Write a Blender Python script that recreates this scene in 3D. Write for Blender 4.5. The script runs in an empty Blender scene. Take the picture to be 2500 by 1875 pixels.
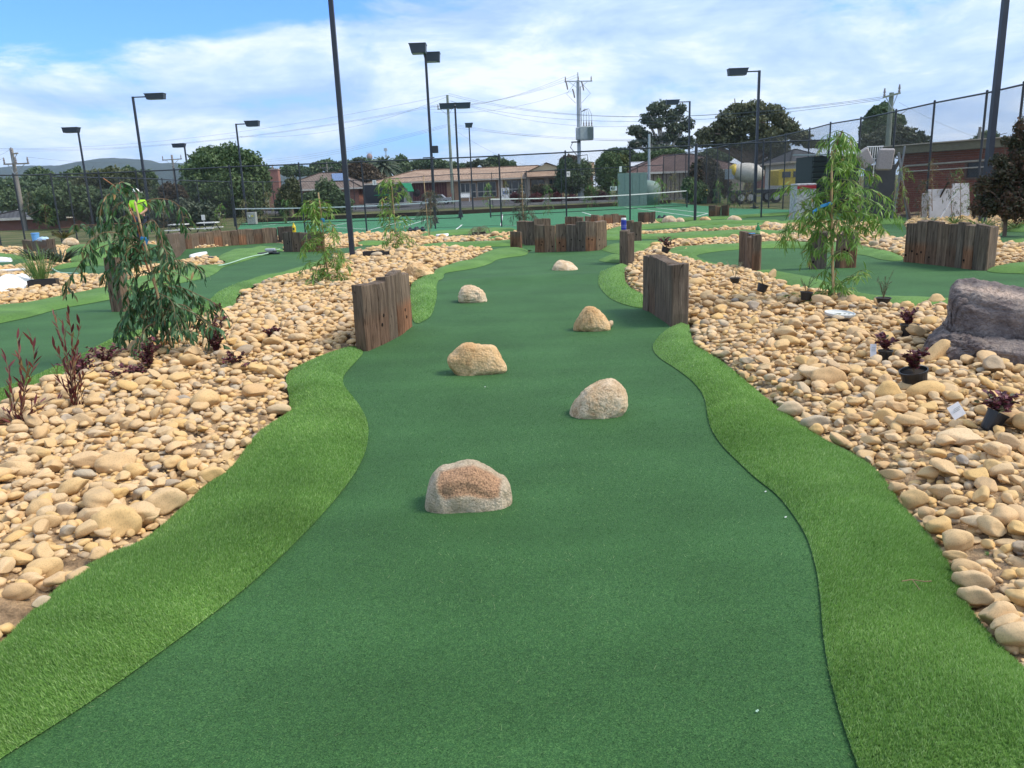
import bpy, math, random
import numpy as np
from mathutils import Vector, Matrix, Euler
from mathutils.geometry import delaunay_2d_cdt

rnd = random.Random(7)
nr = np.random.RandomState(11)
PI = math.pi
SC = bpy.context.scene
COL = SC.collection

# ------------------------------------------------------------------ camera
CAMH = 1.6
FPX = 1920.0
PITCH = math.radians(13.9)
ROLL = math.radians(2.2)
fw = np.array([0, math.cos(PITCH), -math.sin(PITCH)])
r0 = np.array([1.0, 0, 0]); u0 = np.array([0, math.sin(PITCH), math.cos(PITCH)])
rt = math.cos(ROLL) * r0 - math.sin(ROLL) * u0
up = math.cos(ROLL) * u0 + math.sin(ROLL) * r0
cam_d = bpy.data.cameras.new('camera')
cam = bpy.data.objects.new('camera', cam_d)
COL.objects.link(cam)
cam.matrix_world = Matrix(((rt[0], up[0], -fw[0], 0), (rt[1], up[1], -fw[1], 0), (rt[2], up[2], -fw[2], CAMH), (0, 0, 0, 1)))
cam_d.sensor_width = 36
cam_d.lens = 36 * FPX / 2500
cam_d.clip_start = 0.05
cam_d.clip_end = 9000
SC.camera = cam

# ------------------------------------------------------------------ sky and sun
W = bpy.data.worlds.new("World"); SC.world = W; W.use_nodes = True
SUN_EL, SUN_AZ = math.radians(50), math.radians(100)      # azimuth clockwise from +Y
def build_sky():
    nt = W.node_tree; nt.nodes.clear(); N = nt.nodes.new; L = nt.links.new
    out = N('ShaderNodeOutputWorld'); bg = N('ShaderNodeBackground'); bg.inputs['Strength'].default_value = 0.115
    sky = N('ShaderNodeTexSky'); sky.sky_type = 'NISHITA'; sky.sun_disc = False
    sky.sun_elevation = SUN_EL; sky.sun_rotation = SUN_AZ; sky.air_density = 1.2; sky.dust_density = 1.0; sky.ozone_density = 2.2
    tc = N('ShaderNodeTexCoord'); sep = N('ShaderNodeSeparateXYZ'); L(tc.outputs['Generated'], sep.inputs[0])
    def M(op, a, b=None, clamp=False):
        n = N('ShaderNodeMath'); n.operation = op; n.use_clamp = clamp
        for i, v in enumerate((a, b)):
            if v is None: continue
            if isinstance(v, (int, float)): n.inputs[i].default_value = v
            else: L(v, n.inputs[i])
        return n.outputs[0]
    zz = M('ADD', M('MAXIMUM', sep.outputs['Z'], 0.0), 0.16)
    u = M('DIVIDE', sep.outputs['X'], zz); v = M('DIVIDE', sep.outputs['Y'], zz)
    cb = N('ShaderNodeCombineXYZ'); L(sep.outputs['X'], cb.inputs[0]); L(sep.outputs['Y'], cb.inputs[1]); L(M('MULTIPLY', M('MAXIMUM', sep.outputs['Z'], -0.02), 2.7), cb.inputs[2])
    def noise(scale, det, rough, dist, off, sy=1.0):
        mp = N('ShaderNodeMapping'); mp.inputs['Location'].default_value = off; mp.inputs['Scale'].default_value = (1, 1, sy)
        L(cb.outputs[0], mp.inputs[0])
        n = N('ShaderNodeTexNoise'); n.inputs['Scale'].default_value = scale; n.inputs['Detail'].default_value = det
        n.inputs['Roughness'].default_value = rough; n.inputs['Distortion'].default_value = dist
        L(mp.outputs[0], n.inputs['Vector']); return n.outputs['Fac']
    n1 = noise(2.1, 9, 0.56, 0.3, (3.1, 1.7, 0.4), 1.2)
    n2 = noise(6.5, 10, 0.60, 0.35, (7.3, 2.2, 0.2), 1.0)
    n3 = noise(3.2, 9, 0.62, 0.5, (1.3, 9.2, 0), 1.7)
    # open blue patch high at the left of the view
    dx = M('SUBTRACT', u, -1.12); dy = M('SUBTRACT', v, 2.42)
    r2 = M('ADD', M('MULTIPLY', M('MULTIPLY', dx, dx), 2.0), M('MULTIPLY', M('MULTIPLY', dy, dy), 7.0))
    hole = M('POWER', 2.718, M('MULTIPLY', r2, -1.0))
    dx2 = M('SUBTRACT', u, 0.55); dy2 = M('SUBTRACT', v, 2.5)
    r22 = M('ADD', M('MULTIPLY', dx2, dx2), M('MULTIPLY', M('MULTIPLY', dy2, dy2), 9.0))
    hole2 = M('MULTIPLY', M('POWER', 2.718, M('MULTIPLY', r22, -1.0)), 0.17)
    cov = M('ADD', n1, M('MULTIPLY', M('SUBTRACT', n2, 0.5), 0.55))
    cov = M('SUBTRACT', M('ADD', cov, 0.20), M('MULTIPLY', hole, 0.50))
    cov = M('SUBTRACT', cov, M('MULTIPLY', hole2, 0.45))
    fac = N('ShaderNodeMapRange'); fac.interpolation_type = 'SMOOTHSTEP'
    fac.inputs['From Min'].default_value = 0.42; fac.inputs['From Max'].default_value = 0.60
    L(cov, fac.inputs['Value'])
    shade = M('ADD', M('MULTIPLY', n3, 0.8), M('MULTIPLY', n2, 0.7))
    cr = N('ShaderNodeValToRGB'); e = cr.color_ramp.elements
    e[0].position = 0.62; e[0].color = (3.1, 4.4, 6.8, 1)
    e[1].position = 0.88; e[1].color = (6.7, 7.2, 8.0, 1)
    m_ = e.new(0.745); m_.color = (4.3, 5.5, 7.4, 1)
    L(shade, cr.inputs['Fac'])
    # clear sky, a little brighter low down
    mixc = N('ShaderNodeMix'); mixc.data_type = 'RGBA'
    skm = N('ShaderNodeMix'); skm.data_type = 'RGBA'; skm.blend_type = 'MULTIPLY'; skm.inputs['Factor'].default_value = 1
    L(sky.outputs['Color'], skm.inputs[6]); skm.inputs[7].default_value = (0.52, 0.92, 1.85, 1)
    L(M('MULTIPLY', fac.outputs[0], 0.93), mixc.inputs['Factor'])
    L(skm.outputs[2], mixc.inputs[6]); L(cr.outputs['Color'], mixc.inputs[7])
    L(mixc.outputs[2], bg.inputs['Color']); L(bg.outputs[0], out.inputs[0])
build_sky()
sl = bpy.data.lights.new('sun', 'SUN'); sl.energy = 2.9; sl.angle = math.radians(20); sl.color = (1.0, 0.90, 0.755)
sun = bpy.data.objects.new('sun', sl); COL.objects.link(sun)
sdir = Vector((math.sin(SUN_AZ) * math.cos(SUN_EL), math.cos(SUN_AZ) * math.cos(SUN_EL), math.sin(SUN_EL)))
sun.rotation_euler = sdir.to_track_quat('Z', 'Y').to_euler()
SC.view_settings.view_transform = 'Standard'
SC.view_settings.look = 'None'
SC.view_settings.gamma = 1.0
SC.view_settings.exposure = 0.50
SC.view_settings.use_curve_mapping = False

# ------------------------------------------------------------------ picture <-> place
def ray(px, py):
    d = fw + ((px - 1250) / FPX) * rt - ((py - 937.5) / FPX) * up
    return d
RIDGE_Y = 13.9
def H(x, y):
    """gentle relief of the course"""
    x = np.asarray(x, float); y = np.asarray(y, float)
    z = 0.085 * np.exp(-((y - RIDGE_Y) / 0.62) ** 2) * np.exp(-((x - 0.6) / 2.6) ** 4)
    z = z + 0.03 * np.sin(x * 0.9 + 1.0) * np.sin(y * 0.55) * np.clip((y - 3) / 5, 0, 1) * np.clip((31 - y) / 4, 0, 1)
    z = z + 0.36 * np.exp(-((x + 12.2) / 2.0) ** 2 - ((y - 25.5) / 1.8) ** 2)
    return z
def TZ(x, y):
    """far ground"""
    return 0.55 * float(np.clip((y - 66) / 26, 0, 1)) - 0.04
def G(px, py, off=0.0):
    d = ray(px, py); z = off
    for _ in range(6):
        t = (z - CAMH) / d[2]
        x, y = d[0] * t, d[1] * t
        z = off + float(H(x, y)) if y < 33 else off
    return np.array([x, y, z])
def GF(px, py, z=0.0):
    d = ray(px, py); t = (z - CAMH) / d[2]
    return np.array([d[0] * t, d[1] * t, z])
def P(px, py, Y):
    d = ray(px, py); t = Y / d[1]
    return np.array([d[0] * t, Y, CAMH + d[2] * t])
def topz(px, py, p):
    d = ray(px, py); t = (p[0] * d[0] + p[1] * d[1]) / (d[0] ** 2 + d[1] ** 2)
    return CAMH + d[2] * t
def proj(pt):
    v = np.asarray(pt, float) - np.array([0, 0, CAMH]); zc = v @ fw
    return 1250 + FPX * (v @ rt) / zc, 937.5 - FPX * (v @ up) / zc, zc

# ------------------------------------------------------------------ materials
MATS = {}
def lin(r, g, b):
    f = lambda c: (c / 255 / 12.92) if c / 255 <= 0.04045 else ((c / 255 + 0.055) / 1.055) ** 2.4
    return (f(r), f(g), f(b), 1)
def base_mat(name, rough=0.8, spec=0.3, metal=0.0):
    m = bpy.data.materials.new(name); m.use_nodes = True
    b = m.node_tree.nodes['Principled BSDF']
    b.inputs['Roughness'].default_value = rough; b.inputs['Specular IOR Level'].default_value = spec; b.inputs['Metallic'].default_value = metal
    return m, m.node_tree, b
def ramp(nt, fac, cols):
    cr = nt.nodes.new('ShaderNodeValToRGB'); el = cr.color_ramp.elements
    while len(el) > 1: el.remove(el[-1])
    el[0].position = cols[0][0]; el[0].color = tuple(cols[0][1][:3]) + (1,)
    for p, c in cols[1:]:
        e = el.new(p); e.color = tuple(c[:3]) + (1,)
    nt.links.new(fac, cr.inputs['Fac']); return cr.outputs['Color']
def tex(nt, scale, det=4, rough=0.55, sc=(1, 1, 1), kind='noise', coord='Object', dist=0.0):
    tc = nt.nodes.new('ShaderNodeTexCoord'); mp = nt.nodes.new('ShaderNodeMapping'); mp.inputs['Scale'].default_value = sc
    nt.links.new(tc.outputs[coord], mp.inputs[0])
    if kind == 'noise':
        n = nt.nodes.new('ShaderNodeTexNoise'); n.inputs['Detail'].default_value = det; n.inputs['Roughness'].default_value = rough; n.inputs['Distortion'].default_value = dist; o = 'Fac'
    elif kind == 'voronoi':
        n = nt.nodes.new('ShaderNodeTexVoronoi'); o = 'Distance'
    n.inputs['Scale'].default_value = scale
    nt.links.new(mp.outputs[0], n.inputs['Vector']); return n.outputs[o]
def mixc(nt, fac, a, b, mode='MIX'):
    n = nt.nodes.new('ShaderNodeMix'); n.data_type = 'RGBA'; n.blend_type = mode
    if isinstance(fac, (int, float)): n.inputs['Factor'].default_value = fac
    else: nt.links.new(fac, n.inputs['Factor'])
    for i, v in ((6, a), (7, b)):
        if isinstance(v, tuple): n.inputs[i].default_value = v if len(v) == 4 else v + (1,)
        else: nt.links.new(v, n.inputs[i])
    return n.outputs[2]
def bump(nt, b, h, strength=0.3, dist=0.01):
    n = nt.nodes.new('ShaderNodeBump'); n.inputs['Strength'].default_value = strength; n.inputs['Distance'].default_value = dist
    nt.links.new(h, n.inputs['Height']); nt.links.new(n.outputs[0], b.inputs['Normal'])
def attr(nt, name, out='Fac'):
    n = nt.nodes.new('ShaderNodeAttribute'); n.attribute_name = name; return n.outputs[out]
def objrand(nt):
    return nt.nodes.new('ShaderNodeObjectInfo').outputs['Random']
def plain(name, col, rough=0.6, spec=0.4, metal=0.0, var=0.15, scale=6.0, bmp=0.0):
    """a painted or plain surface with slight unevenness"""
    if name in MATS: return MATS[name]
    m, nt, b = base_mat(name, rough, spec, metal)
    f = tex(nt, scale, 5, 0.6)
    a = tuple(c * (1 - var) for c in col[:3]); c2 = tuple(min(1, c * (1 + var)) for c in col[:3])
    nt.links.new(ramp(nt, f, [(0.3, a), (0.7, c2)]), b.inputs['Base Color'])
    if bmp: bump(nt, b, f, bmp, 0.01)
    MATS[name] = m; return m
def leafmat(name, cols, rough=0.5, trans=0.25, use='tint'):
    """leaf material; colour of each leaf from a per-leaf value"""
    if name in MATS: return MATS[name]
    m, nt, b = base_mat(name, rough, 0.35)
    f = attr(nt, 'tint') if use == 'tint' else objrand(nt)
    c = ramp(nt, f, cols)
    nt.links.new(c, b.inputs['Base Color'])
    tr = nt.nodes.new('ShaderNodeBsdfTranslucent'); nt.links.new(c, tr.inputs['Color'])
    ms = nt.nodes.new('ShaderNodeMixShader'); ms.inputs[0].default_value = trans
    nt.links.new(b.outputs[0], ms.inputs[1]); nt.links.new(tr.outputs[0], ms.inputs[2])
    nt.links.new(ms.outputs[0], nt.nodes['Material Output'].inputs[0])
    MATS[name] = m; return m
def stone_mat(name, use):
    m, nt, b = base_mat(name, 0.85, 0.25)
    f = attr(nt, 'tint') if use == 'tint' else objrand(nt)
    c = ramp(nt, f, [(0.0, (0.42, 0.36, 0.28)), (0.08, (0.58, 0.43, 0.25)), (0.28, (0.65, 0.475, 0.25)), (0.42, (0.67, 0.475, 0.215)), (0.54, (0.60, 0.455, 0.27)),
                     (0.70, (0.69, 0.53, 0.33)), (0.80, (0.58, 0.40, 0.215)), (0.89, (0.66, 0.50, 0.29)), (0.94, (0.47, 0.42, 0.33)), (0.97, (0.72, 0.57, 0.37)), (1.0, (0.36, 0.33, 0.29))])
    n = tex(nt, 14, 5, 0.6); n2 = tex(nt, 55, 4, 0.6)
    c = mixc(nt, 0.75, c, ramp(nt, n, [(0.3, (0.66, 0.62, 0.58)), (0.52, (1, 1, 1)), (0.7, (1.0, 0.93, 0.83))]), 'MULTIPLY')
    c = mixc(nt, 0.5, c, ramp(nt, n2, [(0.3, (0.78, 0.74, 0.7)), (0.6, (1, 1, 1))]), 'MULTIPLY')
    c = mixc(nt, 1.0, c, (1.0, 0.945, 0.875, 1), 'MULTIPLY')
    nt.links.new(c, b.inputs['Base Color']); bump(nt, b, n2, 0.35, 0.006)
    MATS[name] = m; return m
M_STONE_O = stone_mat('river_stone', 'obj'); M_STONE_T = stone_mat('river_stone_mass', 'tint')

def turf_mat(name, lo, mid, hi, fine, patch, blade=False, bmp=0.5):
    m, nt, b = base_mat(name, 0.7 if blade else 0.85, 0.25)
    big = tex(nt, patch, 4, 0.55, coord='Object')
    n = tex(nt, fine, 3, 0.75); n2 = tex(nt, fine * 0.28, 3, 0.65)
    c = ramp(nt, n, [(0.30, lo), (0.5, mid), (0.66, hi)])
    if blade: c = ramp(nt, attr(nt, 'tint'), [(0.0, lo), (0.5, mid), (1.0, hi)])
    else: c = mixc(nt, 0.6, c, ramp(nt, n2, [(0.3, (0.72, 0.72, 0.72)), (0.65, (1.15, 1.15, 1.1))]), 'MULTIPLY')
    c = mixc(nt, 0.9, c, ramp(nt, big, [(0.30, (0.80, 0.82, 0.80)), (0.5, (1, 1, 1.02)), (0.70, (1.30, 1.20, 1.34))]), 'MULTIPLY')  # broad random patches; pale ones put the pile's whitish sheen into the colour
    band = tex(nt, 1.0, 5, 0.6, (0.35, 2.4, 1))
    c = mixc(nt, 0.8, c, ramp(nt, band, [(0.34, (0.86, 0.87, 0.86)), (0.66, (1.13, 1.10, 1.13))]), 'MULTIPLY')
    nt.links.new(c, b.inputs['Base Color'])
    b.inputs['Sheen Weight'].default_value = 0.03
    if not blade: bump(nt, b, n, bmp, 0.008)
    else:
        tr = nt.nodes.new('ShaderNodeBsdfTranslucent'); nt.links.new(c, tr.inputs['Color']); ms = nt.nodes.new('ShaderNodeMixShader'); ms.inputs[0].default_value = 0.35
        nt.links.new(b.outputs[0], ms.inputs[1]); nt.links.new(tr.outputs[0], ms.inputs[2]); nt.links.new(ms.outputs[0], nt.nodes['Material Output'].inputs[0])
    MATS[name] = m; return m
GREEN = ((0.012, 0.048, 0.012), (0.027, 0.098, 0.024), (0.075, 0.180, 0.047))
M_GREEN = turf_mat('putting_turf', *GREEN, 210, 1.0)
M_GREENB = turf_mat('putting_turf_fibre', (0.014, 0.066, 0.014), (0.032, 0.126, 0.029), (0.078, 0.205, 0.052), 210, 1.0, True)
M_FIBL = turf_mat('loose_turf_fibre', (0.07, 0.19, 0.055), (0.13, 0.27, 0.09), (0.26, 0.36, 0.16), 210, 1.0, True)
FRINGE = ((0.055, 0.145, 0.016), (0.11, 0.26, 0.035), (0.22, 0.40, 0.09))
M_FRINGE = turf_mat('fringe_turf', (0.043, 0.112, 0.018), (0.086, 0.195, 0.036), (0.16, 0.285, 0.07), 120, 1.3, bmp=0.8)
M_FRINGEB = turf_mat('fringe_turf_blades', (0.100, 0.225, 0.040), (0.225, 0.420, 0.088), (0.46, 0.63, 0.27), 120, 1.3, True)

def soil_mat():
    m, nt, b = base_mat('bed_soil', 0.95, 0.1)
    n = tex(nt, 9, 6, 0.65); n2 = tex(nt, 70, 3, 0.7)
    c = ramp(nt, n, [(0.32, (0.13, 0.09, 0.055)), (0.5, (0.34, 0.235, 0.14)), (0.68, (0.52, 0.37, 0.215))])
    c = mixc(nt, 0.6, c, ramp(nt, n2, [(0.35, (0.6, 0.6, 0.6)), (0.65, (1.2, 1.15, 1.1))]), 'MULTIPLY')
    nt.links.new(c, b.inputs['Base Color']); bump(nt, b, n2, 0.9, 0.02); return m
M_SOIL = soil_mat()

def wood_mat():
    m, nt, b = base_mat('weathered_sleeper_timber', 0.88, 0.2)
    r = objrand(nt)
    tc = nt.nodes.new('ShaderNodeTexCoord'); mp = nt.nodes.new('ShaderNodeMapping'); mp.inputs['Scale'].default_value = (13, 13, 0.8)
    ad = nt.nodes.new('ShaderNodeVectorMath'); ad.operation = 'ADD'
    sc = nt.nodes.new('ShaderNodeMath'); sc.operation = 'MULTIPLY'; sc.inputs[1].default_value = 57; nt.links.new(r, sc.inputs[0])
    nt.links.new(tc.outputs['Object'], ad.inputs[0]); nt.links.new(sc.outputs[0], ad.inputs[1]); nt.links.new(ad.outputs[0], mp.inputs[0])
    def no(s, d, rg):
        n = nt.nodes.new('ShaderNodeTexNoise'); n.inputs['Scale'].default_value = s; n.inputs['Detail'].default_value = d; n.inputs['Roughness'].default_value = rg
        n.inputs['Distortion'].default_value = 0.6; nt.links.new(mp.outputs[0], n.inputs['Vector']); return n.outputs['Fac']
    g = no(1.6, 8, 0.65); g2 = no(5.0, 5, 0.7); crk = no(0.9, 3, 0.5)
    c = ramp(nt, g, [(0.22, (0.055, 0.043, 0.034)), (0.45, (0.155, 0.122, 0.095)), (0.60, (0.25, 0.20, 0.155)), (0.80, (0.38, 0.32, 0.26))])
    c = mixc(nt, 0.6, c, ramp(nt, g2, [(0.3, (0.6, 0.57, 0.54)), (0.6, (1.05, 1.03, 1.0))]), 'MULTIPLY')
    c = mixc(nt, 0.9, c, ramp(nt, r, [(0.0, (0.58, 0.60, 0.62)), (0.35, (0.92, 0.82, 0.72)), (0.6, (0.55, 0.52, 0.50)), (0.8, (0.8, 0.76, 0.7)), (1.0, (1.05, 0.98, 0.90))]), 'MULTIPLY')
    # iron-red staining low down on the timber
    sp = nt.nodes.new('ShaderNodeSeparateXYZ'); nt.links.new(tc.outputs['Object'], sp.inputs[0])
    mr = nt.nodes.new('ShaderNodeMapRange'); mr.inputs['From Min'].default_value = 0.42; mr.inputs['From Max'].default_value = 0.30
    nt.links.new(sp.outputs['Z'], mr.inputs['Value'])
    ml = nt.nodes.new('ShaderNodeMath'); ml.operation = 'MULTIPLY'; nt.links.new(mr.outputs[0], ml.inputs[0])
    st = nt.nodes.new('ShaderNodeMapRange'); st.inputs['From Min'].default_value = 0.35; st.inputs['From Max'].default_value = 0.8; st.inputs['To Max'].default_value = 0.75
    nt.links.new(r, st.inputs['Value']); nt.links.new(st.outputs[0], ml.inputs[1])
    c = mixc(nt, ml.outputs[0], c, mixc(nt, 1.0, c, (1.35, 0.80, 0.55, 1), 'MULTIPLY'))
    ck = ramp(nt, crk, [(0.488, (1, 1, 1)), (0.499, (0.2, 0.17, 0.15)), (0.503, (0.2, 0.17, 0.15)), (0.514, (1, 1, 1))])
    c = mixc(nt, 0.85, c, ck, 'MULTIPLY')
    nt.links.new(c, b.inputs['Base Color']); bump(nt, b, g, 0.7, 0.02)
    return m
M_WOOD = wood_mat()

def rock_mat(name, c0, c1, c2, spots=(0.5, 0.42, 0.34), sc=1.0, flank=None):
    m, nt, b = base_mat(name, 0.9, 0.2)
    n = tex(nt, 5 * sc, 6, 0.62); n2 = tex(nt, 60 * sc, 4, 0.7); n3 = tex(nt, 16 * sc, 5, 0.6, dist=0.8)
    c = ramp(nt, n, [(0.34, c0), (0.5, c1), (0.66, c2)])
    c = mixc(nt, 0.7, c, ramp(nt, n3, [(0.36, spots), (0.46, (1, 1, 1))]), 'MULTIPLY')
    c = mixc(nt, 0.8, c, ramp(nt, n2, [(0.32, (0.62, 0.6, 0.58)), (0.62, (1.1, 1.08, 1.05))]), 'MULTIPLY')
    if flank:
        f = attr(nt, 'patch'); c = mixc(nt, f, c, mixc(nt, 0.85, flank, ramp(nt, n2, [(0.35, (0.45, 0.42, 0.42)), (0.6, (1.5, 1.4, 1.35))]), 'MULTIPLY'))
    nt.links.new(c, b.inputs['Base Color'])
    mx = nt.nodes.new('ShaderNodeMath'); mx.operation = 'ADD'; nt.links.new(n2, mx.inputs[0]); nt.links.new(n3, mx.inputs[1])
    b.inputs['Roughness'].default_value = 0.97; b.inputs['Specular IOR Level'].default_value = 0.08
    vo = tex(nt, 7 * sc, kind='voronoi', dist=0); m2 = nt.nodes.new('ShaderNodeMath'); m2.operation = 'MULTIPLY_ADD'; nt.links.new(vo, m2.inputs[0]); m2.inputs[1].default_value = 0.8; nt.links.new(mx.outputs[0], m2.inputs[2])
    bump(nt, b, m2.outputs[0], 0.9, 0.02 if sc > .7 else 0.05); MATS[name] = m; return m

def tile_mat(name, c0, c1):
    """small concrete roof tiles too far away to tell apart"""
    m, nt, b = base_mat(name, 0.8, 0.2)
    tc = nt.nodes.new('ShaderNodeTexCoord'); mp = nt.nodes.new('ShaderNodeMapping'); nt.links.new(tc.outputs['UV'], mp.inputs[0])
    br = nt.nodes.new('ShaderNodeTexBrick'); nt.links.new(mp.outputs[0], br.inputs['Vector'])
    br.inputs['Color1'].default_value = c0 + (1,); br.inputs['Color2'].default_value = c1 + (1,)
    br.inputs['Mortar'].default_value = tuple(c * 0.30 for c in c0) + (1,)
    br.inputs['Scale'].default_value = 1.0; br.inputs['Brick Width'].default_value = 0.34; br.inputs['Row Height'].default_value = 0.36; br.inputs['Mortar Size'].default_value = 0.045
    br.inputs['Mortar Smooth'].default_value = 0.6; br.offset = 0.5
    n = tex(nt, 0.8, 5, 0.6)
    c = mixc(nt, 0.6, br.outputs['Color'], ramp(nt, n, [(0.35, (0.7, 0.68, 0.66)), (0.65, (1.1, 1.08, 1.05))]), 'MULTIPLY')
    nt.links.new(c, b.inputs['Base Color']); return m
def brickwall_mat(name, c0, c1, mort):
    m, nt, b = base_mat(name, 0.9, 0.2)
    tc = nt.nodes.new('ShaderNodeTexCoord')
    br = nt.nodes.new('ShaderNodeTexBrick'); nt.links.new(tc.outputs['UV'], br.inputs['Vector'])
    br.inputs['Color1'].default_value = c0 + (1,); br.inputs['Color2'].default_value = c1 + (1,); br.inputs['Mortar'].default_value = mort + (1,)
    br.inputs['Scale'].default_value = 1.0; br.inputs['Brick Width'].default_value = 0.24; br.inputs['Row Height'].default_value = 0.086; br.inputs['Mortar Size'].default_value = 0.010
    nt.links.new(br.outputs['Color'], b.inputs['Base Color']); return m

# ------------------------------------------------------------------ mesh helpers
def link(o, parent=None):
    COL.objects.link(o)
    if parent is not None: o.parent = parent
    return o
def mesh_np(name, V, F, mat, parent=None, smooth=False, loc=None, tint=None, attrs=None, uv=None, mats=None, fmat=None):
    """V (n,3) array, F (m,k) array of equal-sized faces or list of lists"""
    me = bpy.data.meshes.new(name)
    V = np.asarray(V, np.float32)
    if isinstance(F, np.ndarray):
        k = F.shape[1]; m = len(F)
        me.vertices.add(len(V)); me.vertices.foreach_set('co', V.ravel())
        me.loops.add(m * k); me.loops.foreach_set('vertex_index', F.astype(np.int32).ravel())
        me.polygons.add(m); me.polygons.foreach_set('loop_start', np.arange(0, m * k, k, dtype=np.int32)); me.polygons.foreach_set('loop_total', np.full(m, k, np.int32))
        me.update(calc_edges=True)
    else:
        me.from_pydata([tuple(map(float, v)) for v in V], [], [list(map(int, f)) for f in F]); me.update()
    if tint is not None:
        a = me.attributes.new('tint', 'FLOAT', 'POINT'); a.data.foreach_set('value', np.asarray(tint, np.float32))
    if attrs:
        for n_, v_ in attrs.items():
            a = me.attributes.new(n_, 'FLOAT', 'POINT'); a.data.foreach_set('value', np.asarray(v_, np.float32))
    if uv is not None:
        ul = me.uv_layers.new(name='UVMap'); li = np.zeros(len(me.loops), np.int32); me.loops.foreach_get('vertex_index', li)
        ul.data.foreach_set('uv', np.asarray(uv, np.float32)[li].ravel())
    for mm in (mats or [mat]): me.materials.append(mm)
    if fmat is not None: me.polygons.foreach_set('material_index', np.asarray(fmat, np.int32))
    if smooth: me.polygons.foreach_set('use_smooth', np.ones(len(me.polygons), bool))
    me.validate()
    o = bpy.data.objects.new(name, me); link(o, parent)
    if loc is not None: o.location = tuple(float(v) for v in loc)
    return o
def tag(o, label=None, cat=None, group=None, kind=None):
    if label: o['label'] = label
    if cat: o['category'] = cat
    if group: o['group'] = group
    if kind: o['kind'] = kind
    return o
def empty(name, loc, label, cat, group=None, rz=0.0):
    e = bpy.data.objects.new(name, None); link(e); e.location = tuple(float(v) for v in loc); e.rotation_euler[2] = rz
    e.empty_display_size = 0.1
    return tag(e, label, cat, group)
class MB:
    """collects boxes, tubes and plates into one mesh"""
    def __init__(s): s.V = []; s.F = []; s.T = []
    def add(s, V, F, t=0.5):
        n = len(s.V); s.V += [tuple(map(float, v)) for v in V]; s.F += [[i + n for i in f] for f in F]; s.T += [t] * len(V); return s
    def box(s, c, d, rz=0.0, bev=0.0, tilt=None):
        hx, hy, hz = d[0] / 2, d[1] / 2, d[2] / 2
        R = Matrix.Rotation(rz, 3, 'Z')
        if tilt: R = R @ Euler(tilt).to_matrix()
        if bev <= 0:
            V = [(sx * hx, sy * hy, sz * hz) for sz in (-1, 1) for sx, sy in ((-1, -1), (1, -1), (1, 1), (-1, 1))]
            F = [(3, 2, 1, 0), (4, 5, 6, 7), (0, 1, 5, 4), (1, 2, 6, 5), (2, 3, 7, 6), (3, 0, 4, 7)]
        else:
            ring = lambda k, z: [(x, y, z) for x, y in ((-hx + bev * k, -hy), (hx - bev * k, -hy), (hx, -hy + bev * k), (hx, hy - bev * k), (hx - bev * k, hy), (-hx + bev * k, hy), (-hx, hy - bev * k), (-hx, -hy + bev * k))]
            sh = lambda r, q: [(x * (1 - q / hx), y * (1 - q / hy), z) for x, y, z in r]
            V = sh(ring(1, -hz), bev) + ring(1, -hz + bev) + ring(1, hz - bev) + sh(ring(1, hz), bev)
            F = [list(range(7, -1, -1)), list(range(24, 32))]
            for k in range(3):
                for i in range(8): j = (i + 1) % 8; F.append((k * 8 + i, k * 8 + j, k * 8 + 8 + j, k * 8 + 8 + i))
        V = [R @ Vector(v) + Vector([float(q) for q in c]) for v in V]
        return s.add(V, F)
    def tube(s, pts, r, n=8, r1=None, cap=True):
        pts = [Vector([float(q) for q in p]) for p in pts]; m = len(pts); V = []; F = []
        for i, p in enumerate(pts):
            t = (pts[min(i + 1, m - 1)] - pts[max(i - 1, 0)])
            if t.length < 1e-9: t = Vector((0, 0, 1))
            t.normalize(); a = Vector((0, 0, 1)) if abs(t.z) < 0.9 else Vector((1, 0, 0))
            u = t.cross(a).normalized(); v = t.cross(u)
            rr = r if r1 is None else r + (r1 - r) * i / (m - 1)
            for k in range(n): an = 2 * PI * k / n + PI / n; V.append(p + u * math.cos(an) * rr + v * math.sin(an) * rr)
        for i in range(m - 1):
            for k in range(n): F.append((i * n + k, i * n + (k + 1) % n, (i + 1) * n + (k + 1) % n, (i + 1) * n + k))
        if cap: F.append(list(range(n - 1, -1, -1))); F.append([(m - 1) * n + k for k in range(n)])
        return s.add(V, F)
    def quad(s, a, b, c, d): return s.add([a, b, c, d], [(0, 1, 2, 3)])
    def lathe(s, prof, c, n=20, axis=None):
        V = []; F = []; m = len(prof)
        for (r, z) in prof:
            for k in range(n): V.append(Vector((r * math.cos(2 * PI * k / n), r * math.sin(2 * PI * k / n), z)))
        for i in range(m - 1):
            for k in range(n): F.append((i * n + k, i * n + (k + 1) % n, (i + 1) * n + (k + 1) % n, (i + 1) * n + k))
        F.append(list(range(n - 1, -1, -1))); F.append([(m - 1) * n + k for k in range(n)])
        if axis is not None:
            q = Vector(axis).normalized().to_track_quat('Z', 'Y').to_matrix(); V = [q @ v for v in V]
        return s.add([v + Vector([float(q) for q in c]) for v in V], F)
    def build(s, name, mat, parent=None, smooth=False, loc=None, tint=False):
        V = np.array(s.V, float)
        if loc is not None: V = V - np.array(loc, float)
        return mesh_np(name, V, s.F, mat, parent, smooth, loc, tint=s.T if tint else None)
def part(mb, name, mat, parent, smooth=False):
    """world-space shapes collected in mb, under a parent Empty without rotation"""
    base = np.array(parent.location) if parent is not None else np.zeros(3)
    o = mesh_np(name, np.array(mb.V, float) - base, mb.F, mat, parent, smooth); return o
def subpart(mb, name, mat, par, root):
    base = np.array(root.location) + np.array(par.location)
    return mesh_np(name, np.array(mb.V, float) - base, mb.F, mat, par)

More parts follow.
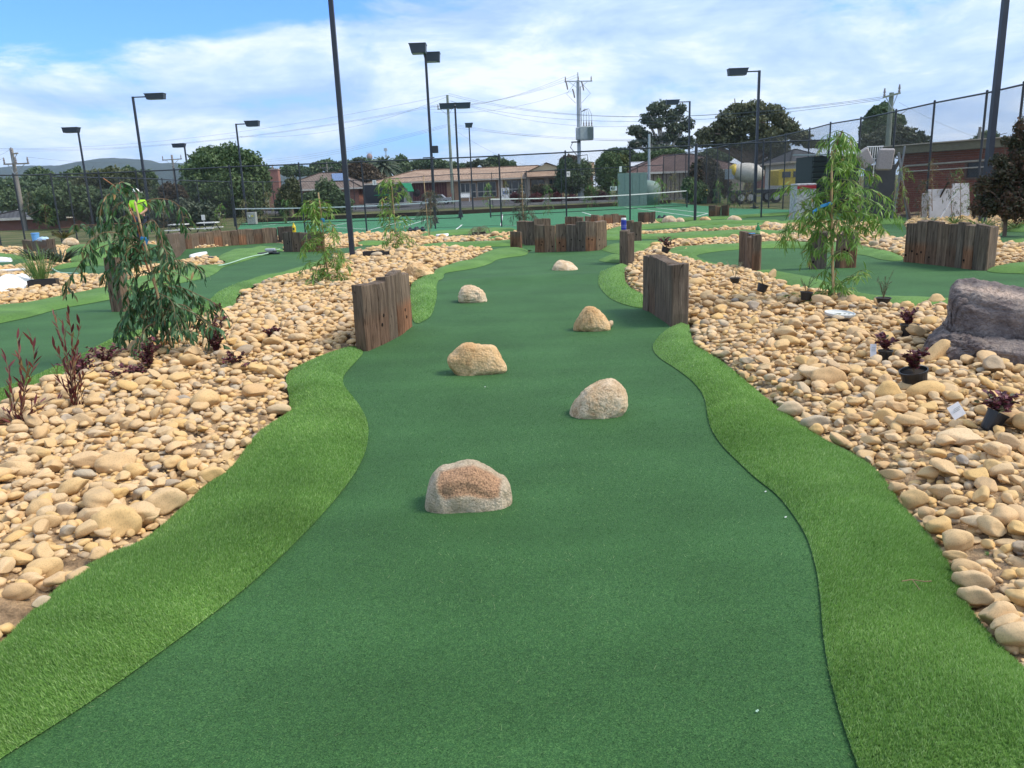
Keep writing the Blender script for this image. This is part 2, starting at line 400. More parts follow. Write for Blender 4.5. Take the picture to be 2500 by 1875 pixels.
# icospheres
def icosphere(sub):
    t = (1 + 5 ** .5) / 2
    V = [(-1, t, 0), (1, t, 0), (-1, -t, 0), (1, -t, 0), (0, -1, t), (0, 1, t), (0, -1, -t), (0, 1, -t), (t, 0, -1), (t, 0, 1), (-t, 0, -1), (-t, 0, 1)]
    V = [tuple(c / (1 + t * t) ** .5 for c in v) for v in V]
    F = [(0, 11, 5), (0, 5, 1), (0, 1, 7), (0, 7, 10), (0, 10, 11), (1, 5, 9), (5, 11, 4), (11, 10, 2), (10, 7, 6), (7, 1, 8), (3, 9, 4), (3, 4, 2), (3, 2, 6), (3, 6, 8), (3, 8, 9), (4, 9, 5), (2, 4, 11), (6, 2, 10), (8, 6, 7), (9, 8, 1)]
    for _ in range(sub):
        mid = {}; F2 = []
        def mp(a, b):
            k = (min(a, b), max(a, b))
            if k not in mid:
                v = [(V[a][i] + V[b][i]) / 2 for i in range(3)]; l = sum(c * c for c in v) ** .5
                V.append(tuple(c / l for c in v)); mid[k] = len(V) - 1
            return mid[k]
        for a, b, c in F: ab, bc, ca = mp(a, b), mp(b, c), mp(c, a); F2 += [(a, ab, ca), (b, bc, ab), (c, ca, bc), (ab, bc, ca)]
        F = F2
    return np.array(V), np.array(F)
ICO = {k: icosphere(k) for k in range(6)}
def wob(V, rs, amp, freq):
    """smooth random displacement field"""
    d = np.zeros(len(V))
    for _ in range(5):
        k = rs.normal(size=3) * freq; d += np.sin(V @ k + rs.uniform(0, 6.28))
    return d * amp / 5 * 1.6
def stone_shape(sub, rs):
    V, F = ICO[sub]; V = V.copy()
    for _ in range(rs.randint(2, 8)):                      # worn flat faces
        n = rs.normal(size=3); n /= np.linalg.norm(n); h = rs.uniform(0.52, 0.9)
        dd = V @ n; over = np.clip(dd - h, 0, None); V -= np.outer(over * 0.85, n)
    V *= (1 + wob(V, rs, 0.10, 2.2))[:, None]
    V *= (1 + wob(V, rs, 0.035, 6.0))[:, None]
    V *= np.array([1.0, rs.uniform(0.55, 0.9), rs.uniform(0.36, 0.64)])
    return V, F

# ------------------------------------------------------------------ polygons
def chaikin(p, n=2, closed=True):
    p = np.asarray(p, float)
    for _ in range(n):
        q = np.roll(p, -1, 0) if closed else p[1:]
        a = p if closed else p[:-1]
        o = np.empty((len(a) * 2, p.shape[1])); o[0::2] = a * .75 + q * .25; o[1::2] = a * .25 + q * .75
        p = o if closed else np.vstack([p[:1], o, p[-1:]])
    return p
def gpoly(px, n=2):
    w = np.array([G(x, y)[:2] for x, y in px]); return chaikin(w, n)
def inside(pts, poly):
    x, y = pts[:, 0], pts[:, 1]; r = np.zeros(len(pts), bool); x0, y0 = poly[:, 0], poly[:, 1]; x1, y1 = np.roll(x0, -1), np.roll(y0, -1)
    bb = (x > x0.min()) & (x < x0.max()) & (y > y0.min()) & (y < y0.max()); idx = np.where(bb)[0]
    if len(idx) == 0: return r
    xs, ys = x[idx], y[idx]; c = np.zeros(len(idx), bool)
    for i in range(len(poly)):
        if y0[i] == y1[i]: continue
        k = ((y0[i] > ys) != (y1[i] > ys)) & (xs < (x1[i] - x0[i]) * (ys - y0[i]) / (y1[i] - y0[i]) + x0[i]); c ^= k
    r[idx] = c; return r
def edge_dist(pts, poly):
    a = poly; b = np.roll(poly, -1, 0); out = np.full(len(pts), 1e9)
    for i in range(len(a)):
        d = b[i] - a[i]; L = d @ d
        if L < 1e-12: continue
        t = np.clip(((pts - a[i]) @ d) / L, 0, 1); q = pts - (a[i] + t[:, None] * d); out = np.minimum(out, np.einsum('ij,ij->i', q, q))
    return np.sqrt(out)
def sheet(name, poly, res, zf, mat, parent=None):
    """polygon filled with an even grid of points and draped by zf(x, y, distance to edge)"""
    mn, mx = poly.min(0), poly.max(0)
    gx, gy = np.meshgrid(np.arange(mn[0], mx[0], res), np.arange(mn[1], mx[1], res * .87)); gx = gx + (np.arange(gx.shape[0]) % 2 * res / 2)[:, None]
    pts = np.c_[gx.ravel(), gy.ravel()]; pts = pts[inside(pts, poly)]
    if len(pts): pts = pts[edge_dist(pts, poly) > res * .45]
    b = []
    for i in range(len(poly)):
        p, q = poly[i], poly[(i + 1) % len(poly)]; n = max(1, int(np.linalg.norm(q - p) / res))
        for k in range(n): b.append(p + (q - p) * k / n)
    allp = [Vector(p) for p in b] + [Vector(p) for p in pts]
    res_ = delaunay_2d_cdt(allp, [(i, (i + 1) % len(b)) for i in range(len(b))], [list(range(len(b)))], 1, 1e-6)
    V2 = np.array([tuple(v) for v in res_[0]]); F = res_[2]
    d = edge_dist(V2, poly); z = zf(V2[:, 0], V2[:, 1], d)
    o = mesh_np(name, np.c_[V2, z], np.array([f for f in F if len(f) == 3]), mat, parent, True); return o
def resamp(p, n):
    p = np.asarray(p, float); s = np.r_[0, np.cumsum(np.linalg.norm(np.diff(p, axis=0), axis=1))]; t = np.linspace(0, s[-1], n)
    return np.c_[np.interp(t, s, p[:, 0]), np.interp(t, s, p[:, 1])]
def midline(a, b, t=0.45, n=30):
    return (resamp(a, n) * (1 - t) + resamp(b, n) * t).tolist()

# ================================================================== ground
FL1i = [(-200, 2060), (-60, 1925), (0, 1865), (113, 1797), (283, 1684), (452, 1560), (588, 1458), (723, 1334), (836, 1209), (887, 1130), (901, 1074), (898, 1028), (870, 983), (836, 944), (838, 921), (868, 888), (893, 862)]
FL1o = [(-300, 1800), (-120, 1660), (0, 1592), (54, 1528), (119, 1470), (159, 1430), (253, 1368), (325, 1345), (376, 1312), (448, 1246), (499, 1195), (557, 1160), (590, 1120), (620, 1072), (662, 1040), (705, 1018), (709, 977), (697, 941), (700, 914), (740, 895), (817, 863), (863, 850)]
FL2i = [(1009, 800), (1050, 779), (1059, 760), (1069, 717), (1063, 701), (1085, 679), (1082, 669), (1123, 663), (1161, 657), (1199, 646), (1210, 636), (1242, 630), (1290, 625)]
FL2o = [(1004, 752), (1001, 708), (1012, 688), (1035, 676), (1062, 668), (1061, 659), (1112, 646), (1147, 638), (1169, 625), (1194, 614), (1245, 608), (1290, 609)]
FR3i = [(1520, 645), (1490, 654), (1468, 667), (1459, 685), (1463, 702), (1482, 727), (1512, 743), (1542, 751), (1572, 757)]
FR3o = [(1536, 652), (1526, 662), (1524, 675), (1528, 692), (1544, 710), (1571, 722), (1582, 735)]
FR4i = [(1639, 801), (1623, 811), (1604, 830), (1590, 851), (1605, 876), (1650, 904), (1695, 938), (1723, 978), (1729, 1040), (1757, 1091), (1809, 1141), (1846, 1177), (1893, 1211), (1931, 1257), (1969, 1316), (1992, 1392), (2002, 1464), (2007, 1548), (2019, 1633), (2034, 1700), (2060, 1790), (2090, 1875), (2150, 2040)]
FR4o = [(1681, 789), (1685, 811), (1690, 835), (1700, 853), (1746, 876), (1797, 915), (1848, 961), (1921, 1017), (1986, 1067), (2036, 1097), (2121, 1139), (2167, 1190), (2192, 1236), (2247, 1295), (2298, 1359), (2332, 1422), (2353, 1477), (2399, 1540), (2437, 1591), (2496, 1640), (2620, 1740), (2800, 1920)]
PLi = [(-80, 990), (0, 959), (72, 933), (127, 908), (203, 872), (253, 843), (304, 825), (369, 808), (427, 787), (481, 753), (520, 731), (528, 717), (564, 701), (615, 684), (687, 669), (735, 655), (775, 638), (800, 626)]
PLo = [(-80, 1040), (0, 998), (65, 948), (134, 933), (174, 912), (217, 883), (275, 865), (333, 839), (420, 812), (481, 783), (542, 769), (578, 752), (575, 727), (615, 704), (651, 688), (723, 670), (775, 658), (810, 642)]
fringes = {
    'FL1': FL1i + FL1o[::-1], 'FL2': FL2i + FL2o[::-1], 'FR3': FR3i + FR3o[::-1], 'FR4': FR4i + FR4o[::-1], 'PL': PLi + PLo[::-1],
    'FI1': [(1464, 611), (1480, 604), (1510, 600), (1540, 597), (1600, 594), (1625, 593), (1618, 602), (1592, 604), (1570, 615), (1556, 623), (1540, 624), (1513, 623), (1495, 620)],
    'FI2': [(1516, 645), (1475, 642), (1458, 637), (1477, 630), (1513, 627), (1532, 630), (1532, 645)],
    'FD1': [(1310, 578), (1400, 578), (1482, 577), (1560, 577), (1620, 577), (1700, 571), (1802, 568), (1860, 568), (1975, 571), (1975, 578), (1860, 578), (1802, 579), (1710, 585), (1650, 586), (1560, 585), (1482, 588), (1400, 589), (1310, 589)],
    'FD2': [(1010, 604), (1080, 599), (1150, 596), (1240, 593), (1290, 592), (1290, 601), (1200, 604), (1120, 605), (1080, 609), (1035, 608)],
    'FF1': [(1483, 560), (1567, 553), (1640, 548), (1700, 544), (1750, 542), (1820, 543), (1870, 543), (1910, 540), (1910, 545), (1850, 547), (1760, 549), (1700, 553), (1640, 558), (1567, 561), (1543, 569), (1483, 569)],
    'FF2': [(1690, 560), (1750, 555), (1800, 552), (1850, 550), (1900, 545), (1960, 540), (2060, 538), (2060, 544), (1960, 548), (1900, 553), (1850, 557), (1800, 561), (1740, 565), (1690, 566)],
    'FG0': [(1480, 568), (1540, 570), (1540, 577), (1480, 577), (1390, 577), (1390, 569)],
    'FAu': [(1628, 612), (1656, 607), (1700, 605), (1802, 601), (1861, 595), (1900, 596), (1975, 597), (2090, 598), (2140, 612), (2205, 626), (2205, 641), (2150, 637), (2118, 626), (2090, 623), (1975, 608), (1900, 608), (1861, 608), (1802, 611), (1739, 617), (1702, 624), (1700, 629), (1739, 646), (1802, 654), (1802, 659), (1762, 656), (1712, 645), (1685, 631), (1633, 624)],
    'FAl': [(1841, 663), (1903, 669), (1946, 676), (2015, 688), (2065, 714), (2134, 730), (2206, 736), (2311, 739), (2440, 742), (2440, 760), (2311, 756), (2196, 758), (2130, 745), (2062, 730), (1953, 711), (1917, 698), (1880, 680), (1841, 670)],
    'FGr': [(2407, 661), (2429, 652), (2500, 650), (2620, 650), (2620, 676), (2500, 671), (2415, 668)],
    'FH1': [(2440, 556), (2500, 553), (2620, 553), (2620, 567), (2440, 568)], 'FH2': [(2440, 592), (2500, 592), (2620, 592), (2620, 604), (2500, 604)],
    'FH3': [(2100, 540), (2210, 538), (2210, 548), (2140, 550), (2100, 546)],
    'PF': [(-80, 812), (0, 792), (72, 778), (145, 756), (253, 738), (307, 724), (380, 706), (452, 691), (500, 682), (530, 668), (541, 655), (575, 645), (620, 632), (660, 620), (692, 615), (692, 610), (660, 606), (630, 605), (599, 613), (570, 612), (540, 622), (530, 634), (555, 640), (540, 650), (500, 653), (430, 662), (362, 677), (300, 690), (253, 709), (145, 731), (65, 747), (0, 752), (-80, 768)],
    'FR': [(127, 652), (160, 652), (203, 644), (249, 632), (300, 622), (300, 634), (260, 645), (172, 655), (129, 662)],
    'FS': [(158, 606), (200, 601), (300, 600), (300, 612), (210, 628), (162, 628)],
    'FT': [(-40, 623), (30, 623), (60, 628), (60, 634), (-40, 634)],
    'FB1': [(1015, 577), (1060, 569), (1150, 563), (1262, 560), (1262, 567), (1150, 572), (1080, 577), (1040, 583)],
    'FC1': [(868, 594), (945, 592), (960, 596), (940, 600), (868, 601)], 'FK': [(1185, 584), (1230, 582), (1262, 580), (1262, 586), (1215, 588), (1190, 590)],
    'FTop': [(1567, 540), (1640, 537), (1790, 531), (1900, 523), (2040, 518), (2040, 521), (1900, 527), (1790, 535), (1700, 539), (1567, 545)],
}
greens = {
    'main': midline(FL1i, FL1o, 0.45, 34) + [(893, 858), (1003, 790)] + midline(FL2i, FL2o, 0.4, 24) + [(1310, 603), (1482, 603), (1505, 608), (1520, 614), (1524, 640)] + midline(FR3i, FR3o, 0.5, 14) + [(1585, 750), (1650, 792)] + midline(FR4i, FR4o, 0.45, 34),
    'laneN': [(1030, 605), (1150, 603), (1262, 598), (1310, 589), (1400, 586), (1560, 583), (1660, 584), (1720, 582), (1810, 577), (1810, 584), (1720, 590), (1640, 592), (1600, 597), (1540, 600), (1500, 606), (1440, 612), (1310, 612), (1180, 611), (1060, 608)],
    'L2': [(1545, 560), (1640, 555), (1700, 550), (1760, 546), (1800, 545), (1850, 545), (1910, 541), (1910, 549), (1830, 556), (1760, 560), (1700, 563), (1640, 568), (1590, 570), (1545, 569)],
    'H1': [(1700, 538), (1790, 533), (1900, 525), (2040, 520), (2230, 530), (2240, 545), (1960, 543), (1900, 545), (1830, 544), (1780, 539)],
    'B': [(1690, 625), (1739, 613), (1802, 607), (1861, 602), (1975, 603), (2090, 612), (2150, 628), (2205, 636), (2407, 659), (2500, 664), (2650, 680), (2650, 790), (2500, 765), (2420, 751), (2311, 747), (2196, 748), (2130, 737), (2062, 722), (2015, 701), (1946, 688), (1880, 674), (1841, 666), (1802, 656), (1739, 650)],
    'H2': [(2140, 543), (2210, 540), (2215, 590), (2190, 585), (2165, 574), (2150, 562)], 'H3': [(2440, 564), (2500, 562), (2620, 560), (2620, 598), (2500, 598), (2440, 598)],
    'P': [(-80, 800), (0, 775), (145, 746), (307, 710), (452, 684), (535, 662), (560, 643), (620, 628), (692, 612), (792, 611), (866, 604), (905, 598), (950, 598), (930, 604), (905, 611), (880, 616), (850, 624), (800, 634), (770, 648), (700, 667), (630, 692), (565, 714), (535, 742), (440, 798), (304, 833), (203, 880), (72, 942), (0, 980), (-80, 1015)],
    'Q': [(300, 640), (400, 627), (500, 605), (600, 597), (700, 592), (700, 613), (640, 608), (600, 618), (560, 620), (534, 628), (508, 633), (430, 642), (362, 652), (255, 676), (215, 679), (170, 674), (128, 676), (60, 690), (60, 680), (125, 662), (180, 652), (255, 640)],
    'T': [(-60, 628), (40, 628), (66, 632), (66, 652), (0, 656), (-60, 660)], 'S': [(160, 622), (230, 612), (380, 600), (420, 604), (380, 616), (300, 628), (200, 634)],
    'B1': [(1015, 580), (1060, 575), (1150, 568), (1262, 564), (1262, 573), (1190, 578), (1150, 583), (1060, 583)],
}
FP = {k: gpoly(v) for k, v in fringes.items()}
GP = {k: gpoly(v) for k, v in greens.items()}
ALLP = list(FP.values()) + list(GP.values())
def d_out(pts, lim=0.6):
    """distance to the nearest turf, 0 on turf"""
    d = np.full(len(pts), lim)
    for p in ALLP:
        bb = (pts[:, 0] > p[:, 0].min() - lim) & (pts[:, 0] < p[:, 0].max() + lim) & (pts[:, 1] > p[:, 1].min() - lim) & (pts[:, 1] < p[:, 1].max() + lim)
        i = np.where(bb)[0]
        if len(i) == 0: continue
        q = pts[i]; e = edge_dist(q, p); e[inside(q, p)] = 0; d[i] = np.minimum(d[i], e)
    return d
def bedz(x, y, d): return H(x, y) + 0.11 * (1 - np.exp(-d / 0.22)) - 0.025

# far ground: one sheet to the horizon
def ground_sheet():
    ys = np.r_[np.linspace(-30, 60, 10), np.linspace(66, 92, 8), np.linspace(100, 400, 12), [700, 1200, 2500, 3550]]; xs = np.r_[-3500, -1500, -600, np.linspace(-300, 300, 31), 600, 1500, 3500]
    X, Y = np.meshgrid(xs, ys); Z = np.vectorize(TZ)(X, Y)
    n, m = X.shape; V = np.c_[X.ravel(), Y.ravel(), Z.ravel()]
    F = np.array([(i * m + j, i * m + j + 1, (i + 1) * m + j + 1, (i + 1) * m + j) for i in range(n - 1) for j in range(m - 1)])
    mt, nt, b = base_mat('dry_grass_ground', 0.95, 0.1)
    nt.links.new(ramp(nt, tex(nt, 0.35, 8, 0.65), [(0.35, (0.055, 0.085, 0.028)), (0.5, (0.10, 0.11, 0.045)), (0.66, (0.19, 0.165, 0.085))]), b.inputs['Base Color'])
    return tag(mesh_np('ground', V, F, mt, smooth=True), kind='structure')
ground_sheet()
def soil():
    xs = np.arange(-26, 27, .16); ys = np.arange(0.5, 32.2, .16)
    # finer near the camera is not needed: stones cover the soil
    X, Y = np.meshgrid(xs, ys); p = np.c_[X.ravel(), Y.ravel()]; d = d_out(p); z = bedz(p[:, 0], p[:, 1], d); z = z + 0.012 * np.sin(p[:, 0] * 9) * np.sin(p[:, 1] * 8) * (d > 0)
    z[d <= 0.0] -= 0.05
    n, m = X.shape; i, j = np.meshgrid(np.arange(n - 1), np.arange(m - 1), indexing='ij'); a = (i * m + j).ravel(); F = np.c_[a, a + 1, a + m + 1, a + m]
    tag(mesh_np('garden_soil', np.c_[p, z], F, M_SOIL, smooth=True), kind='structure')
soil()

# putting greens and raised turf edges
for k, p in GP.items():
    zf = lambda x, y, d: H(x, y) + 0.012
    o = sheet('putting_green', p, 0.14 if k == 'main' else 0.3, zf, M_GREEN); tag(o, kind='structure')
def fr_prof(w, A):
    return lambda x, y, d: H(x, y) + 0.019 + A * (1 - (1 - np.clip(d / w, 0, 1)) ** 2) + 0.012 * np.sin(x * 5 + 1) * np.sin(y * 4) * np.clip(d / .15, 0, 1)
FRZ = {}
for k, p in FP.items():
    small = k in ('FL1', 'FR4', 'FL2', 'FR3', 'PL', 'FAu', 'FAl', 'PF')
    zf = fr_prof(0.30, 0.075) if small else fr_prof(0.3, 0.09)
    FRZ[k] = zf
    o = sheet('turf_fringe', p, 0.07 if k in ('FL1', 'FR4') else 0.12 if small else 0.22, zf, M_FRINGE); tag(o, kind='structure')

# turf blades near the camera (nobody could count them)
def in_view(pts, z=0.0, mar=60):
    v = np.c_[pts, np.full(len(pts), z - CAMH)] if pts.shape[1] == 2 else pts - np.array([0, 0, CAMH])
    zc = v @ fw; px = 1250 + FPX * (v @ rt) / zc; py = 937.5 - FPX * (v @ up) / zc
    return (zc > 0.3) & (px > -mar) & (px < 2500 + mar) & (py > -mar) & (py < 1875 + mar)
def blades(name, poly, zf, n_m2, ymax, h, w, mat, lean=0.6, edge=0.0):
    mn, mx = poly.min(0), poly.max(0); mx = np.array([mx[0], min(mx[1], ymax)])
    mn[1] = max(mn[1], 1.2)
    A = (mx[0] - mn[0]) * (mx[1] - mn[1]); n = int(A * n_m2)
    p = nr.uniform(0, 1, (n, 2)) * (mx - mn) + mn
    keep = nr.uniform(0, 1, n) < np.clip((3.0 / np.maximum(p[:, 1], 0.1)) ** 1.6, 0, 1) * np.clip((ymax - p[:, 1]) / (ymax * .5), 0, 1); p = p[keep]
    p = p[in_view(p)]; p = p[inside(p, poly)]
    d = edge_dist(p, poly); z = zf(p[:, 0], p[:, 1], d); n = len(p)
    sc = np.clip(p[:, 1] / 3.0, 1, 2.2) ** 0.7
    hh = h * nr.uniform(0.6, 1.2, n); ww = w * nr.uniform(0.7, 1.2, n) * sc
    a = nr.uniform(0, 2 * PI, n); flow = np.sin(p[:, 0] * 2.1 + 1.3) + np.cos(p[:, 1] * 1.7); la = flow * 1.4 + nr.normal(0, .9, n); ll = hh * lean * nr.uniform(0.2, 1.3, n)
    b0 = np.c_[p, z - 0.003]; s = np.c_[np.cos(a) * ww / 2, np.sin(a) * ww / 2, np.zeros(n)]
    tip = b0 + np.c_[np.cos(la) * ll, np.sin(la) * ll, hh]
    V = np.empty((n, 3, 3)); V[:, 0] = b0 - s; V[:, 1] = b0 + s; V[:, 2] = tip
    t = np.repeat(np.clip(nr.normal(.5, .24, n), 0, 1), 3)
    o = mesh_np(name, V.reshape(-1, 3), np.arange(n * 3).reshape(-1, 3), mat, tint=t); return tag(o, kind='stuff')
for k in ('FL1', 'FR4'):
    blades('turf_blades', FP[k], FRZ[k], 85000, 9.0, 0.018, 0.0034, M_FRINGEB)
for k in ('FL2', 'FR3', 'PL'):
    blades('turf_blades', FP[k], FRZ[k], 26000, 16.0, 0.024, 0.005, M_FRINGEB)
blades('putting_turf_fibres', GP['main'], lambda x, y, d: H(x, y) + 0.012, 24000, 11.0, 0.007, 0.0028, M_GREENB, lean=1.2)
blades('loose_turf_fibres', GP['main'], lambda x, y, d: H(x, y) + 0.014, 900, 14.0, 0.008, 0.0030, M_FIBL, lean=3.0)

# ================================================================== river stones
def place_stones():
    """stones of two layers over the beds; returns arrays"""
    out = []
    def layer(s, smin, smax, dz, keep, y0, y1, bias=1.0):
        xs = np.arange(-24, 26, s); ys = np.arange(y0, y1, s)
        X, Y = np.meshgrid(xs, ys); p = np.c_[X.ravel(), Y.ravel()] + nr.uniform(-.48, .48, (X.size, 2)) * s
        p = p[in_view(p, 0.05, 160)]; d = d_out(p, 0.6)
        lim = 0.02 if y1 < 12 else 0.04
        k = (d > lim) & (nr.uniform(0, 1, len(p)) < keep); p, d = p[k], d[k]
        r = smin + (smax - smin) * nr.uniform(0, 1, len(p)) ** bias
        z = bedz(p[:, 0], p[:, 1], d) + dz * r
        out.append(np.c_[p, z, r])
    layer(0.060, 0.026, 0.050, 0.10, 0.93, 1.4, 8.0, 1.2)
    layer(0.100, 0.032, 0.070, 0.75, 0.84, 1.4, 8.0, 1.5)
    layer(0.36, 0.070, 0.12, 0.75, 0.55, 1.4, 8.0, 2.0)
    layer(0.075, 0.034, 0.060, 0.15, 0.95, 8.0, 16.0, 1.3)
    layer(0.14, 0.045, 0.085, 0.7, 0.8, 8.0, 16.0, 1.5)
    layer(0.6, 0.09, 0.13, 0.6, 0.35, 8.0, 16.0, 1.6)
    layer(0.15, 0.055, 0.10, 0.3, 0.96, 16.0, 32.0, 1.4)
    layer(0.5, 0.10, 0.16, 0.5, 0.5, 16.0, 32.0, 1.6)
    layer(0.042, 0.009, 0.021, 0.6, 0.6, 1.4, 5.2, 1.3)
    return np.vstack(out)
ST = place_stones()
# keep clear of posts, pots and boulders (filled in below)
KEEPOUT = []
def keepout(px, py, r): KEEPOUT.append((*G(px, py)[:2], r))
for q in [(2320, 868, .30), (2400, 850, .45), (2480, 860, .5), (2225, 980, .10), (2216, 840, .10), (2160, 905, .10), (2408, 1080, .10), (1793, 710, .09), (1860, 735, .09), (1965, 755, .1), (2155, 765, .1), (1030, 676, .42), (2048, 792, .28), (110, 708, .42), (862, 640, .15), (40, 712, .6), (920, 630, .4), (1985, 1042, .05), (2025, 1083, .07), (2212, 1178, .07), (2232, 1215, .06), (2375, 1372, .08), (2395, 1450, .07), (2412, 1490, .05), (1905, 990, .06), (215, 1385, .08), (640, 1030, .06), (30, 1500, .12), (500, 1110, .07), (2330, 1300, .06)]: keepout(*q)
kk = np.ones(len(ST), bool)
for x, y, r in KEEPOUT: kk &= np.hypot(ST[:, 0] - x, ST[:, 1] - y) > r
ST = ST[kk]
dist = np.sqrt(ST[:, 0] ** 2 + ST[:, 1] ** 2 + CAMH ** 2); appar = ST[:, 3] / dist * np.where(ST[:, 3] > 0.045, 1, 0.6)
near = ST[:, 1] < 12.5; side = ST[:, 0] > 0
def rotmats(n, tilt, rs):
    a = rs.uniform(0, 2 * PI, n); t = rs.normal(0, tilt, n); b = rs.uniform(0, 2 * PI, n)
    ca, sa = np.cos(a), np.sin(a); Rz = np.zeros((n, 3, 3)); Rz[:, 0, 0] = ca; Rz[:, 0, 1] = -sa; Rz[:, 1, 0] = sa; Rz[:, 1, 1] = ca; Rz[:, 2, 2] = 1
    ax = np.c_[np.cos(b), np.sin(b), np.zeros(n)]; K = np.zeros((n, 3, 3)); K[:, 0, 2] = ax[:, 1]; K[:, 1, 2] = -ax[:, 0]; K[:, 2, 0] = -ax[:, 1]; K[:, 2, 1] = ax[:, 0]
    Rt = np.eye(3)[None] + np.sin(t)[:, None, None] * K + (1 - np.cos(t))[:, None, None] * (K @ K); return Rt @ Rz
rs = np.random.RandomState(5)
SH = {s: [stone_shape(s, rs) for _ in range(14)] for s in (3, 2, 1)}
SH[0] = [stone_shape(0, rs) for _ in range(8)]
TINTS = lambda n: nr.uniform(0, 1, n)
def stone_mass(name, S, sub, parent=None):
    R = rotmats(len(S), 0.28, nr); Vs, Fs, Ts = [], [], []; base = 0; shp = nr.randint(0, len(SH[sub]), len(S)); tn = TINTS(len(S))
    for q in range(len(SH[sub])):
        idx = np.where(shp == q)[0]
        if len(idx) == 0: continue
        V, F = SH[sub][q]; W_ = np.einsum('nij,vj->nvi', R[idx], V) * S[idx, 3][:, None, None] + S[idx, None, :3]
        Vs.append(W_.reshape(-1, 3)); Fs.append((F[None] + (np.arange(len(idx)) * len(V))[:, None, None] + base).reshape(-1, 3)); base += len(idx) * len(V); Ts.append(np.repeat(tn[idx], len(V)))
    o = mesh_np(name, np.vstack(Vs), np.vstack(Fs), M_STONE_T, parent, True, tint=np.concatenate(Ts)); return tag(o, kind='stuff')
stone_me = []
for V, F in SH[3]:
    me = bpy.data.meshes.new('stone'); me.from_pydata(V.tolist(), [], F.tolist()); me.polygons.foreach_set('use_smooth', np.ones(len(F), bool)); me.materials.append(M_STONE_O); stone_me.append(me)
def add_stone(parent, x, y, z, r, rot=None, sq=None):
    o = bpy.data.objects.new('stone', rnd.choice(stone_me)); link(o, parent); o.location = (x, y, z)
    o.scale = (r, r, r) if sq is None else sq; o.rotation_euler = rot or (rnd.gauss(0, .25), rnd.gauss(0, .25), rnd.uniform(0, 6.28)); return o
beds = []
for sd, lab in ((False, 'stone bed of tan river stones left of the middle putting lane'), (True, 'stone bed of tan river stones right of the middle putting lane')):
    b = bpy.data.objects.new('stone_bed', None); link(b); tag(b, lab, 'stone bed'); beds.append(b)
    idx = np.where(near & (side == sd))[0]; vis = in_view(ST[idx, :3], 0, 0); order = idx[np.argsort(-(appar[idx] * vis))]; big = order[:300]; rest = order[300:]
    for i in big: add_stone(b, *ST[i, :3], ST[i, 3] * rnd.uniform(0.95, 1.12))
    rp = ST[rest]; pxs = rp[:, 3] * 2 * FPX / np.hypot(rp[:, 1], 1.6)
    stone_mass('small_stones', rp[pxs > 34], 2, b); stone_mass('small_stones', rp[pxs <= 34], 1, b)
fs = ST[~near]
tag(stone_mass('far_river_stones', fs, 0 if len(fs) > 26000 else 1), 'tan river stones filling the far beds between the lanes', 'stones')
print('STONES', len(ST), int(near.sum()), int((~near).sum()))

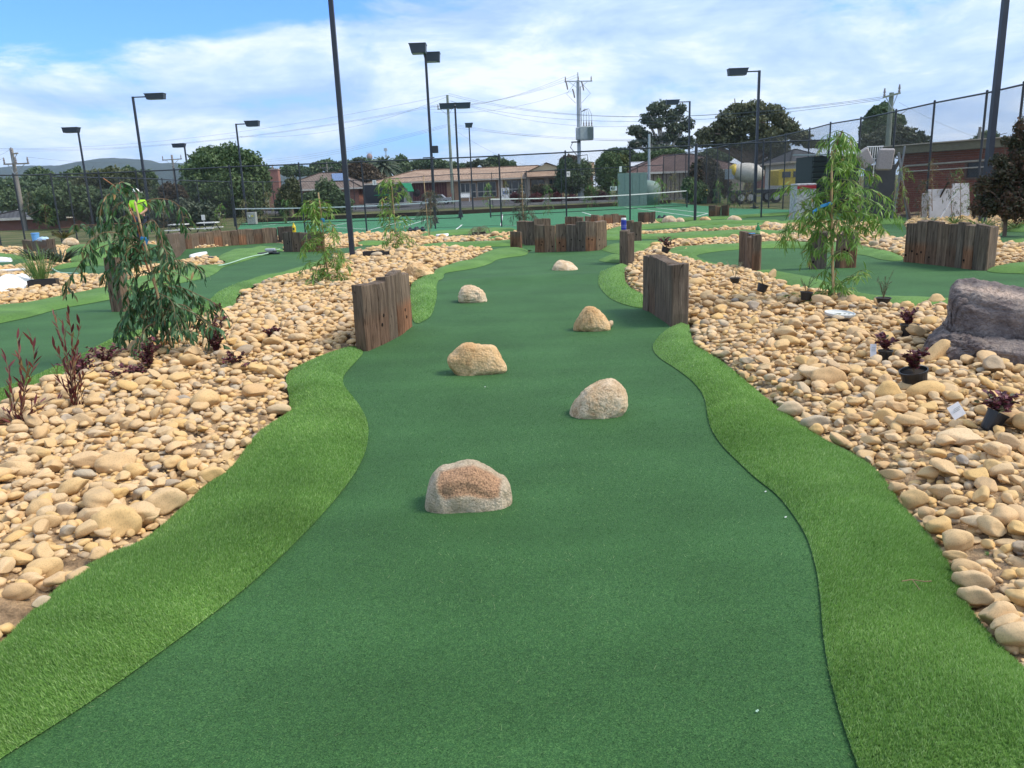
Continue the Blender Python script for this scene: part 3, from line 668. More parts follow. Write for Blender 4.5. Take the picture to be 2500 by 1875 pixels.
# hand-placed large stones along the edges, read off the photograph: (px, py, width px, height factor, tilt)
def bz(px, py):
    g = G(px, py); d = d_out(g[None, :2]); return np.array([g[0], g[1], float(bedz(g[0], g[1], d)[0])])
def edge_stone(px, py, wpx, lf=1.0, ang=0.0, hf=0.55, par=1):
    g = bz(px, py); r = wpx / 2 * math.hypot(g[1], 1.6) / FPX; z = max(g[2], float(H(g[0], g[1])) + 0.03)
    o = add_stone(beds[par], g[0], g[1], z + r * hf * 0.5, r, (rnd.gauss(0, .08), rnd.gauss(0, .08), math.radians(ang)), (r, r * lf / 0.76, r * hf / 0.48)); return o
for q in [(290, 1312, 108, .85, 25, .8, 0), (405, 1252, 98, .6, 30, .65, 0), (238, 1302, 84, .6, 0, .7, 0), (505, 1018, 74, .9, 60, .8, 0), (335, 1190, 62, .9, 0, .7, 0), (455, 1208, 56, .6, 20, .6, 0), (50, 1190, 100, .7, 0, .5, 0),
          (294, 1178, 100, .75, 10, .6, 0), (105, 1290, 60, .9, 0, .8, 0), (165, 1288, 56, .9, 0, .8, 0), (240, 1378, 45, .8, 40, .7, 0), (190, 1428, 74, .45, 55, .5, 0), (105, 1497, 50, .8, 70, .7, 0), (110, 1415, 80, .6, 40, .6, 0), (80, 1440, 62, .7, 0, .6, 0),
          (100, 1327, 105, .35, 25, .4, 0), (48, 1470, 72, .5, 5, .55, 0), (140, 1440, 56, .7, 30, .6, 0), (682, 1017, 60, .5, 5, .5, 0), (650, 985, 46, .45, 40, .5, 0), (600, 1095, 34, .8, 60, .8, 0), (520, 1180, 66, .5, 25, .6, 0), (210, 1067, 68, .55, 0, .6, 0), (345, 1120, 56, .5, 30, .6, 0), (355, 1105, 54, .7, 0, .6, 0),
          (2175, 1180, 66, .5, -15, .5, 1), (2187, 1210, 50, .5, -15, .5, 1), (2232, 1243, 70, .5, -15, .6, 1), (2257, 1273, 40, .7, -20, .7, 1), (2290, 1312, 62, .8, 0, .8, 1), (2330, 1348, 74, .6, -5, .7, 1), (2330, 1380, 56, .4, -25, .5, 1), (2352, 1413, 66, .6, -25, .6, 1), (2372, 1445, 86, .45, -25, .55, 1), (2378, 1482, 74, .5, -25, .6, 1),
          (2434, 1537, 90, .55, -5, .65, 1), (2478, 1588, 90, .7, -10, .8, 1), (2155, 1060, 60, 1, 0, .9, 1), (2340, 1120, 120, .5, -10, .6, 1), (2020, 965, 96, .6, 5, .6, 1), (2160, 1005, 70, .6, -20, .8, 1), (2255, 1000, 100, .5, 0, .6, 1), (2440, 1150, 60, .8, 0, .7, 1), (2290, 905, 84, .6, 15, .8, 1),
          (2235, 862, 54, .5, 0, .5, 1), (1990, 1050, 70, .4, -5, .5, 1), (1975, 1047, 40, .5, 0, .6, 1), (1925, 1018, 66, .5, -25, .5, 1), (1990, 1066, 36, .8, -30, .7, 1), (1880, 870, 46, .5, 60, .7, 1), (2085, 845, 58, .5, -10, .6, 1), (1995, 805, 36, .8, 0, .9, 1), (1886, 682, 26, .8, 20, 1.0, 1), (2281, 750, 50, .5, 0, .6, 1)]:
    edge_stone(*q)

# ================================================================== boulders
def boulder(name, outline, base, depth, mat, label, cat='boulder', k=0.8, noise=0.015, sub=5, seed=1, patch=None, fr=3.0, group=None, push=0.5, parent=None, sink=True):
    """outline traced clockwise in the photograph; solid of real depth standing on the ground"""
    b = G(*base); hd = np.array([b[0], b[1]]); hd = hd / np.linalg.norm(hd)
    c = b[:2] + hd * depth * push
    pts = []
    for px, py in outline:
        d = ray(px, py); t = (c @ hd) / (d[:2] @ hd); q = d * t; pts.append(((q[:2] - c) @ np.array([hd[1], -hd[0]]), CAMH + q[2]))
    pts = np.array(pts); zb = b[2]; low = pts[:, 1].min()
    ctr = np.array([pts[:, 0].mean(), (pts[:, 1].max() + low) / 2 * .9 + low * .1]); pts = chaikin(pts, 1)
    ang = np.arctan2(pts[:, 1] - ctr[1], pts[:, 0] - ctr[0]); rad = np.hypot(pts[:, 0] - ctr[0], pts[:, 1] - ctr[1]); o_ = np.argsort(ang); ang, rad = ang[o_], rad[o_]
    V, F = ICO[sub]; th = np.arctan2(V[:, 2], V[:, 0]); R = np.interp(th, np.r_[ang - 2 * PI, ang, ang + 2 * PI], np.r_[rad, rad, rad]); rx = np.hypot(V[:, 0], V[:, 2])
    q = rx ** k; X = np.cos(th) * R * q + ctr[0]; Z = np.sin(th) * R * q + ctr[1]; Yd = np.sign(V[:, 1]) * np.abs(V[:, 1]) ** k * depth / 2
    rs = np.random.RandomState(seed)
    for _ in range(6):
        n_ = rs.normal(size=3); n_ /= np.linalg.norm(n_); 
    w = wob(V, rs, noise, fr) + wob(V, rs, noise * .45, fr * 3) + wob(V, rs, noise * .25, fr * 7) + wob(V, rs, noise * .12, fr * 16)
    wx = c[0] + hd[1] * X + hd[0] * Yd; wy = c[1] - hd[0] * X + hd[1] * Yd
    if depth > .7:
        w = w + 0.5 * noise * (np.abs(np.sin(Z * 30 + 3 * np.sin(X * 3))) ** 3 - .4)
        for q_ in range(7):
            kk_ = rs.normal(size=3) * (5 + 4 * q_); ph = rs.uniform(0, 6); w = w - noise * (.75 / (1 + q_ * .6)) * np.clip(1 - np.abs(np.sin(V @ kk_ + 1.5 * np.sin(V @ rs.normal(size=3) * 4) + ph)) * 5, 0, 1)
    P3 = np.c_[wx, wy, Z] + V * w[:, None]
    if sink: lowm = P3[:, 2] < low + 0.3 * (zb - low) if False else P3[:, 2] < zb + 0.01; P3[lowm, 2] = zb - 0.03
    at = None
    if patch is not None:
        pp = np.array([proj(v)[:2] for v in P3]); ins = inside(pp, np.array(patch, float)) & (V[:, 1] < 0.35); dd = edge_dist(pp, np.array(patch, float)); at = {'patch': np.where(ins, np.clip(dd / 6, 0, 1), 0)}
        dep = np.where(ins, np.clip(dd / 10, 0, 1), 0) * -0.008; P3 = P3 + V * dep[:, None]
    else: at = {'patch': np.zeros(len(V))}
    loc = np.array([c[0], c[1], zb]); o = mesh_np(name, P3 - loc, F, mat, parent, True, loc, attrs=at)
    return tag(o, label, cat, group) if label else o
R_TAN = rock_mat('tan_sandstone', (0.56, 0.35, 0.17), (0.72, 0.49, 0.26), (0.82, 0.60, 0.36), (0.8, 0.74, 0.68), 1.0)
R_PALE = rock_mat('pale_speckled_rock', (0.60, 0.43, 0.26), (0.76, 0.59, 0.40), (0.84, 0.70, 0.52), (0.60, 0.50, 0.42), 1.3)
R_GREYB = rock_mat('grey_rock_with_rust_face', (0.50, 0.41, 0.28), (0.60, 0.50, 0.36), (0.70, 0.60, 0.46), (0.75, 0.72, 0.68), 1.6, flank=(0.42, 0.27, 0.165, 1))
R_PURP = rock_mat('purple_brown_rock', (0.15, 0.13, 0.13), (0.25, 0.215, 0.205), (0.40, 0.34, 0.30), (0.55, 0.5, 0.52), 0.6, flank=(0.46, 0.38, 0.32, 1))
S = 0.14467
def tr(pts, ox, oy, s): return [(ox + x * s, oy + y * s) for x, y in pts]
b1 = tr([(420, 900), (440, 700), (490, 510), (640, 318), (820, 285), (1060, 210), (1215, 203), (1420, 290), (1690, 450), (1770, 470), (1835, 620), (1845, 900), (1820, 970), (1560, 1065), (1280, 1110), (1000, 1140), (700, 1172), (480, 1100), (425, 1010)], 980, 1100, S)
boulder('boulder', b1, (1140, 1258), 0.27, R_GREYB, 'grey speckled boulder with rust-red top face, nearest on the putting lane', k=0.62, noise=0.006, seed=3,
        patch=tr([(640, 330), (900, 260), (1215, 215), (1500, 330), (1720, 470), (1690, 640), (1680, 810), (1480, 850), (1300, 830), (1150, 790), (900, 810), (730, 860), (600, 720), (575, 560), (600, 420)], 980, 1100, S), group='boulders on the middle putting lane')
b2 = tr([(210, 340), (230, 290), (280, 255), (340, 185), (400, 160), (560, 172), (690, 180), (740, 215), (790, 300), (850, 430), (790, 470), (650, 495), (450, 535), (350, 525), (290, 460)], 1040, 800, .235)
boulder('boulder', b2, (1155, 921), 0.26, R_TAN, 'smooth orange-tan boulder leaning left on the putting lane, second from front', k=0.7, noise=0.008, seed=4, group='boulders on the middle putting lane')
b3 = tr([(1490, 925), (1510, 830), (1560, 740), (1660, 630), (1790, 560), (1920, 530), (2010, 575), (2080, 665), (2100, 760), (2090, 850), (2010, 925), (1880, 1000), (1750, 990), (1620, 965), (1500, 945)], 1040, 800, .235)
boulder('boulder', b3, (1462, 1028), 0.30, R_PALE, 'pale egg-shaped boulder on the right side of the putting lane', k=0.85, noise=0.008, seed=5, group='boulders on the middle putting lane')
b4 = tr([(738, 1210), (745, 1150), (790, 1060), (850, 1000), (890, 987), (950, 1000), (1000, 1050), (1050, 1115), (1075, 1190), (1060, 1210), (900, 1238), (790, 1225)], 1200, 480, .2712)
boulder('boulder', b4, (1445, 813), 0.30, R_TAN, 'tan cone-shaped boulder in the middle of the putting lane below the right timber wall', k=0.85, noise=0.01, seed=6, group='boulders on the middle putting lane')
boulder('boulder', tr([(1050, 1125), (1080, 1112), (1097, 1130), (1090, 1165), (1060, 1180), (1045, 1150)], 1200, 480, .2712), (1490, 803), 0.10, R_PALE, 'fist-sized stone leaning against the cone-shaped tan boulder', cat='stone', k=0.9, noise=0.003, sub=2, seed=8, sink=False)
b5 = tr([(1540, 850), (1545, 800), (1580, 745), (1625, 723), (1700, 740), (1760, 760), (1795, 805), (1810, 885), (1700, 895), (1600, 893), (1550, 875)], 700, 500, .2712)
boulder('boulder', b5, (1150, 742), 0.36, R_PALE, 'pale squat boulder with a dark stain, upper left of the putting lane', k=0.7, noise=0.012, seed=9, group='boulders on the middle putting lane')
b6 = tr([(535, 680), (560, 620), (600, 575), (650, 570), (710, 590), (760, 630), (790, 680), (760, 720), (560, 720)], 1200, 480, .2712)
boulder('boulder', b6, (1382, 662), 0.5, R_PALE, 'brown speckled rounded boulder half hidden behind the ridge in the putting lane', k=0.85, noise=0.012, seed=10, group='boulders on the middle putting lane')
b7 = tr([(1075, 560), (1110, 520), (1150, 513), (1230, 540), (1300, 590), (1350, 630), (1365, 650), (1300, 655), (1240, 650), (1180, 668), (1130, 700), (1080, 700)], 700, 500, .2712)
boulder('boulder', b7, (1035, 682), 0.6, R_TAN, 'large pinkish tan boulder at the bed edge behind the left timber wall', k=0.8, noise=0.02, seed=11)
# big purple rock at the right
rk = tr([(580, 1290), (650, 1160), (760, 1000), (940, 910), (1020, 760), (1060, 560), (1110, 330), (1170, 240), (1400, 215), (1700, 235), (1900, 280), (2212, 345), (2700, 420), (3050, 700), (3100, 1200), (2900, 1560), (2400, 1560), (1730, 1520), (1500, 1460), (1000, 1430), (700, 1390)], 2150, 660, .1582)
big = boulder('boulder', rk, (2380, 895), 1.0, R_PURP, 'large purple-grey flat-topped rock at the right edge of the photo', k=0.34, noise=0.03, seed=14, fr=2.6,
        patch=tr([(1120, 330), (1170, 240), (1700, 235), (2212, 345), (2700, 420), (2700, 500), (2212, 470), (1880, 430), (1500, 340), (1200, 290)], 2150, 660, .1582))
# big purple rock: foot ledge
boulder('ledge', tr([(580, 1290), (640, 1180), (780, 1010), (940, 940), (1300, 960), (1800, 1030), (2300, 1060), (2700, 1100), (2700, 1560), (1730, 1520), (1000, 1430), (700, 1385)], 2150, 660, .1582), (2330, 905), 0.75, R_PURP, None, k=0.55, noise=0.028, seed=15, fr=3.5, push=0.42, parent=None)
lg = bpy.data.objects['ledge']; lg.parent = big; lg.matrix_parent_inverse = Matrix.Translation(-big.location)
# boulders of the far beds
for i, (px, py, w, h, lab) in enumerate([(1634, 546, 40, 20, 'tan rounded boulder left of the row of rocks along the far bed'), (1590, 544, 28, 12, 'low flat boulder beside three dark posts in the far bed'), (1659, 545, 26, 14, 'tan rounded boulder second in the far rock row'),
                                        (1721, 540, 30, 12, 'flat tan boulder third in the far rock row'), (1792, 542, 40, 16, 'broad flat boulder at the right end of the far rock row'), (1641, 600, 18, 16, 'grey upright stone at the left tip of the stone strip'), (1888, 560, 60, 18, 'pile stone on top of the stone strip behind the green bottle'),
                                        (1672, 617, 36, 12, 'flat stone on top of the bed left of the right-hand green'), (172, 598, 44, 18, 'reddish squared boulder under the black seedling tray at the far left')]):
    o = boulder('boulder', [(px - w / 2, py), (px - w * .42, py - h * .6), (px - w * .1, py - h), (px + w * .25, py - h * .9), (px + w * .46, py - h * .5), (px + w / 2, py), (px, py + 3)], (px, py), 0.35, R_TAN if i % 2 else R_PALE, lab, k=.85, noise=.01, sub=3, seed=30 + i, group='boulders of the far beds')

# ================================================================== railway-sleeper walls
def sleeper_mesh(w, t, h, seed):
    """one sleeper, origin at the middle of its foot, slightly worn block"""
    rs_ = random.Random(seed); nz = 7; b = 0.012; V = []; F = []
    prof = [(-w / 2 + b, -t / 2), (w / 2 - b, -t / 2), (w / 2, -t / 2 + b), (w / 2, t / 2 - b), (w / 2 - b, t / 2), (-w / 2 + b, t / 2), (-w / 2, t / 2 - b), (-w / 2, -t / 2 + b)]
    zs = [-0.12 + (h + 0.12) * i / (nz - 1) for i in range(nz)]; zs[-1] = h - 0.008; zs.append(h)
    tl = (rs_.uniform(-.012, .012), rs_.uniform(-.01, .01))
    for iz, z in enumerate(zs):
        s = 0.93 if iz == len(zs) - 1 else 1.0; jx, jy = rs_.uniform(-.004, .004), rs_.uniform(-.003, .003)
        for x, y in prof:
            zz = z + (tl[0] * x / w * 2 + tl[1] * y / t * 2 if iz >= len(zs) - 2 else 0) + (rs_.uniform(-.006, .004) if iz >= len(zs) - 2 else 0)
            V.append((x * s + jx + rs_.uniform(-.003, .003), y * s + jy + rs_.uniform(-.0025, .0025), zz))
    for i in range(len(zs) - 1):
        for k in range(8): F.append((i * 8 + k, i * 8 + (k + 1) % 8, (i + 1) * 8 + (k + 1) % 8, (i + 1) * 8 + k))
    F.append([len(zs) * 8 - 8 + k for k in range(8)]); return V, F
M_HOLE = plain('bolt_hole_painted_shade', (0.012, 0.01, 0.009), 0.9, 0.1)  # black of the raised discs that paint the shade inside bolt holes
def wall(name, feet, tops, label, cat, thick=0.13, side=1, group=None, holes=0, names='sleeper'):
    """feet: px points along the visible foot line, n+1 for n sleepers; tops: px y of each top; side: which way the thickness goes"""
    pts = [G(*p)[:2] for p in feet]; base = np.array([*pts[0], float(H(*pts[0]))]); multi = len(tops) > 1
    root = empty(name, base, label, cat, group) if multi else None
    for i, ty in enumerate(tops):
        a, b = pts[i], pts[i + 1]; w = np.linalg.norm(b - a); m = (a + b) / 2; u = (b - a) / w; nrm = np.array([-u[1], u[0]]) * side
        zt = topz((feet[i][0] + feet[i + 1][0]) / 2, ty, m); zb = float(H(*m)); c = m + nrm * (thick / 2 + random.Random(int(feet[i][0] * 3)).uniform(-.008, .010))
        V, F = sleeper_mesh(w * 0.988, thick, max(0.15, zt - zb + random.Random(i * 7 + int(feet[0][0])).uniform(-.012, .012)), int(feet[i][0] * 7 + i)); ang = math.atan2(u[1], u[0])
        me = bpy.data.meshes.new(names); me.from_pydata(V, [], F); me.materials.append(M_WOOD)
        o = bpy.data.objects.new(names if multi else name, me); link(o, root); o.rotation_euler[2] = ang
        loc = np.array([c[0], c[1], zb]); o.location = tuple(loc - base) if multi else tuple(loc)
        if not multi: tag(o, label, cat, group); root2 = o
        if holes and rnd.random() < holes:
            fs_ = -1 if (np.array([-u[1], u[0]]) @ m) > 0 else 1
            mb = MB()
            for _ in range(rnd.choice((1, 2, 2))):
                x, z = rnd.uniform(-.3, .3) * w, rnd.uniform(.08, .34); mb.lathe([(0.02, 0), (0.02, 0.004)], (x, fs_ * (thick / 2 - 0.001), z), 8, (0, fs_, 0))
            hb = mesh_np('bolt_hole_shade_disc', mb.V, mb.F, M_HOLE, o)
    return root
wall('sleeper_wall', [(899, 861), (933, 846), (956, 834), (974, 824), (990, 813), (1009, 799)], [695, 686, 671, 664, 668], 'dark weathered timber sleeper wall at the left edge of the middle lane, nearest left', 'timber wall', 0.13, 1, holes=.5)
wall('sleeper_wall', [(1570, 757), (1583, 763), (1597, 772), (1624, 790), (1639, 801)], [622, 628, 638, 645], 'dark timber sleeper wall at the right edge of the middle lane with a burn-black patch', 'timber wall', 0.2, 1, holes=.2)
bf = [(1306, 617), (1330, 617.5), (1357, 616), (1382, 615), (1406, 615), (1430, 615), (1456, 613), (1482, 608)]
wall('sleeper_wall', bf, [550, 551, 546, 548, 541, 541, 541], 'curved sleeper wall of seven timbers at the head of the middle lane', 'timber wall', 0.14, 1, holes=1)
wall('sleeper_wall', [(1262, 599), (1286, 600), (1305, 600), (1326, 599), (1346, 598)], [539, 541, 534, 533], 'four weathered sleepers stepping up behind the left end of the curved wall', 'timber wall', 0.14, 1)
wall('sleeper_post', [(1246, 609), (1272, 609)], [565], 'short single timber stub left of the curved sleeper wall', 'timber post', 0.14, 1)
wall('sleeper_wall', [(1514, 645), (1532, 648), (1539, 641)], [568, 560], 'pair of narrow timbers under the blue can, right of the curved wall', 'timber post', 0.16, 1)
wall('sleeper_post', [(1543, 595), (1567, 594)], [541], 'single wide sleeper post standing right of the blue can', 'timber post', 0.16, 1, holes=1)
wall('sleeper_post', [(1529, 590), (1542, 590)], [538], 'narrow timber post half hidden directly behind the blue can', 'timber post', 0.16, 1)
wall('sleeper_wall', [(1379, 569), (1393, 569), (1407, 569), (1421, 569)], [530, 530, 530], 'three far sleepers just above the left part of the curved wall', 'timber wall', 0.15, 1)
wall('sleeper_wall', [(1427, 556), (1442, 556), (1459, 556), (1476, 554), (1496, 553), (1511, 552), (1529, 551)], [529, 524, 528, 524, 522, 525], 'far row of six sleepers above the right part of the curved wall', 'timber wall', 0.15, 1)
wall('sleeper_wall', [(1557, 546), (1573, 546), (1587, 545), (1601, 544)], [518, 518, 517], 'three dark sleepers in the far bed before the tennis court', 'timber wall', 0.15, 1)
wall('sleeper_wall', [(1729, 534), (1745, 534), (1760, 533), (1776, 533)], [502, 504, 501], 'three reddish sleepers standing alone at the far right of the tennis court', 'timber wall', 0.15, 1)
wall('sleeper_wall', [(1801, 655), (1816, 657), (1827, 661), (1836, 667), (1859, 664)], [565, 566, 571, 578], 'cluster of sleepers carrying the green bottle on the right green', 'timber post', 0.14, 1)
wall('sleeper_wall', [(1975, 659), (2017, 658)], [566], 'reddish sleeper left of the stake behind the bright green sapling', 'timber post', 0.2, 1, holes=1)
wall('sleeper_wall', [(2036, 655), (2050, 656), (2090, 655)], [572, 567], 'two sleepers with a bolt hole right of the stake behind the bright green sapling', 'timber post', 0.2, 1, holes=1)
for nm in ('sleeper_wall',): pass
wall('sleeper_wall', [(2205, 641), (2230, 643), (2255, 646), (2281, 649), (2307, 652), (2328, 655), (2346, 657), (2370, 660), (2385, 662), (2407, 663), (2430, 652)], [546, 539, 541, 547, 547, 544, 550, 547, 551, 552], 'tall curved sleeper wall of ten timbers at the right side of the photo', 'timber wall', 0.15, 1, holes=.6)
hx = [396, 414, 427, 441, 456, 471, 489, 506, 525, 545, 566, 584, 603, 622, 643, 661, 680, 697, 719]
hb_ = [(x, 622 - 26 * ((x - 396) / 140) if x < 480 else 606 - 13 * min(1, ((x - 480) / 200))) for x in hx]
htp = [571, 570, 569, 569, 570, 571, 567, 566, 562, 565, 563, 560, 559, 560, 557, 556, 554, 552]
wall('sleeper_wall', hb_, [t - 0 for t in htp], 'long low sleeper wall of many timbers on the left, before the tennis net', 'timber wall', 0.14, 1)
wall('sleeper_wall', [(693, 616), (714, 616), (737, 616), (760, 616), (776, 616), (793, 615)], [566, 567, 568, 566, 567], 'short sleeper wall with bolt holes behind the left staked sapling', 'timber wall', 0.14, 1, holes=1)
wall('sleeper_wall', [(60, 626), (83, 627), (103, 627), (119, 627), (137, 625)], [586, 586, 586, 583], 'sleeper wall at the far left under the blue bucket', 'timber wall', 0.14, 1)
wall('sleeper_post', [(272, 763), (305, 763)], [630], 'single leaning sleeper post behind the drooping sapling', 'timber post', 0.16, 1)

# ================================================================== tennis court, fences, light poles
M_BLK = plain('black_powder_coat', (0.022, 0.028, 0.036), 0.45, 0.5, 0.0, 0.1, 3)
M_POLE = plain('dark_blue_grey_pole_paint', (0.020, 0.027, 0.040), 0.4, 0.5, 0.0, 0.12, 3)
M_LAMP = plain('lamp_housing_grey', (0.045, 0.058, 0.078), 0.5, 0.4, 0, 0.1, 3)
M_GLASS_L = plain('lamp_glass', (0.35, 0.38, 0.40), 0.2, 0.6)
M_WHITE = plain('white_paint', (0.78, 0.78, 0.75), 0.6, 0.3, 0, 0.05)
M_COURT = None
def court():
    m, nt, b = base_mat('court_synthetic_grass', 0.85, 0.2)
    n = tex(nt, 1.2, 5, 0.6); n2 = tex(nt, 30, 3, 0.7)
    c = ramp(nt, n, [(0.3, (0.042, 0.165, 0.075)), (0.7, (0.062, 0.225, 0.105))]); c = mixc(nt, 0.4, c, ramp(nt, n2, [(0.3, (0.75,) * 3), (0.7, (1.15,) * 3)]), 'MULTIPLY')
    nt.links.new(c, b.inputs['Base Color'])
    pts = [G(-60, 640), G(420, 590), GF(860, 572), GF(1225, 562), GF(1540, 549), GF(1698, 535), GF(1861, 526), GF(2010, 523), GF(1930, 512), GF(1800, 509), GF(1720, 503), GF(1632, 494), GF(1500, 499), GF(1290, 507), GF(1120, 517), GF(900, 528), GF(590, 545)]
    pts = [GF(560, 590)] + pts[2:] 
    V = [(p[0], p[1], 0.002) for p in pts]
    return tag(mesh_np('tennis_court', V, [list(range(len(V)))], m), kind='structure')
court()
def court_line(a, b, w=0.07):
    A, B = GF(*a), GF(*b); u = (B - A)[:2]; u /= np.linalg.norm(u); n = np.array([-u[1], u[0]]) * w / 2
    return [(A[0] - n[0], A[1] - n[1], 0.007), (B[0] - n[0], B[1] - n[1], 0.007), (B[0] + n[0], B[1] + n[1], 0.007), (A[0] + n[0], A[1] + n[1], 0.007)]
for a, b in [((1524, 505), (1696, 529)), ((1600, 507), (1728, 521)), ((1421, 518), (1444, 525)), ((1227, 524), (1223, 551)), ((898, 563), (1011, 533)), ((985, 554), (1045, 535)), ((762, 561), (850, 544)), ((1225, 552), (1262, 551)),
             ((640, 552), (720, 541)), ((1128, 549), (1095, 575)), ((900, 560), (760, 552)), ((560, 545), (700, 538)), ((1250, 510), (1520, 500)), ((1728, 521), (1700, 529)), ((700, 537), (1000, 527))]:
    q = court_line(a, b); tag(mesh_np('court_line', q, [[0, 1, 2, 3]], M_WHITE), kind='structure')

def chain_bay(A, B, h, z0, z1=None, p=0.05, r=0.0016):
    """diagonal wires of one bay of chain link, real wire"""
    L = np.linalg.norm(B - A); u = (B - A) / L; n_ = np.array([-u[1], u[0]]); V = []; F = []
    q = p * 1.42; k = -h
    segs = []
    while k < L:
        x0, zA = k, 0.0; x1, zB = k + h, h
        if x0 < 0: zA = -x0; x0 = 0.0
        if x1 > L: zB = h - (x1 - L); x1 = L
        if x1 - x0 > 0.02: segs.append((x0, zA, x1, zB)); segs.append((L - x0, zA, L - x1, zB))
        k += q
    for i, (x0, a, x1, b) in enumerate(segs):
        b_ = len(V); off = 0.002 * (1 if i % 2 else -1)
        for (x, z) in ((x0, a), (x1, b)):
            P0 = np.array([*(A + u * x + n_ * off), z0 + z])
            for an in (90, 210, 330):
                V.append(P0 + np.array([n_[0] * math.sin(math.radians(an)), n_[1] * math.sin(math.radians(an)), math.cos(math.radians(an))]) * r)
        F += [(b_, b_ + 1, b_ + 4, b_ + 3), (b_ + 1, b_ + 2, b_ + 5, b_ + 4), (b_ + 2, b_, b_ + 3, b_ + 5)]
    return V, F
M_WIRE = plain('black_fence_wire', (0.03, 0.035, 0.04), 0.5, 0.4)
def fence(pts, h, label, post_r=0.035, pitch=0.05, z0=0.0, thick_last=False, rail_r=0.028, group=None, gauge=0.0027):
    """pts: px of post tops; posts stand on the ground at those places, all of height h"""
    W_ = []
    for px, py in pts:
        d = ray(px, py); t = (h + z0 - CAMH) / d[2]; W_.append(np.array([d[0] * t, d[1] * t]))
    root = empty('chain_link_fence', (W_[0][0], W_[0][1], z0), label, 'fence', group)
    for i, w in enumerate(W_):
        mb = MB(); rr = post_r * (1.7 if thick_last and i == len(W_) - 1 else 1)
        mb.tube([(w[0], w[1], z0 - .1), (w[0], w[1], z0 + h + .04)], rr, 8); mb.lathe([(rr * 1.15, 0), (rr * 1.1, 0.03), (rr * .4, .05)], (w[0], w[1], z0 + h + .02), 8)
        part(mb, 'post', M_BLK, root)
    for i in range(len(W_) - 1):
        a, b = W_[i], W_[i + 1]; mb = MB(); mb.tube([(a[0], a[1], z0 + h - .02), (b[0], b[1], z0 + h - .02)], rail_r, 6); part(mb, 'top_rail', M_BLK, root)
        V, F = chain_bay(a, b, h - .06, z0 + 0.02, p=pitch, r=gauge); base = np.array(root.location); mesh_np('wire_mesh', np.array(V) - base, np.array(F), M_WIRE, root)
        mb = MB(); mb.tube([(a[0], a[1], z0 + .05), (b[0], b[1], z0 + .05)], 0.006, 4); part(mb, 'tension_wire', M_WIRE, root)
    return W_
near_pts = [(-120, 430), (-30, 427), (32, 426.5), (74, 426), (123, 425), (240, 421.5), (331, 418), (425, 413.5), (560, 406.5), (729, 400), (882, 394), (1053, 387), (1218, 379.5), (1380, 371), (1538, 362.5), (1700, 354.5)]
near_pts = [p for p in near_pts if p[0] not in (74,)]
fence(near_pts, 3.05, 'long black chain link fence just beyond the putting course, below the tall lamps', thick_last=True)
fence([(1701, 354.5), (1865, 346.5), (2024, 340)], 3.15, 'short chain link fence between the thick corner post and the high right fence', post_r=0.035)
right_pts = [(1620, 382.5), (1648, 377.5), (1675, 372.5), (1700, 368), (1726, 363), (1752, 358.5), (1781, 353), (1811, 348.5), (1845, 342), (1883, 335.5), (1919, 328), (1977, 314.5), (2028, 301), (2102, 289), (2188, 270.5), (2282, 249.5), (2410, 225), (2500, 204), (2640, 168)]
fence(right_pts, 3.95, 'high black chain link fence running away on the right side to the far court corner', post_r=0.036, pitch=0.052)
fence([(124, 430), (163, 431), (208, 432), (290, 434), (351, 435), (395, 437), (480, 441), (560, 443)], 3.0, 'low distant black chain link fence behind the left end of the near fence', post_r=0.032, pitch=0.10)
fence([(590, 443.5), (617, 443.5), (641, 443.5), (664, 443.5), (686, 443.5), (777, 442), (862, 440), (950, 436), (1034, 430), (1106, 425), (1200, 423), (1285, 418), (1370, 414), (1454, 411), (1556, 405), (1619, 402.5)], 3.0, 'far black chain link fence along the back of the tennis court before the car park', post_r=0.03, pitch=0.11)

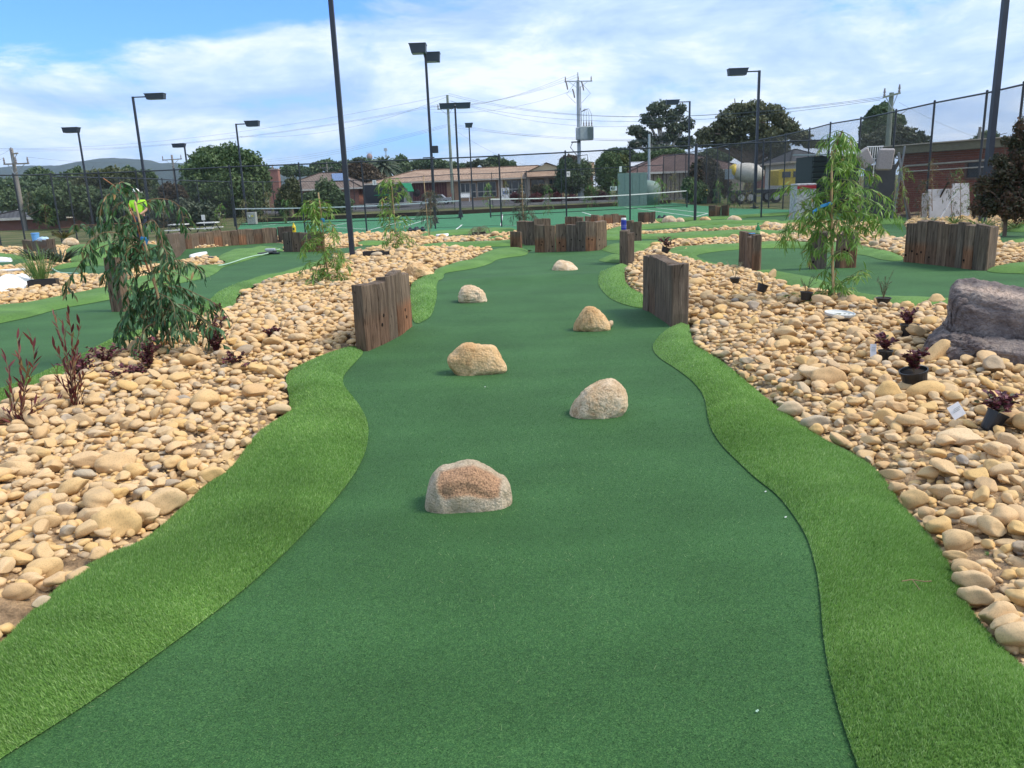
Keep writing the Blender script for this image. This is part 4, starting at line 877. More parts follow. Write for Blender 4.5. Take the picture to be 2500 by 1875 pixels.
def light_pole(top, h, head, label, w=0.11, kind='side', headw=0.9, out=1.0, base_box=False):
    """square-section court light pole; top: px of pole top; head: px x-offset direction (-1 left, +1 right, 0 facing)"""
    d = ray(*top); t = (h - CAMH) / d[2]; x, y = d[0] * t, d[1] * t
    root = empty('court_light_pole', (x, y, 0), label, 'light pole', 'court light poles')
    mb = MB(); mb.tube([(x, y, -.1), (x, y, h)], w / 2 * 1.25, 4, w / 2 * 1.05); part(mb, 'pole', M_POLE, root)
    mb = MB(); mb.box((x, y, 0.03), (w * 2.4, w * 2.4, 0.05), bev=.008); part(mb, 'base_plate', M_POLE, root)
    def lamp(cx, cy, cz, L, Wd, Hh, rz):
        R = Matrix.Rotation(rz, 3, 'Z'); f = 0.16
        V = [(-L / 2, -Wd / 2, 0), (L / 2, -Wd / 2, 0), (L / 2, Wd / 2, 0), (-L / 2, Wd / 2, 0), (-L / 2 + f * .6, -Wd / 2 + .05, -Hh), (L / 2 - f * .2, -Wd / 2 + .05, -Hh), (L / 2 - f * .2, Wd / 2 - .05, -Hh), (-L / 2 + f * .6, Wd / 2 - .05, -Hh)]
        V = [R @ Vector(v) + Vector((cx, cy, cz)) for v in V]; F = [(3, 2, 1, 0), (4, 5, 6, 7), (0, 1, 5, 4), (1, 2, 6, 5), (2, 3, 7, 6), (3, 0, 4, 7)]
        F = [f_[::-1] for f_ in F]
        m1 = MB(); m1.add(V, F); lp = part(m1, 'lamp_head', M_LAMP, root)
        m3 = MB(); m3.box((cx, cy, cz + .012), (L + .04, Wd + .04, .03), rz); subpart(m3, 'lid', M_POLE, lp, root)
        m2 = MB(); m2.box((cx, cy, cz - Hh - .006), (L * .62, Wd * .7, .012), rz); subpart(m2, 'lens', M_GLASS_L, lp, root)
    if kind == 'side':
        s = head; z = h - .04
        m = MB(); m.box((x + s * out / 2, y, z), (out, .05, .07)); part(m, 'arm', M_POLE, root)
        lamp(x + s * (out + headw / 2), y, z + .16, headw, .5, .34, 0 if s > 0 else PI)
    elif kind == 'cap':
        lamp(x + head * headw * .42, y, h + .12, headw, .55, .32, 0 if head > 0 else PI)
    elif kind == 'tee':
        lamp(x - headw * .27, y, h + .22, headw * .54, .42, .3, PI); lamp(x + headw * .27, y, h + .22, headw * .54, .42, .3, 0)
        m = MB(); m.box((x, y, h + .03), (.16, .16, .12)); part(m, 'bracket', M_POLE, root)
    elif kind == 'twin':
        m = MB(); m.box((x, y, h - .02), (.08, 1.3, .07)); part(m, 'arm', M_POLE, root)
        lamp(x - .30, y - .6, h + .16, .82, .75, .42, 0); lamp(x + .22, y + 1.2, h + .02, .85, .7, .42, 0)
    if base_box:
        m = MB(); m.box((x, y - .02, 0.16), (.26, .26, .32), bev=.02); part(m, 'base_box', M_BLK, root)
    return root, (x, y)
light_pole((190, 316), 6.7, -1, 'black court light pole with lamp to the left, leftmost in the photo', 0.13, 'cap', 1.05)
light_pole((324, 236), 8.4, 1, 'black court light pole with lamp on an arm to the right, above the distant hill', 0.17, 'side', 1.25, .85)
light_pole((450, 354), 6.7, -1, 'smallest left court light pole with lamp to the left, beside the round tree', 0.16, 'cap', 1.15)
light_pole((576, 302), 6.7, 1, 'black court light pole with lamp to the right, in front of the round tree', 0.13, 'side', .95, .65)
r5, xy5 = light_pole((808 - 46, -520), 8.8, 1, 'closest tall square light pole, cut by the top of the photo', 0.13, 'side', 1.1, .8)
# seat it exactly at its visible foot
g5 = G(862, 642); sh5 = g5[:2] - np.array(xy5); r5.location = (g5[0], g5[1], 0.0)
g5z = None
r6, xy6 = light_pole((1038, 122), 8.6, 1, 'black light pole with two stacked lamp heads, upper centre', 0.16, 'twin', base_box=True)
mb = MB(); x6, y6 = xy6; z6 = topz(1057, 365, xy6); mb.box((x6 + .22, y6, z6), (.3, .3, .36), bev=.02); part(mb, 'camera_box', M_BLK, r6); mb = MB(); mb.box((x6 - .15, y6, z6 - .4), (.6, .05, .05)); part(mb, 'bracket', M_POLE, r6)
light_pole((1111, 262), 6.6, 0, 'T-shaped light pole with long flat lamp beside the greenish power pole', 0.15, 'tee', 1.75, base_box=True)
light_pole((1145, 305), 6.8, 0, 'small distant light pole with one square lamp right of the T-shaped one', 0.13, 'cap', .62)
light_pole((1854, 172), 7.6, -1, 'tall light pole with lamp on a left arm, before the large dark tree', 0.17, 'side', 1.1, .68)
light_pole((1684, 247), 7.9, -1, 'light pole with lamp on a left arm beside the eucalyptus tree', 0.17, 'side', 1.05, .85)
r11, xy11 = light_pole((2450, 0), 8.6, -1, 'thick light pole at the right, cut by the photo top, against the high fence', 0.19, 'side', 1.1, .8)
# bring the big right pole onto the fence line: foot behind the dark shrub
pR = np.array([P(2411, 421, 23.6)[0], 23.6]); r11.location = (pR[0], pR[1], 0)

# court sign plates with numbers
def digit(mb, ch, cx, cy, cz, s, yoff):
    seg = {'3': 'abgcd', '4': 'fgbc', '6': 'afgcde'}[ch]; w, h, t = s * .5, s, s * .14
    S_ = {'a': (0, h / 2, w, t), 'd': (0, -h / 2, w, t), 'g': (0, 0, w, t), 'f': (-w / 2, h / 4, t, h / 2 + t), 'b': (w / 2, h / 4, t, h / 2 + t), 'e': (-w / 2, -h / 4, t, h / 2 + t), 'c': (w / 2, -h / 4, t, h / 2 + t)}
    for k_ in seg: x_, z_, ww, hh = S_[k_]; mb.box((cx + x_, cy + yoff, cz + z_), (ww, .006, hh))
def sign(px, py, wpx, hpx, Y, chs, label, two=False):
    c = P(px, py, Y); w, h = wpx * Y / FPX, hpx * Y / FPX
    root = empty('court_sign', c, label, 'sign', 'court number signs'); mb = MB(); mb.box(c, (w, .01, h), bev=.004); pl = part(mb, 'plate', M_WHITE, root)
    mb = MB()
    if two: mb.box((c[0] - w * .3, c[1] - .008, c[2]), (w * .18, .006, h * .55))
    if chs: digit(mb, chs, c[0] + (w * .05 if two else 0), c[1], c[2], h * .5, -.009)
    if mb.V: subpart(mb, 'number', M_BLK, pl, root)
sign(1387.5, 425, 8, 12, 31.2, '4', 'white plate with a black 4 on a near fence post')
sign(914, 446, 9, 11, 66, '3', 'white plate with a black 3 on the far fence left of the building')
sign(1498, 460, 16, 10, 58, '6', 'wide white plate with a black 6 on the far fence by the grey-green screen', True)
sign(1515, 413, 6, 13, 57, None, 'small blank white plate above the grey-green screen')

# tennis nets
M_NET = plain('black_net_cord', (0.02, 0.022, 0.024), 0.8, 0.2)
def net(a_top, a_base, b_top, b_base, label):
    A, B = GF(*a_base), GF(*b_base); h = 1.07
    root = empty('tennis_net', A, label, 'tennis net')
    for q in (A, B): mb = MB(); mb.tube([(q[0], q[1], 0), (q[0], q[1], h + .05)], .045, 8); part(mb, 'post', M_BLK, root)
    mb = MB(); n = 14; top = [(A + (B - A) * i / n) + np.array([0, 0, h - .12 * math.sin(PI * i / n)]) for i in range(n + 1)]
    V = []; F = []
    for i, p in enumerate(top): V += [p + np.array([0, -.006, .03]), p + np.array([0, -.006, -.03]), p + np.array([0, .006, -.03]), p + np.array([0, .006, .03])]
    for i in range(n): F += [(4 * i + k, 4 * i + (k + 1) % 4, 4 * i + 4 + (k + 1) % 4, 4 * i + 4 + k) for k in range(4)]
    mb.add(V, F); part(mb, 'white_band', M_WHITE, root)
    mb = MB(); mb.tube([(A[0], A[1], .10), (B[0], B[1], .10)], .028, 4); part(mb, 'bottom_cord', M_NET, root)
    L = np.linalg.norm((B - A)[:2]); u = (B - A)[:2] / L; V, F = chain_bay(A[:2], B[:2], .86, .1, p=0.09, r=.0028); mesh_np('netting', np.array(V) - np.array(root.location), np.array(F), M_NET, root)
net((577, 518), (574, 553), (1120, 502), (1125, 536), 'black tennis net with white band on the left court')
net((1198, 492), (1198, 531), (1676, 468), (1677, 506), 'black tennis net with white band on the right court')

# ================================================================== beyond the court
M_ASPH = plain('car_park_asphalt', (0.085, 0.085, 0.09), 0.9, 0.2, 0, 0.15, 1.2)
M_CONC = plain('kerb_concrete', (0.30, 0.29, 0.27), 0.9, 0.2, 0, 0.1, 2)
V = [(-60, 70.5, 0.05), (60, 70.5, 0.05), (60, 93, 0.56), (-60, 93, 0.56)]
V = [(x, y, TZ(0, y) + .012) for y in np.linspace(74, 92.2, 8) for x in (-38, 24)]
tag(mesh_np('car_park', V, [(2 * i, 2 * i + 1, 2 * i + 3, 2 * i + 2) for i in range(7)], M_ASPH), kind='structure')
mb = MB(); mb.box((-5, 73.6, TZ(0, 73.6) + .08), (70, .3, .16)); tag(mb.build('kerb', M_CONC), kind='structure')
M_DKB = plain('dark_timber_edging', (0.035, 0.026, 0.02), 0.9, 0.2, 0, 0.3, 2)
mb = MB(); a, b = GF(600, 545), GF(1115, 524); c_ = GF(1640, 497)
for p, q in ((a, b), (b, c_)):
    u = (q - p)[:2]; L = np.linalg.norm(u); mb.box(((p[0] + q[0]) / 2, (p[1] + q[1]) / 2 + .6, .12), (L, .15, .3), math.atan2(u[1], u[0]))
tag(mb.build('court_edging', M_DKB), kind='structure')

# --- distant hills
def hills(name, prof, D, depth, col):
    m, nt, b = base_mat(name + '_forest', 0.95, 0.1)
    nt.links.new(ramp(nt, tex(nt, 0.02, 10, 0.7), [(0.3, col[0]), (0.7, col[1])]), b.inputs['Base Color'])
    xs = np.linspace(prof[0][0], prof[-1][0], 160); ys = np.interp(xs, [p[0] for p in prof], [p[1] for p in prof])
    rs_ = np.random.RandomState(3); ys = ys - np.abs(np.convolve(rs_.normal(0, 1.6, len(xs)), [.3, .4, .3], 'same'))
    V = []; nrow = 10
    for x, y in zip(xs, ys):
        p = P(x, y, D)
        for k in range(nrow + 1):
            f = k / nrow; V.append((p[0] * (1 - .10 * (1 - f)), D - depth * (1 - f), (p[2]) * math.sin(f * PI / 2) ** 0.9 + rs_.normal(0, 1.2) * (0 < k < nrow) - 1 * (k == 0)))
        V.append((p[0] * 1.05, D + depth * .8, -1))
    F = []; m_ = nrow + 2
    for i in range(len(xs) - 1):
        for k in range(m_ - 1): F.append((i * m_ + k, (i + 1) * m_ + k, (i + 1) * m_ + k + 1, i * m_ + k + 1))
    return tag(mesh_np(name, V, F, m, smooth=True), kind='structure')
hills('hills', [(-500, 470), (-300, 440), (-60, 426), (0, 422), (40, 414), (80, 408), (140, 407), (174, 408), (226, 405), (250, 398), (269, 394), (290, 390), (318, 388), (345, 391), (362, 391), (380, 396), (399, 401), (430, 400), (474, 400), (540, 402), (640, 412), (760, 424), (900, 436)], 2600, 900, ((0.02, 0.035, 0.03), (0.045, 0.065, 0.045)))

# ================================================================== trees
BARK = plain('bark_grey_brown', (0.16, 0.12, 0.09), 0.95, 0.1, 0, 0.3, 4)
BARKW = plain('pale_eucalyptus_bark', (0.42, 0.38, 0.33), 0.9, 0.1, 0, 0.25, 3)
def fol(name, a, b, c): return leafmat(name, [(0.0, a), (0.5, b), (1.0, c)], 0.6, 0.2)
F_DARK = fol('dark_green_foliage', (0.055, 0.095, 0.048), (0.092, 0.145, 0.066), (0.14, 0.195, 0.085))
F_ROUND = fol('round_tree_foliage', (0.045, 0.085, 0.030), (0.080, 0.135, 0.048), (0.125, 0.185, 0.065))
F_EUC = fol('grey_green_gum_foliage', (0.055, 0.080, 0.050), (0.095, 0.125, 0.078), (0.15, 0.175, 0.11))
F_OLIVE = fol('olive_foliage', (0.040, 0.055, 0.022), (0.075, 0.095, 0.038), (0.13, 0.14, 0.06))
F_YEL = fol('yellow_green_foliage', (0.06, 0.085, 0.02), (0.11, 0.14, 0.035), (0.17, 0.19, 0.06))
F_BR = fol('brownish_foliage', (0.045, 0.035, 0.02), (0.09, 0.065, 0.04), (0.13, 0.10, 0.06))
F_RED = fol('dark_red_foliage', (0.045, 0.012, 0.016), (0.10, 0.025, 0.03), (0.19, 0.05, 0.05))
F_SHR = fol('dark_mixed_shrub_foliage', (0.030, 0.045, 0.024), (0.06, 0.062, 0.032), (0.13, 0.065, 0.045))
F_BAM = fol('light_weeping_foliage', (0.05, 0.085, 0.03), (0.09, 0.145, 0.045), (0.15, 0.21, 0.07))
def leaf_cloud(C, R, n, size, flat=0.0, shell=0.55, gap=0.0):
    """leaf faces through ellipsoid lobes; C centres, R radii (k,3)"""
    vol = (R[:, 0] * R[:, 1] * R[:, 2]) ** (2 / 3); pick = nr.choice(len(C), n, p=vol / vol.sum())
    d = nr.normal(size=(n, 3)); d /= np.linalg.norm(d, axis=1)[:, None]; rr = nr.uniform(shell, 1.06, n) ** 0.8
    bump_ = 1 + 0.13 * np.sin(d[:, 0] * 7 + pick) * np.sin(d[:, 2] * 8 + pick * 2) + 0.08 * np.sin(d[:, 1] * 13 + pick)
    c = C[pick] + d * R[pick] * (rr * bump_)[:, None]
    if gap > 0:
        g = np.sin(c[:, 0] * 1.9 / size * .35 + 1) * np.sin(c[:, 2] * 2.3 / size * .35) ; k = g > -1 + gap; c, d, pick = c[k], d[k], pick[k]; n = len(c)
    a = nr.normal(size=(n, 3)) + d * 0.6; a /= np.linalg.norm(a, axis=1)[:, None]
    b = np.cross(a, nr.normal(size=(n, 3))); b /= np.linalg.norm(b, axis=1)[:, None]; e = np.cross(a, b)
    s = size * nr.uniform(0.55, 1.25, n)[:, None]; w = s * nr.uniform(.35, .7, n)[:, None]
    V = np.empty((n, 4, 3)); V[:, 0] = c - b * s; V[:, 1] = c + e * w; V[:, 2] = c + b * s * .9 + a * s * .2; V[:, 3] = c - e * w
    lump = 0.5 + 0.33 * np.sin(pick * 2.399) ; t = np.clip(lump * .6 + nr.normal(.2, .17, n), 0, 1)
    return V.reshape(-1, 3), np.arange(n * 4).reshape(-1, 4), np.repeat(t, 4)
def tree(name, label, cat, lobes, Y, mat, n, leaf, trunk=None, bark=None, group=None, zb=None, depthf=0.8, limbs=4, gap=0.0, shell=0.5, tr_r=0.25, core=True):
    """lobes: (px, py, rx px, ry px) read off the photograph at distance Y"""
    C = []; R = []
    for i, (px, py, rx, ry) in enumerate(lobes):
        s = Y / FPX; yy = Y + (nr.uniform(-.5, .5) * rx * s * (1 if i else 0)); C.append(P(px, py, yy)); R.append((rx * s, rx * s * depthf, ry * s))
    C, R = np.array(C), np.array(R)
    if trunk is None: trunk = (np.mean([l[0] for l in lobes]), None)
    gz = TZ(0, Y) if zb is None else zb
    bx = P(trunk[0], 470 - (trunk[0] - 1250) * .038, Y)[0]
    root = empty(name, (bx, Y, gz), label, cat, group)
    V, F, t = leaf_cloud(C, R, int(n * 2.2), leaf * 0.66, gap=gap, shell=shell)
    base = np.array([bx, Y, gz]); cr_ = mesh_np('crown', V - base, F, mat, root, tint=t)
    ctr = C.mean(0); mb = MB(); fork = np.array([bx + (ctr[0] - bx) * .3, Y, gz + (ctr[2] - gz) * .45])
    mb.tube([(bx, Y, gz - .2), (bx + (fork[0] - bx) * .5, Y, gz + (fork[2] - gz) * .5), fork], tr_r, 8, tr_r * .75)
    for i in range(min(limbs, len(C))):
        c = C[i]; mb.tube([fork, (fork + c) / 2 + np.array([0, 0, .1 * (c[2] - fork[2])]), c], tr_r * .6, 6, tr_r * .2)
        for _ in range(3):
            e = c + nr.normal(size=3) * R[i] * .6; mb.tube([c, (c + e) / 2 + nr.normal(size=3) * .1 * R[i], e], tr_r * .22, 5, tr_r * .08)
    part(mb, 'trunk', bark or BARK, root)
    return root
def lobes_fill(x0, x1, ytop, ybase, n, r, fn=None):
    out = []
    for i in range(n):
        f = (i + .5) / n; x = x0 + (x1 - x0) * f; t = ytop if fn is None else fn(f)
        out.append((x + rnd.uniform(-r * .2, r * .2), t + r * .75, r * rnd.uniform(.85, 1.15), r * .8)); out.append((x, (t + ybase) / 2 + 6, r * 1.05, (ybase - t) * .33))
    return out
tree('round_tree', 'large dense dome-shaped green tree behind the court, left of the brick chimney', 'tree',
     [(548, 425, 92, 60), (500, 450, 58, 55), (600, 450, 55, 55), (548, 470, 96, 50), (520, 395, 50, 34), (578, 396, 48, 32), (625, 445, 34, 42), (472, 470, 30, 42), (550, 383, 40, 22)], 74, F_ROUND, 17000, 0.26, (555, 0), shell=.72, tr_r=.4)
T_ = 'trees behind the courts on the left'
tree('dark_tree', 'dark rounded tree standing above the hill line at the far left', 'tree', [(92, 432, 28, 22), (118, 436, 20, 18), (100, 455, 46, 28), (74, 450, 24, 24)], 150, F_DARK, 2600, .55, group=T_)
tree('dark_tree', 'dark mass of trees at the very left edge behind the power pole', 'tree', [(20, 462, 38, 28), (-30, 462, 40, 30), (60, 470, 34, 24), (30, 490, 60, 26)], 130, F_DARK, 2600, .5, group=T_)
tree('yellow_tree', 'broad yellow-green topped tree in front of the blue hill', 'tree', [(265, 436, 50, 24), (228, 446, 36, 26), (305, 446, 44, 26), (260, 470, 86, 42), (330, 462, 36, 36)], 92, F_OLIVE, 7000, .34, group=T_)
tree('dark_tree', 'thin dark tree between the yellow-green tree and the leftmost light pole', 'tree', [(190, 424, 12, 16), (178, 436, 22, 20), (195, 455, 28, 30), (160, 460, 26, 30)], 112, F_DARK, 2400, .4, group=T_)
tree('pine_tree', 'dark pointed pine left of the round tree, before the hill', 'tree', [(365, 440, 18, 22), (360, 455, 26, 26), (350, 428, 10, 14), (372, 470, 22, 28)], 105, F_DARK, 2000, .36, group=T_)
tree('dark_tree', 'small dark round tree top behind the yellow-green tree', 'tree', [(312, 420, 16, 12), (325, 432, 22, 18)], 140, F_DARK, 1100, .5, group=T_)
tree('autumn_shrub', 'yellowish-brown open shrub left of the round tree trunk', 'shrub', [(410, 468, 22, 20), (436, 478, 20, 26), (420, 500, 30, 26)], 66, F_BR, 2200, .2, group=T_)
tree('hedge', 'dark green hedge mass behind the far left light poles', 'hedge', [(150, 490, 60, 40), (215, 500, 50, 42), (280, 505, 46, 40), (110, 505, 40, 40), (340, 510, 46, 36)], 60, F_DARK, 8000, .24, zb=0.0)
tree('hedge', 'grey-green bushy hedge behind the low white table on the left', 'hedge', [(400, 530, 40, 26), (450, 520, 36, 34), (500, 525, 30, 28), (350, 535, 34, 26)], 55, F_EUC, 4200, .2, zb=0.0)
tree('hedge', 'leafy bush line between the round tree and the tiled house', 'hedge', [(610, 512, 30, 24), (700, 500, 26, 36), (745, 505, 26, 30), (800, 480, 30, 40), (770, 505, 36, 34), (830, 500, 30, 34)], 72, F_DARK, 6000, .24, zb=0.0)
tree('shrub', 'light green round shrub in front of the tiled house roof', 'shrub', [(712, 462, 20, 26), (705, 480, 26, 26)], 70, F_OLIVE, 2200, .2)
# centre background
tree('dark_tree', 'dark tree line clump right above the tiled house roof', 'tree', [(775, 408, 18, 12), (800, 404, 22, 14), (820, 412, 24, 16), (765, 420, 20, 14)], 210, F_DARK, 1700, .7)
tree('dark_tree', 'low dark tree on the skyline left of the thick light pole', 'tree', [(715, 410, 14, 9), (703, 418, 20, 12), (730, 418, 20, 12)], 230, F_DARK, 1000, .7)
tree('brown_tree', 'brownish spreading tree below the round water tower', 'tree', [(870, 412, 26, 16), (900, 420, 24, 18), (860, 430, 34, 22), (910, 438, 30, 20)], 120, F_BR, 2600, .38)
tree('dark_tree', 'dark conical tree right of the palm, behind the tiled roof', 'tree', [(978, 398, 16, 18), (985, 410, 18, 16), (968, 408, 14, 16)], 190, F_DARK, 1500, .6)
tree('tree_line', 'distant line of dark trees between the palm and the greenish power pole', 'trees', [(1010, 404, 14, 10), (1030, 402, 20, 12), (1055, 402, 22, 12), (1080, 404, 20, 12), (1100, 406, 22, 10), (1130, 408, 20, 8)], 200, F_DARK, 2400, .6)
tree('gum_tree', 'pale open gum tree above the building roof, right of the greenish pole', 'tree', [(1165, 398, 14, 8), (1185, 400, 16, 9), (1150, 403, 14, 7)], 150, F_EUC, 700, .5, gap=.5)
tree('dark_tree', 'dark green tree above the middle of the long tiled roof', 'tree', [(1205, 394, 18, 12), (1225, 398, 14, 10), (1245, 402, 14, 8), (1210, 406, 26, 10)], 150, F_DARK, 1500, .5)
tree('skyline_trees', 'dark skyline trees around the round water tower', 'trees', [(880, 400, 30, 14), (845, 404, 22, 12), (915, 404, 26, 12), (955, 404, 20, 12), (640, 420, 30, 12), (940, 408, 30, 10)], 260, F_DARK, 2600, .8)
tree('gum_tree', 'small gum tree with thin arched top left of the water tower', 'tree', [(874, 389, 10, 4), (868, 392, 6, 4), (884, 392, 7, 4)], 240, F_EUC, 300, .6)
# palm
def palm():
    Y = 125; c = P(936, 402, Y); gz = TZ(0, Y); root = empty('palm_tree', (c[0], Y, gz), 'broad-headed palm tree behind the left end of the tiled roof', 'tree')
    mb = MB(); mb.tube([(c[0], Y, gz - .2), (c[0], Y, c[2] - .3)], .45, 8, .35); part(mb, 'trunk', BARK, root)
    V = []; F = []; T = []
    for i in range(60):
        a = i * 2.4; el = 1.25 - 2.0 * (i / 60); L = 3.0; d = np.array([math.cos(a) * math.cos(el), math.sin(a) * math.cos(el), math.sin(el)]); s = np.array([-math.sin(a), math.cos(a), 0]); prev = None
        for k in range(5):
            f = k / 4; p = np.array([c[0], Y, c[2] - .2]) + d * L * f + np.array([0, 0, -1.3 * f * f]); w = .28 * math.sin(PI * (f * .85 + .1)); n = len(V); V += [p - s * w + np.array([0, 0, -.15 * f]), p, p + s * w + np.array([0, 0, -.15 * f])]; T += [rnd.random()] * 3
            if k: F += [(n - 3, n - 2, n + 1, n), (n - 2, n - 1, n + 2, n + 1)]
    mesh_np('crown', np.array(V) - np.array([c[0], Y, gz]), F, F_EUC, root, tint=T)
palm()
# right background
tree('eucalyptus_tree', 'tall eucalyptus with open rounded clumps and pale branches, right of centre', 'tree',
     [(1606, 266, 26, 17), (1642, 284, 24, 16), (1580, 290, 18, 13), (1604, 300, 26, 14), (1552, 318, 20, 12), (1570, 330, 22, 11), (1650, 312, 24, 15), (1678, 304, 18, 17), (1630, 336, 28, 13), (1585, 346, 26, 12), (1672, 348, 26, 16), (1612, 366, 40, 12), (1550, 352, 18, 10), (1662, 266, 13, 12), (1622, 256, 14, 10)],
     120, F_EUC, 6500, .34, (1622, 0), BARKW, limbs=14, shell=.3, tr_r=.55, gap=.15)
tree('fig_tree', 'very broad dark spreading tree behind the right light poles', 'tree',
     [(1800, 272, 26, 20), (1842, 264, 28, 18), (1775, 292, 26, 20), (1885, 276, 28, 20), (1908, 298, 24, 20), (1722, 328, 24, 16), (1750, 316, 22, 18), (1790, 318, 34, 20), (1840, 302, 34, 22), (1870, 330, 36, 22), (1925, 318, 26, 20), (1955, 336, 26, 18), (1890, 356, 34, 20), (1912, 388, 34, 24), (1716, 348, 20, 13), (1765, 346, 28, 16), (1820, 350, 36, 16), (1985, 352, 26, 9), (1890, 402, 26, 18)],
     95, fol('fig_foliage', (0.07, 0.085, 0.045), (0.115, 0.13, 0.065), (0.17, 0.18, 0.09)), 13000, .32, (1828, 0), limbs=16, shell=.25, tr_r=.55, gap=.12)
tree('dark_tree', 'small dark tree behind the brown roof, left of the fig tree trunk', 'tree', [(1740, 375, 22, 14), (1765, 385, 22, 14), (1715, 383, 16, 10)], 110, F_DARK, 1300, .36)
tree('conifer', 'dark green conifer with a ragged top, behind the pale power pole', 'tree', [(2150, 275, 26, 18), (2170, 300, 34, 24), (2135, 300, 26, 26), (2120, 320, 20, 26), (2195, 295, 12, 14), (2160, 262, 14, 12)], 70, F_DARK, 5000, .25)
tree('broad_tree', 'low broad dark dome-shaped tree below the conifer on the right', 'tree', [(2180, 345, 52, 34), (2140, 355, 44, 32), (2225, 355, 40, 30), (2180, 325, 36, 20)], 62, fol('dull_dark_foliage', (0.040, 0.060, 0.034), (0.07, 0.09, 0.05), (0.11, 0.125, 0.07)), 6000, .22)
tree('dark_tree', 'small round green tree above the brick building near the right edge', 'tree', [(2408, 338, 26, 16), (2385, 350, 22, 12), (2345, 358, 18, 6), (2430, 350, 16, 14)], 66, F_DARK, 2200, .22)
tree('bush', 'dark bush left of the concrete mixer before the brown roof', 'shrub', [(1720, 410, 30, 24), (1705, 440, 26, 34), (1740, 440, 26, 36), (1765, 455, 20, 24)], 62, F_SHR, 4000, .18, zb=0)
tree('bush', 'dark bush against the house right of the grey-green screen', 'shrub', [(1705, 470, 24, 24), (1680, 460, 16, 26)], 60, F_DARK, 1500, .18, zb=0)
tree('round_shrub', 'round dark green tree with white spots beside the transformer pole', 'shrub', [(1385, 412, 26, 24), (1420, 415, 26, 26), (1400, 440, 44, 30), (1378, 450, 20, 20)], 84, F_DARK, 5000, .2)
tree('tall_bush', 'tall green bush with yellow tips left of the grey-green screen', 'shrub', [(1485, 400, 28, 24), (1480, 430, 26, 34), (1505, 425, 22, 30), (1470, 410, 18, 20)], 76, F_ROUND, 4600, .2)
tree('yellow_bush', 'yellow-tipped bush behind the tall green bush', 'shrub', [(1510, 392, 22, 14), (1490, 384, 20, 10), (1525, 405, 12, 18)], 79, F_YEL, 1400, .2)
tree('cypress', 'dark flat-topped cypress behind the yellow-tipped bush', 'tree', [(1500, 370, 20, 8), (1525, 372, 22, 10), (1485, 376, 16, 8), (1550, 385, 30, 10)], 120, F_DARK, 1500, .36)
tree('hedge_tree', 'bright green low tree tops between the tall bush and the brown roof', 'tree', [(1575, 385, 30, 12), (1640, 372, 34, 8), (1600, 378, 26, 8)], 112, F_ROUND, 1600, .34)
tree('brown_bush', 'bare grey-brown tree behind the transformer pole', 'tree', [(1385, 392, 18, 12), (1400, 388, 14, 8)], 110, F_BR, 600, .3)
for i, (x, y, rx, ry, m_, lb) in enumerate([(1262, 480, 16, 12, F_RED, 'dark red shrub below the building windows, left of three'), (1308, 484, 16, 12, F_RED, 'dark red shrub under the building veranda, middle of three'), (1357, 482, 13, 11, F_RED, 'dark red shrub under the gable end, right of three'),
                                          (1318, 462, 22, 12, F_SHR, 'clipped dark hedge block at the building entrance'), (1354, 460, 20, 12, F_SHR, 'clipped dark hedge block right of the building entrance'), (1460, 478, 22, 12, F_RED, 'red-leaved bush right of the transformer pole'), (1440, 472, 14, 14, F_YEL, 'light green bush right of the transformer pole'), (1395, 484, 14, 8, F_RED, 'small dark red bush left of the transformer pole')]):
    tree('shrub', lb, 'shrub', [(x, y, rx, ry), (x + 6, y + 4, rx * .7, ry * .8)], 80 if i != 3 and i != 4 else 86, m_, 1300, .14, tr_r=.06)
# dark shrub at the right edge
tree('large_shrub', 'large dark shrub with reddish leaves at the right edge, over the brick wall', 'shrub', [(2455, 430, 36, 40), (2500, 400, 40, 44), (2420, 495, 40, 32), (2480, 500, 46, 40), (2540, 450, 50, 80), (2452, 345, 9, 12), (2488, 318, 14, 34), (2478, 350, 16, 22), (2398, 452, 20, 22), (2430, 452, 26, 24), (2505, 345, 16, 30), (2385, 510, 18, 18), (2440, 392, 22, 16)],
     19.5, F_SHR, 12000, .07, (2470, 0), zb=0, shell=.05, tr_r=.05, limbs=12, gap=.25)

# ================================================================== air: the blue haze that fades the hills
def haze():
    m = bpy.data.materials.new('haze_air'); m.use_nodes = True; nt = m.node_tree; nt.nodes.clear()
    o = nt.nodes.new('ShaderNodeOutputMaterial'); v = nt.nodes.new('ShaderNodeVolumePrincipled'); v.inputs['Density'].default_value = 0.00013; v.inputs['Color'].default_value = (0.70, 0.84, 1.0, 1); v.inputs['Anisotropy'].default_value = 0.25
    nt.links.new(v.outputs[0], o.inputs['Volume']); mb = MB(); mb.box((0, 1760, 74.4), (7200, 3680, 152)); tag(mb.build('haze', m), kind='stuff')
haze()

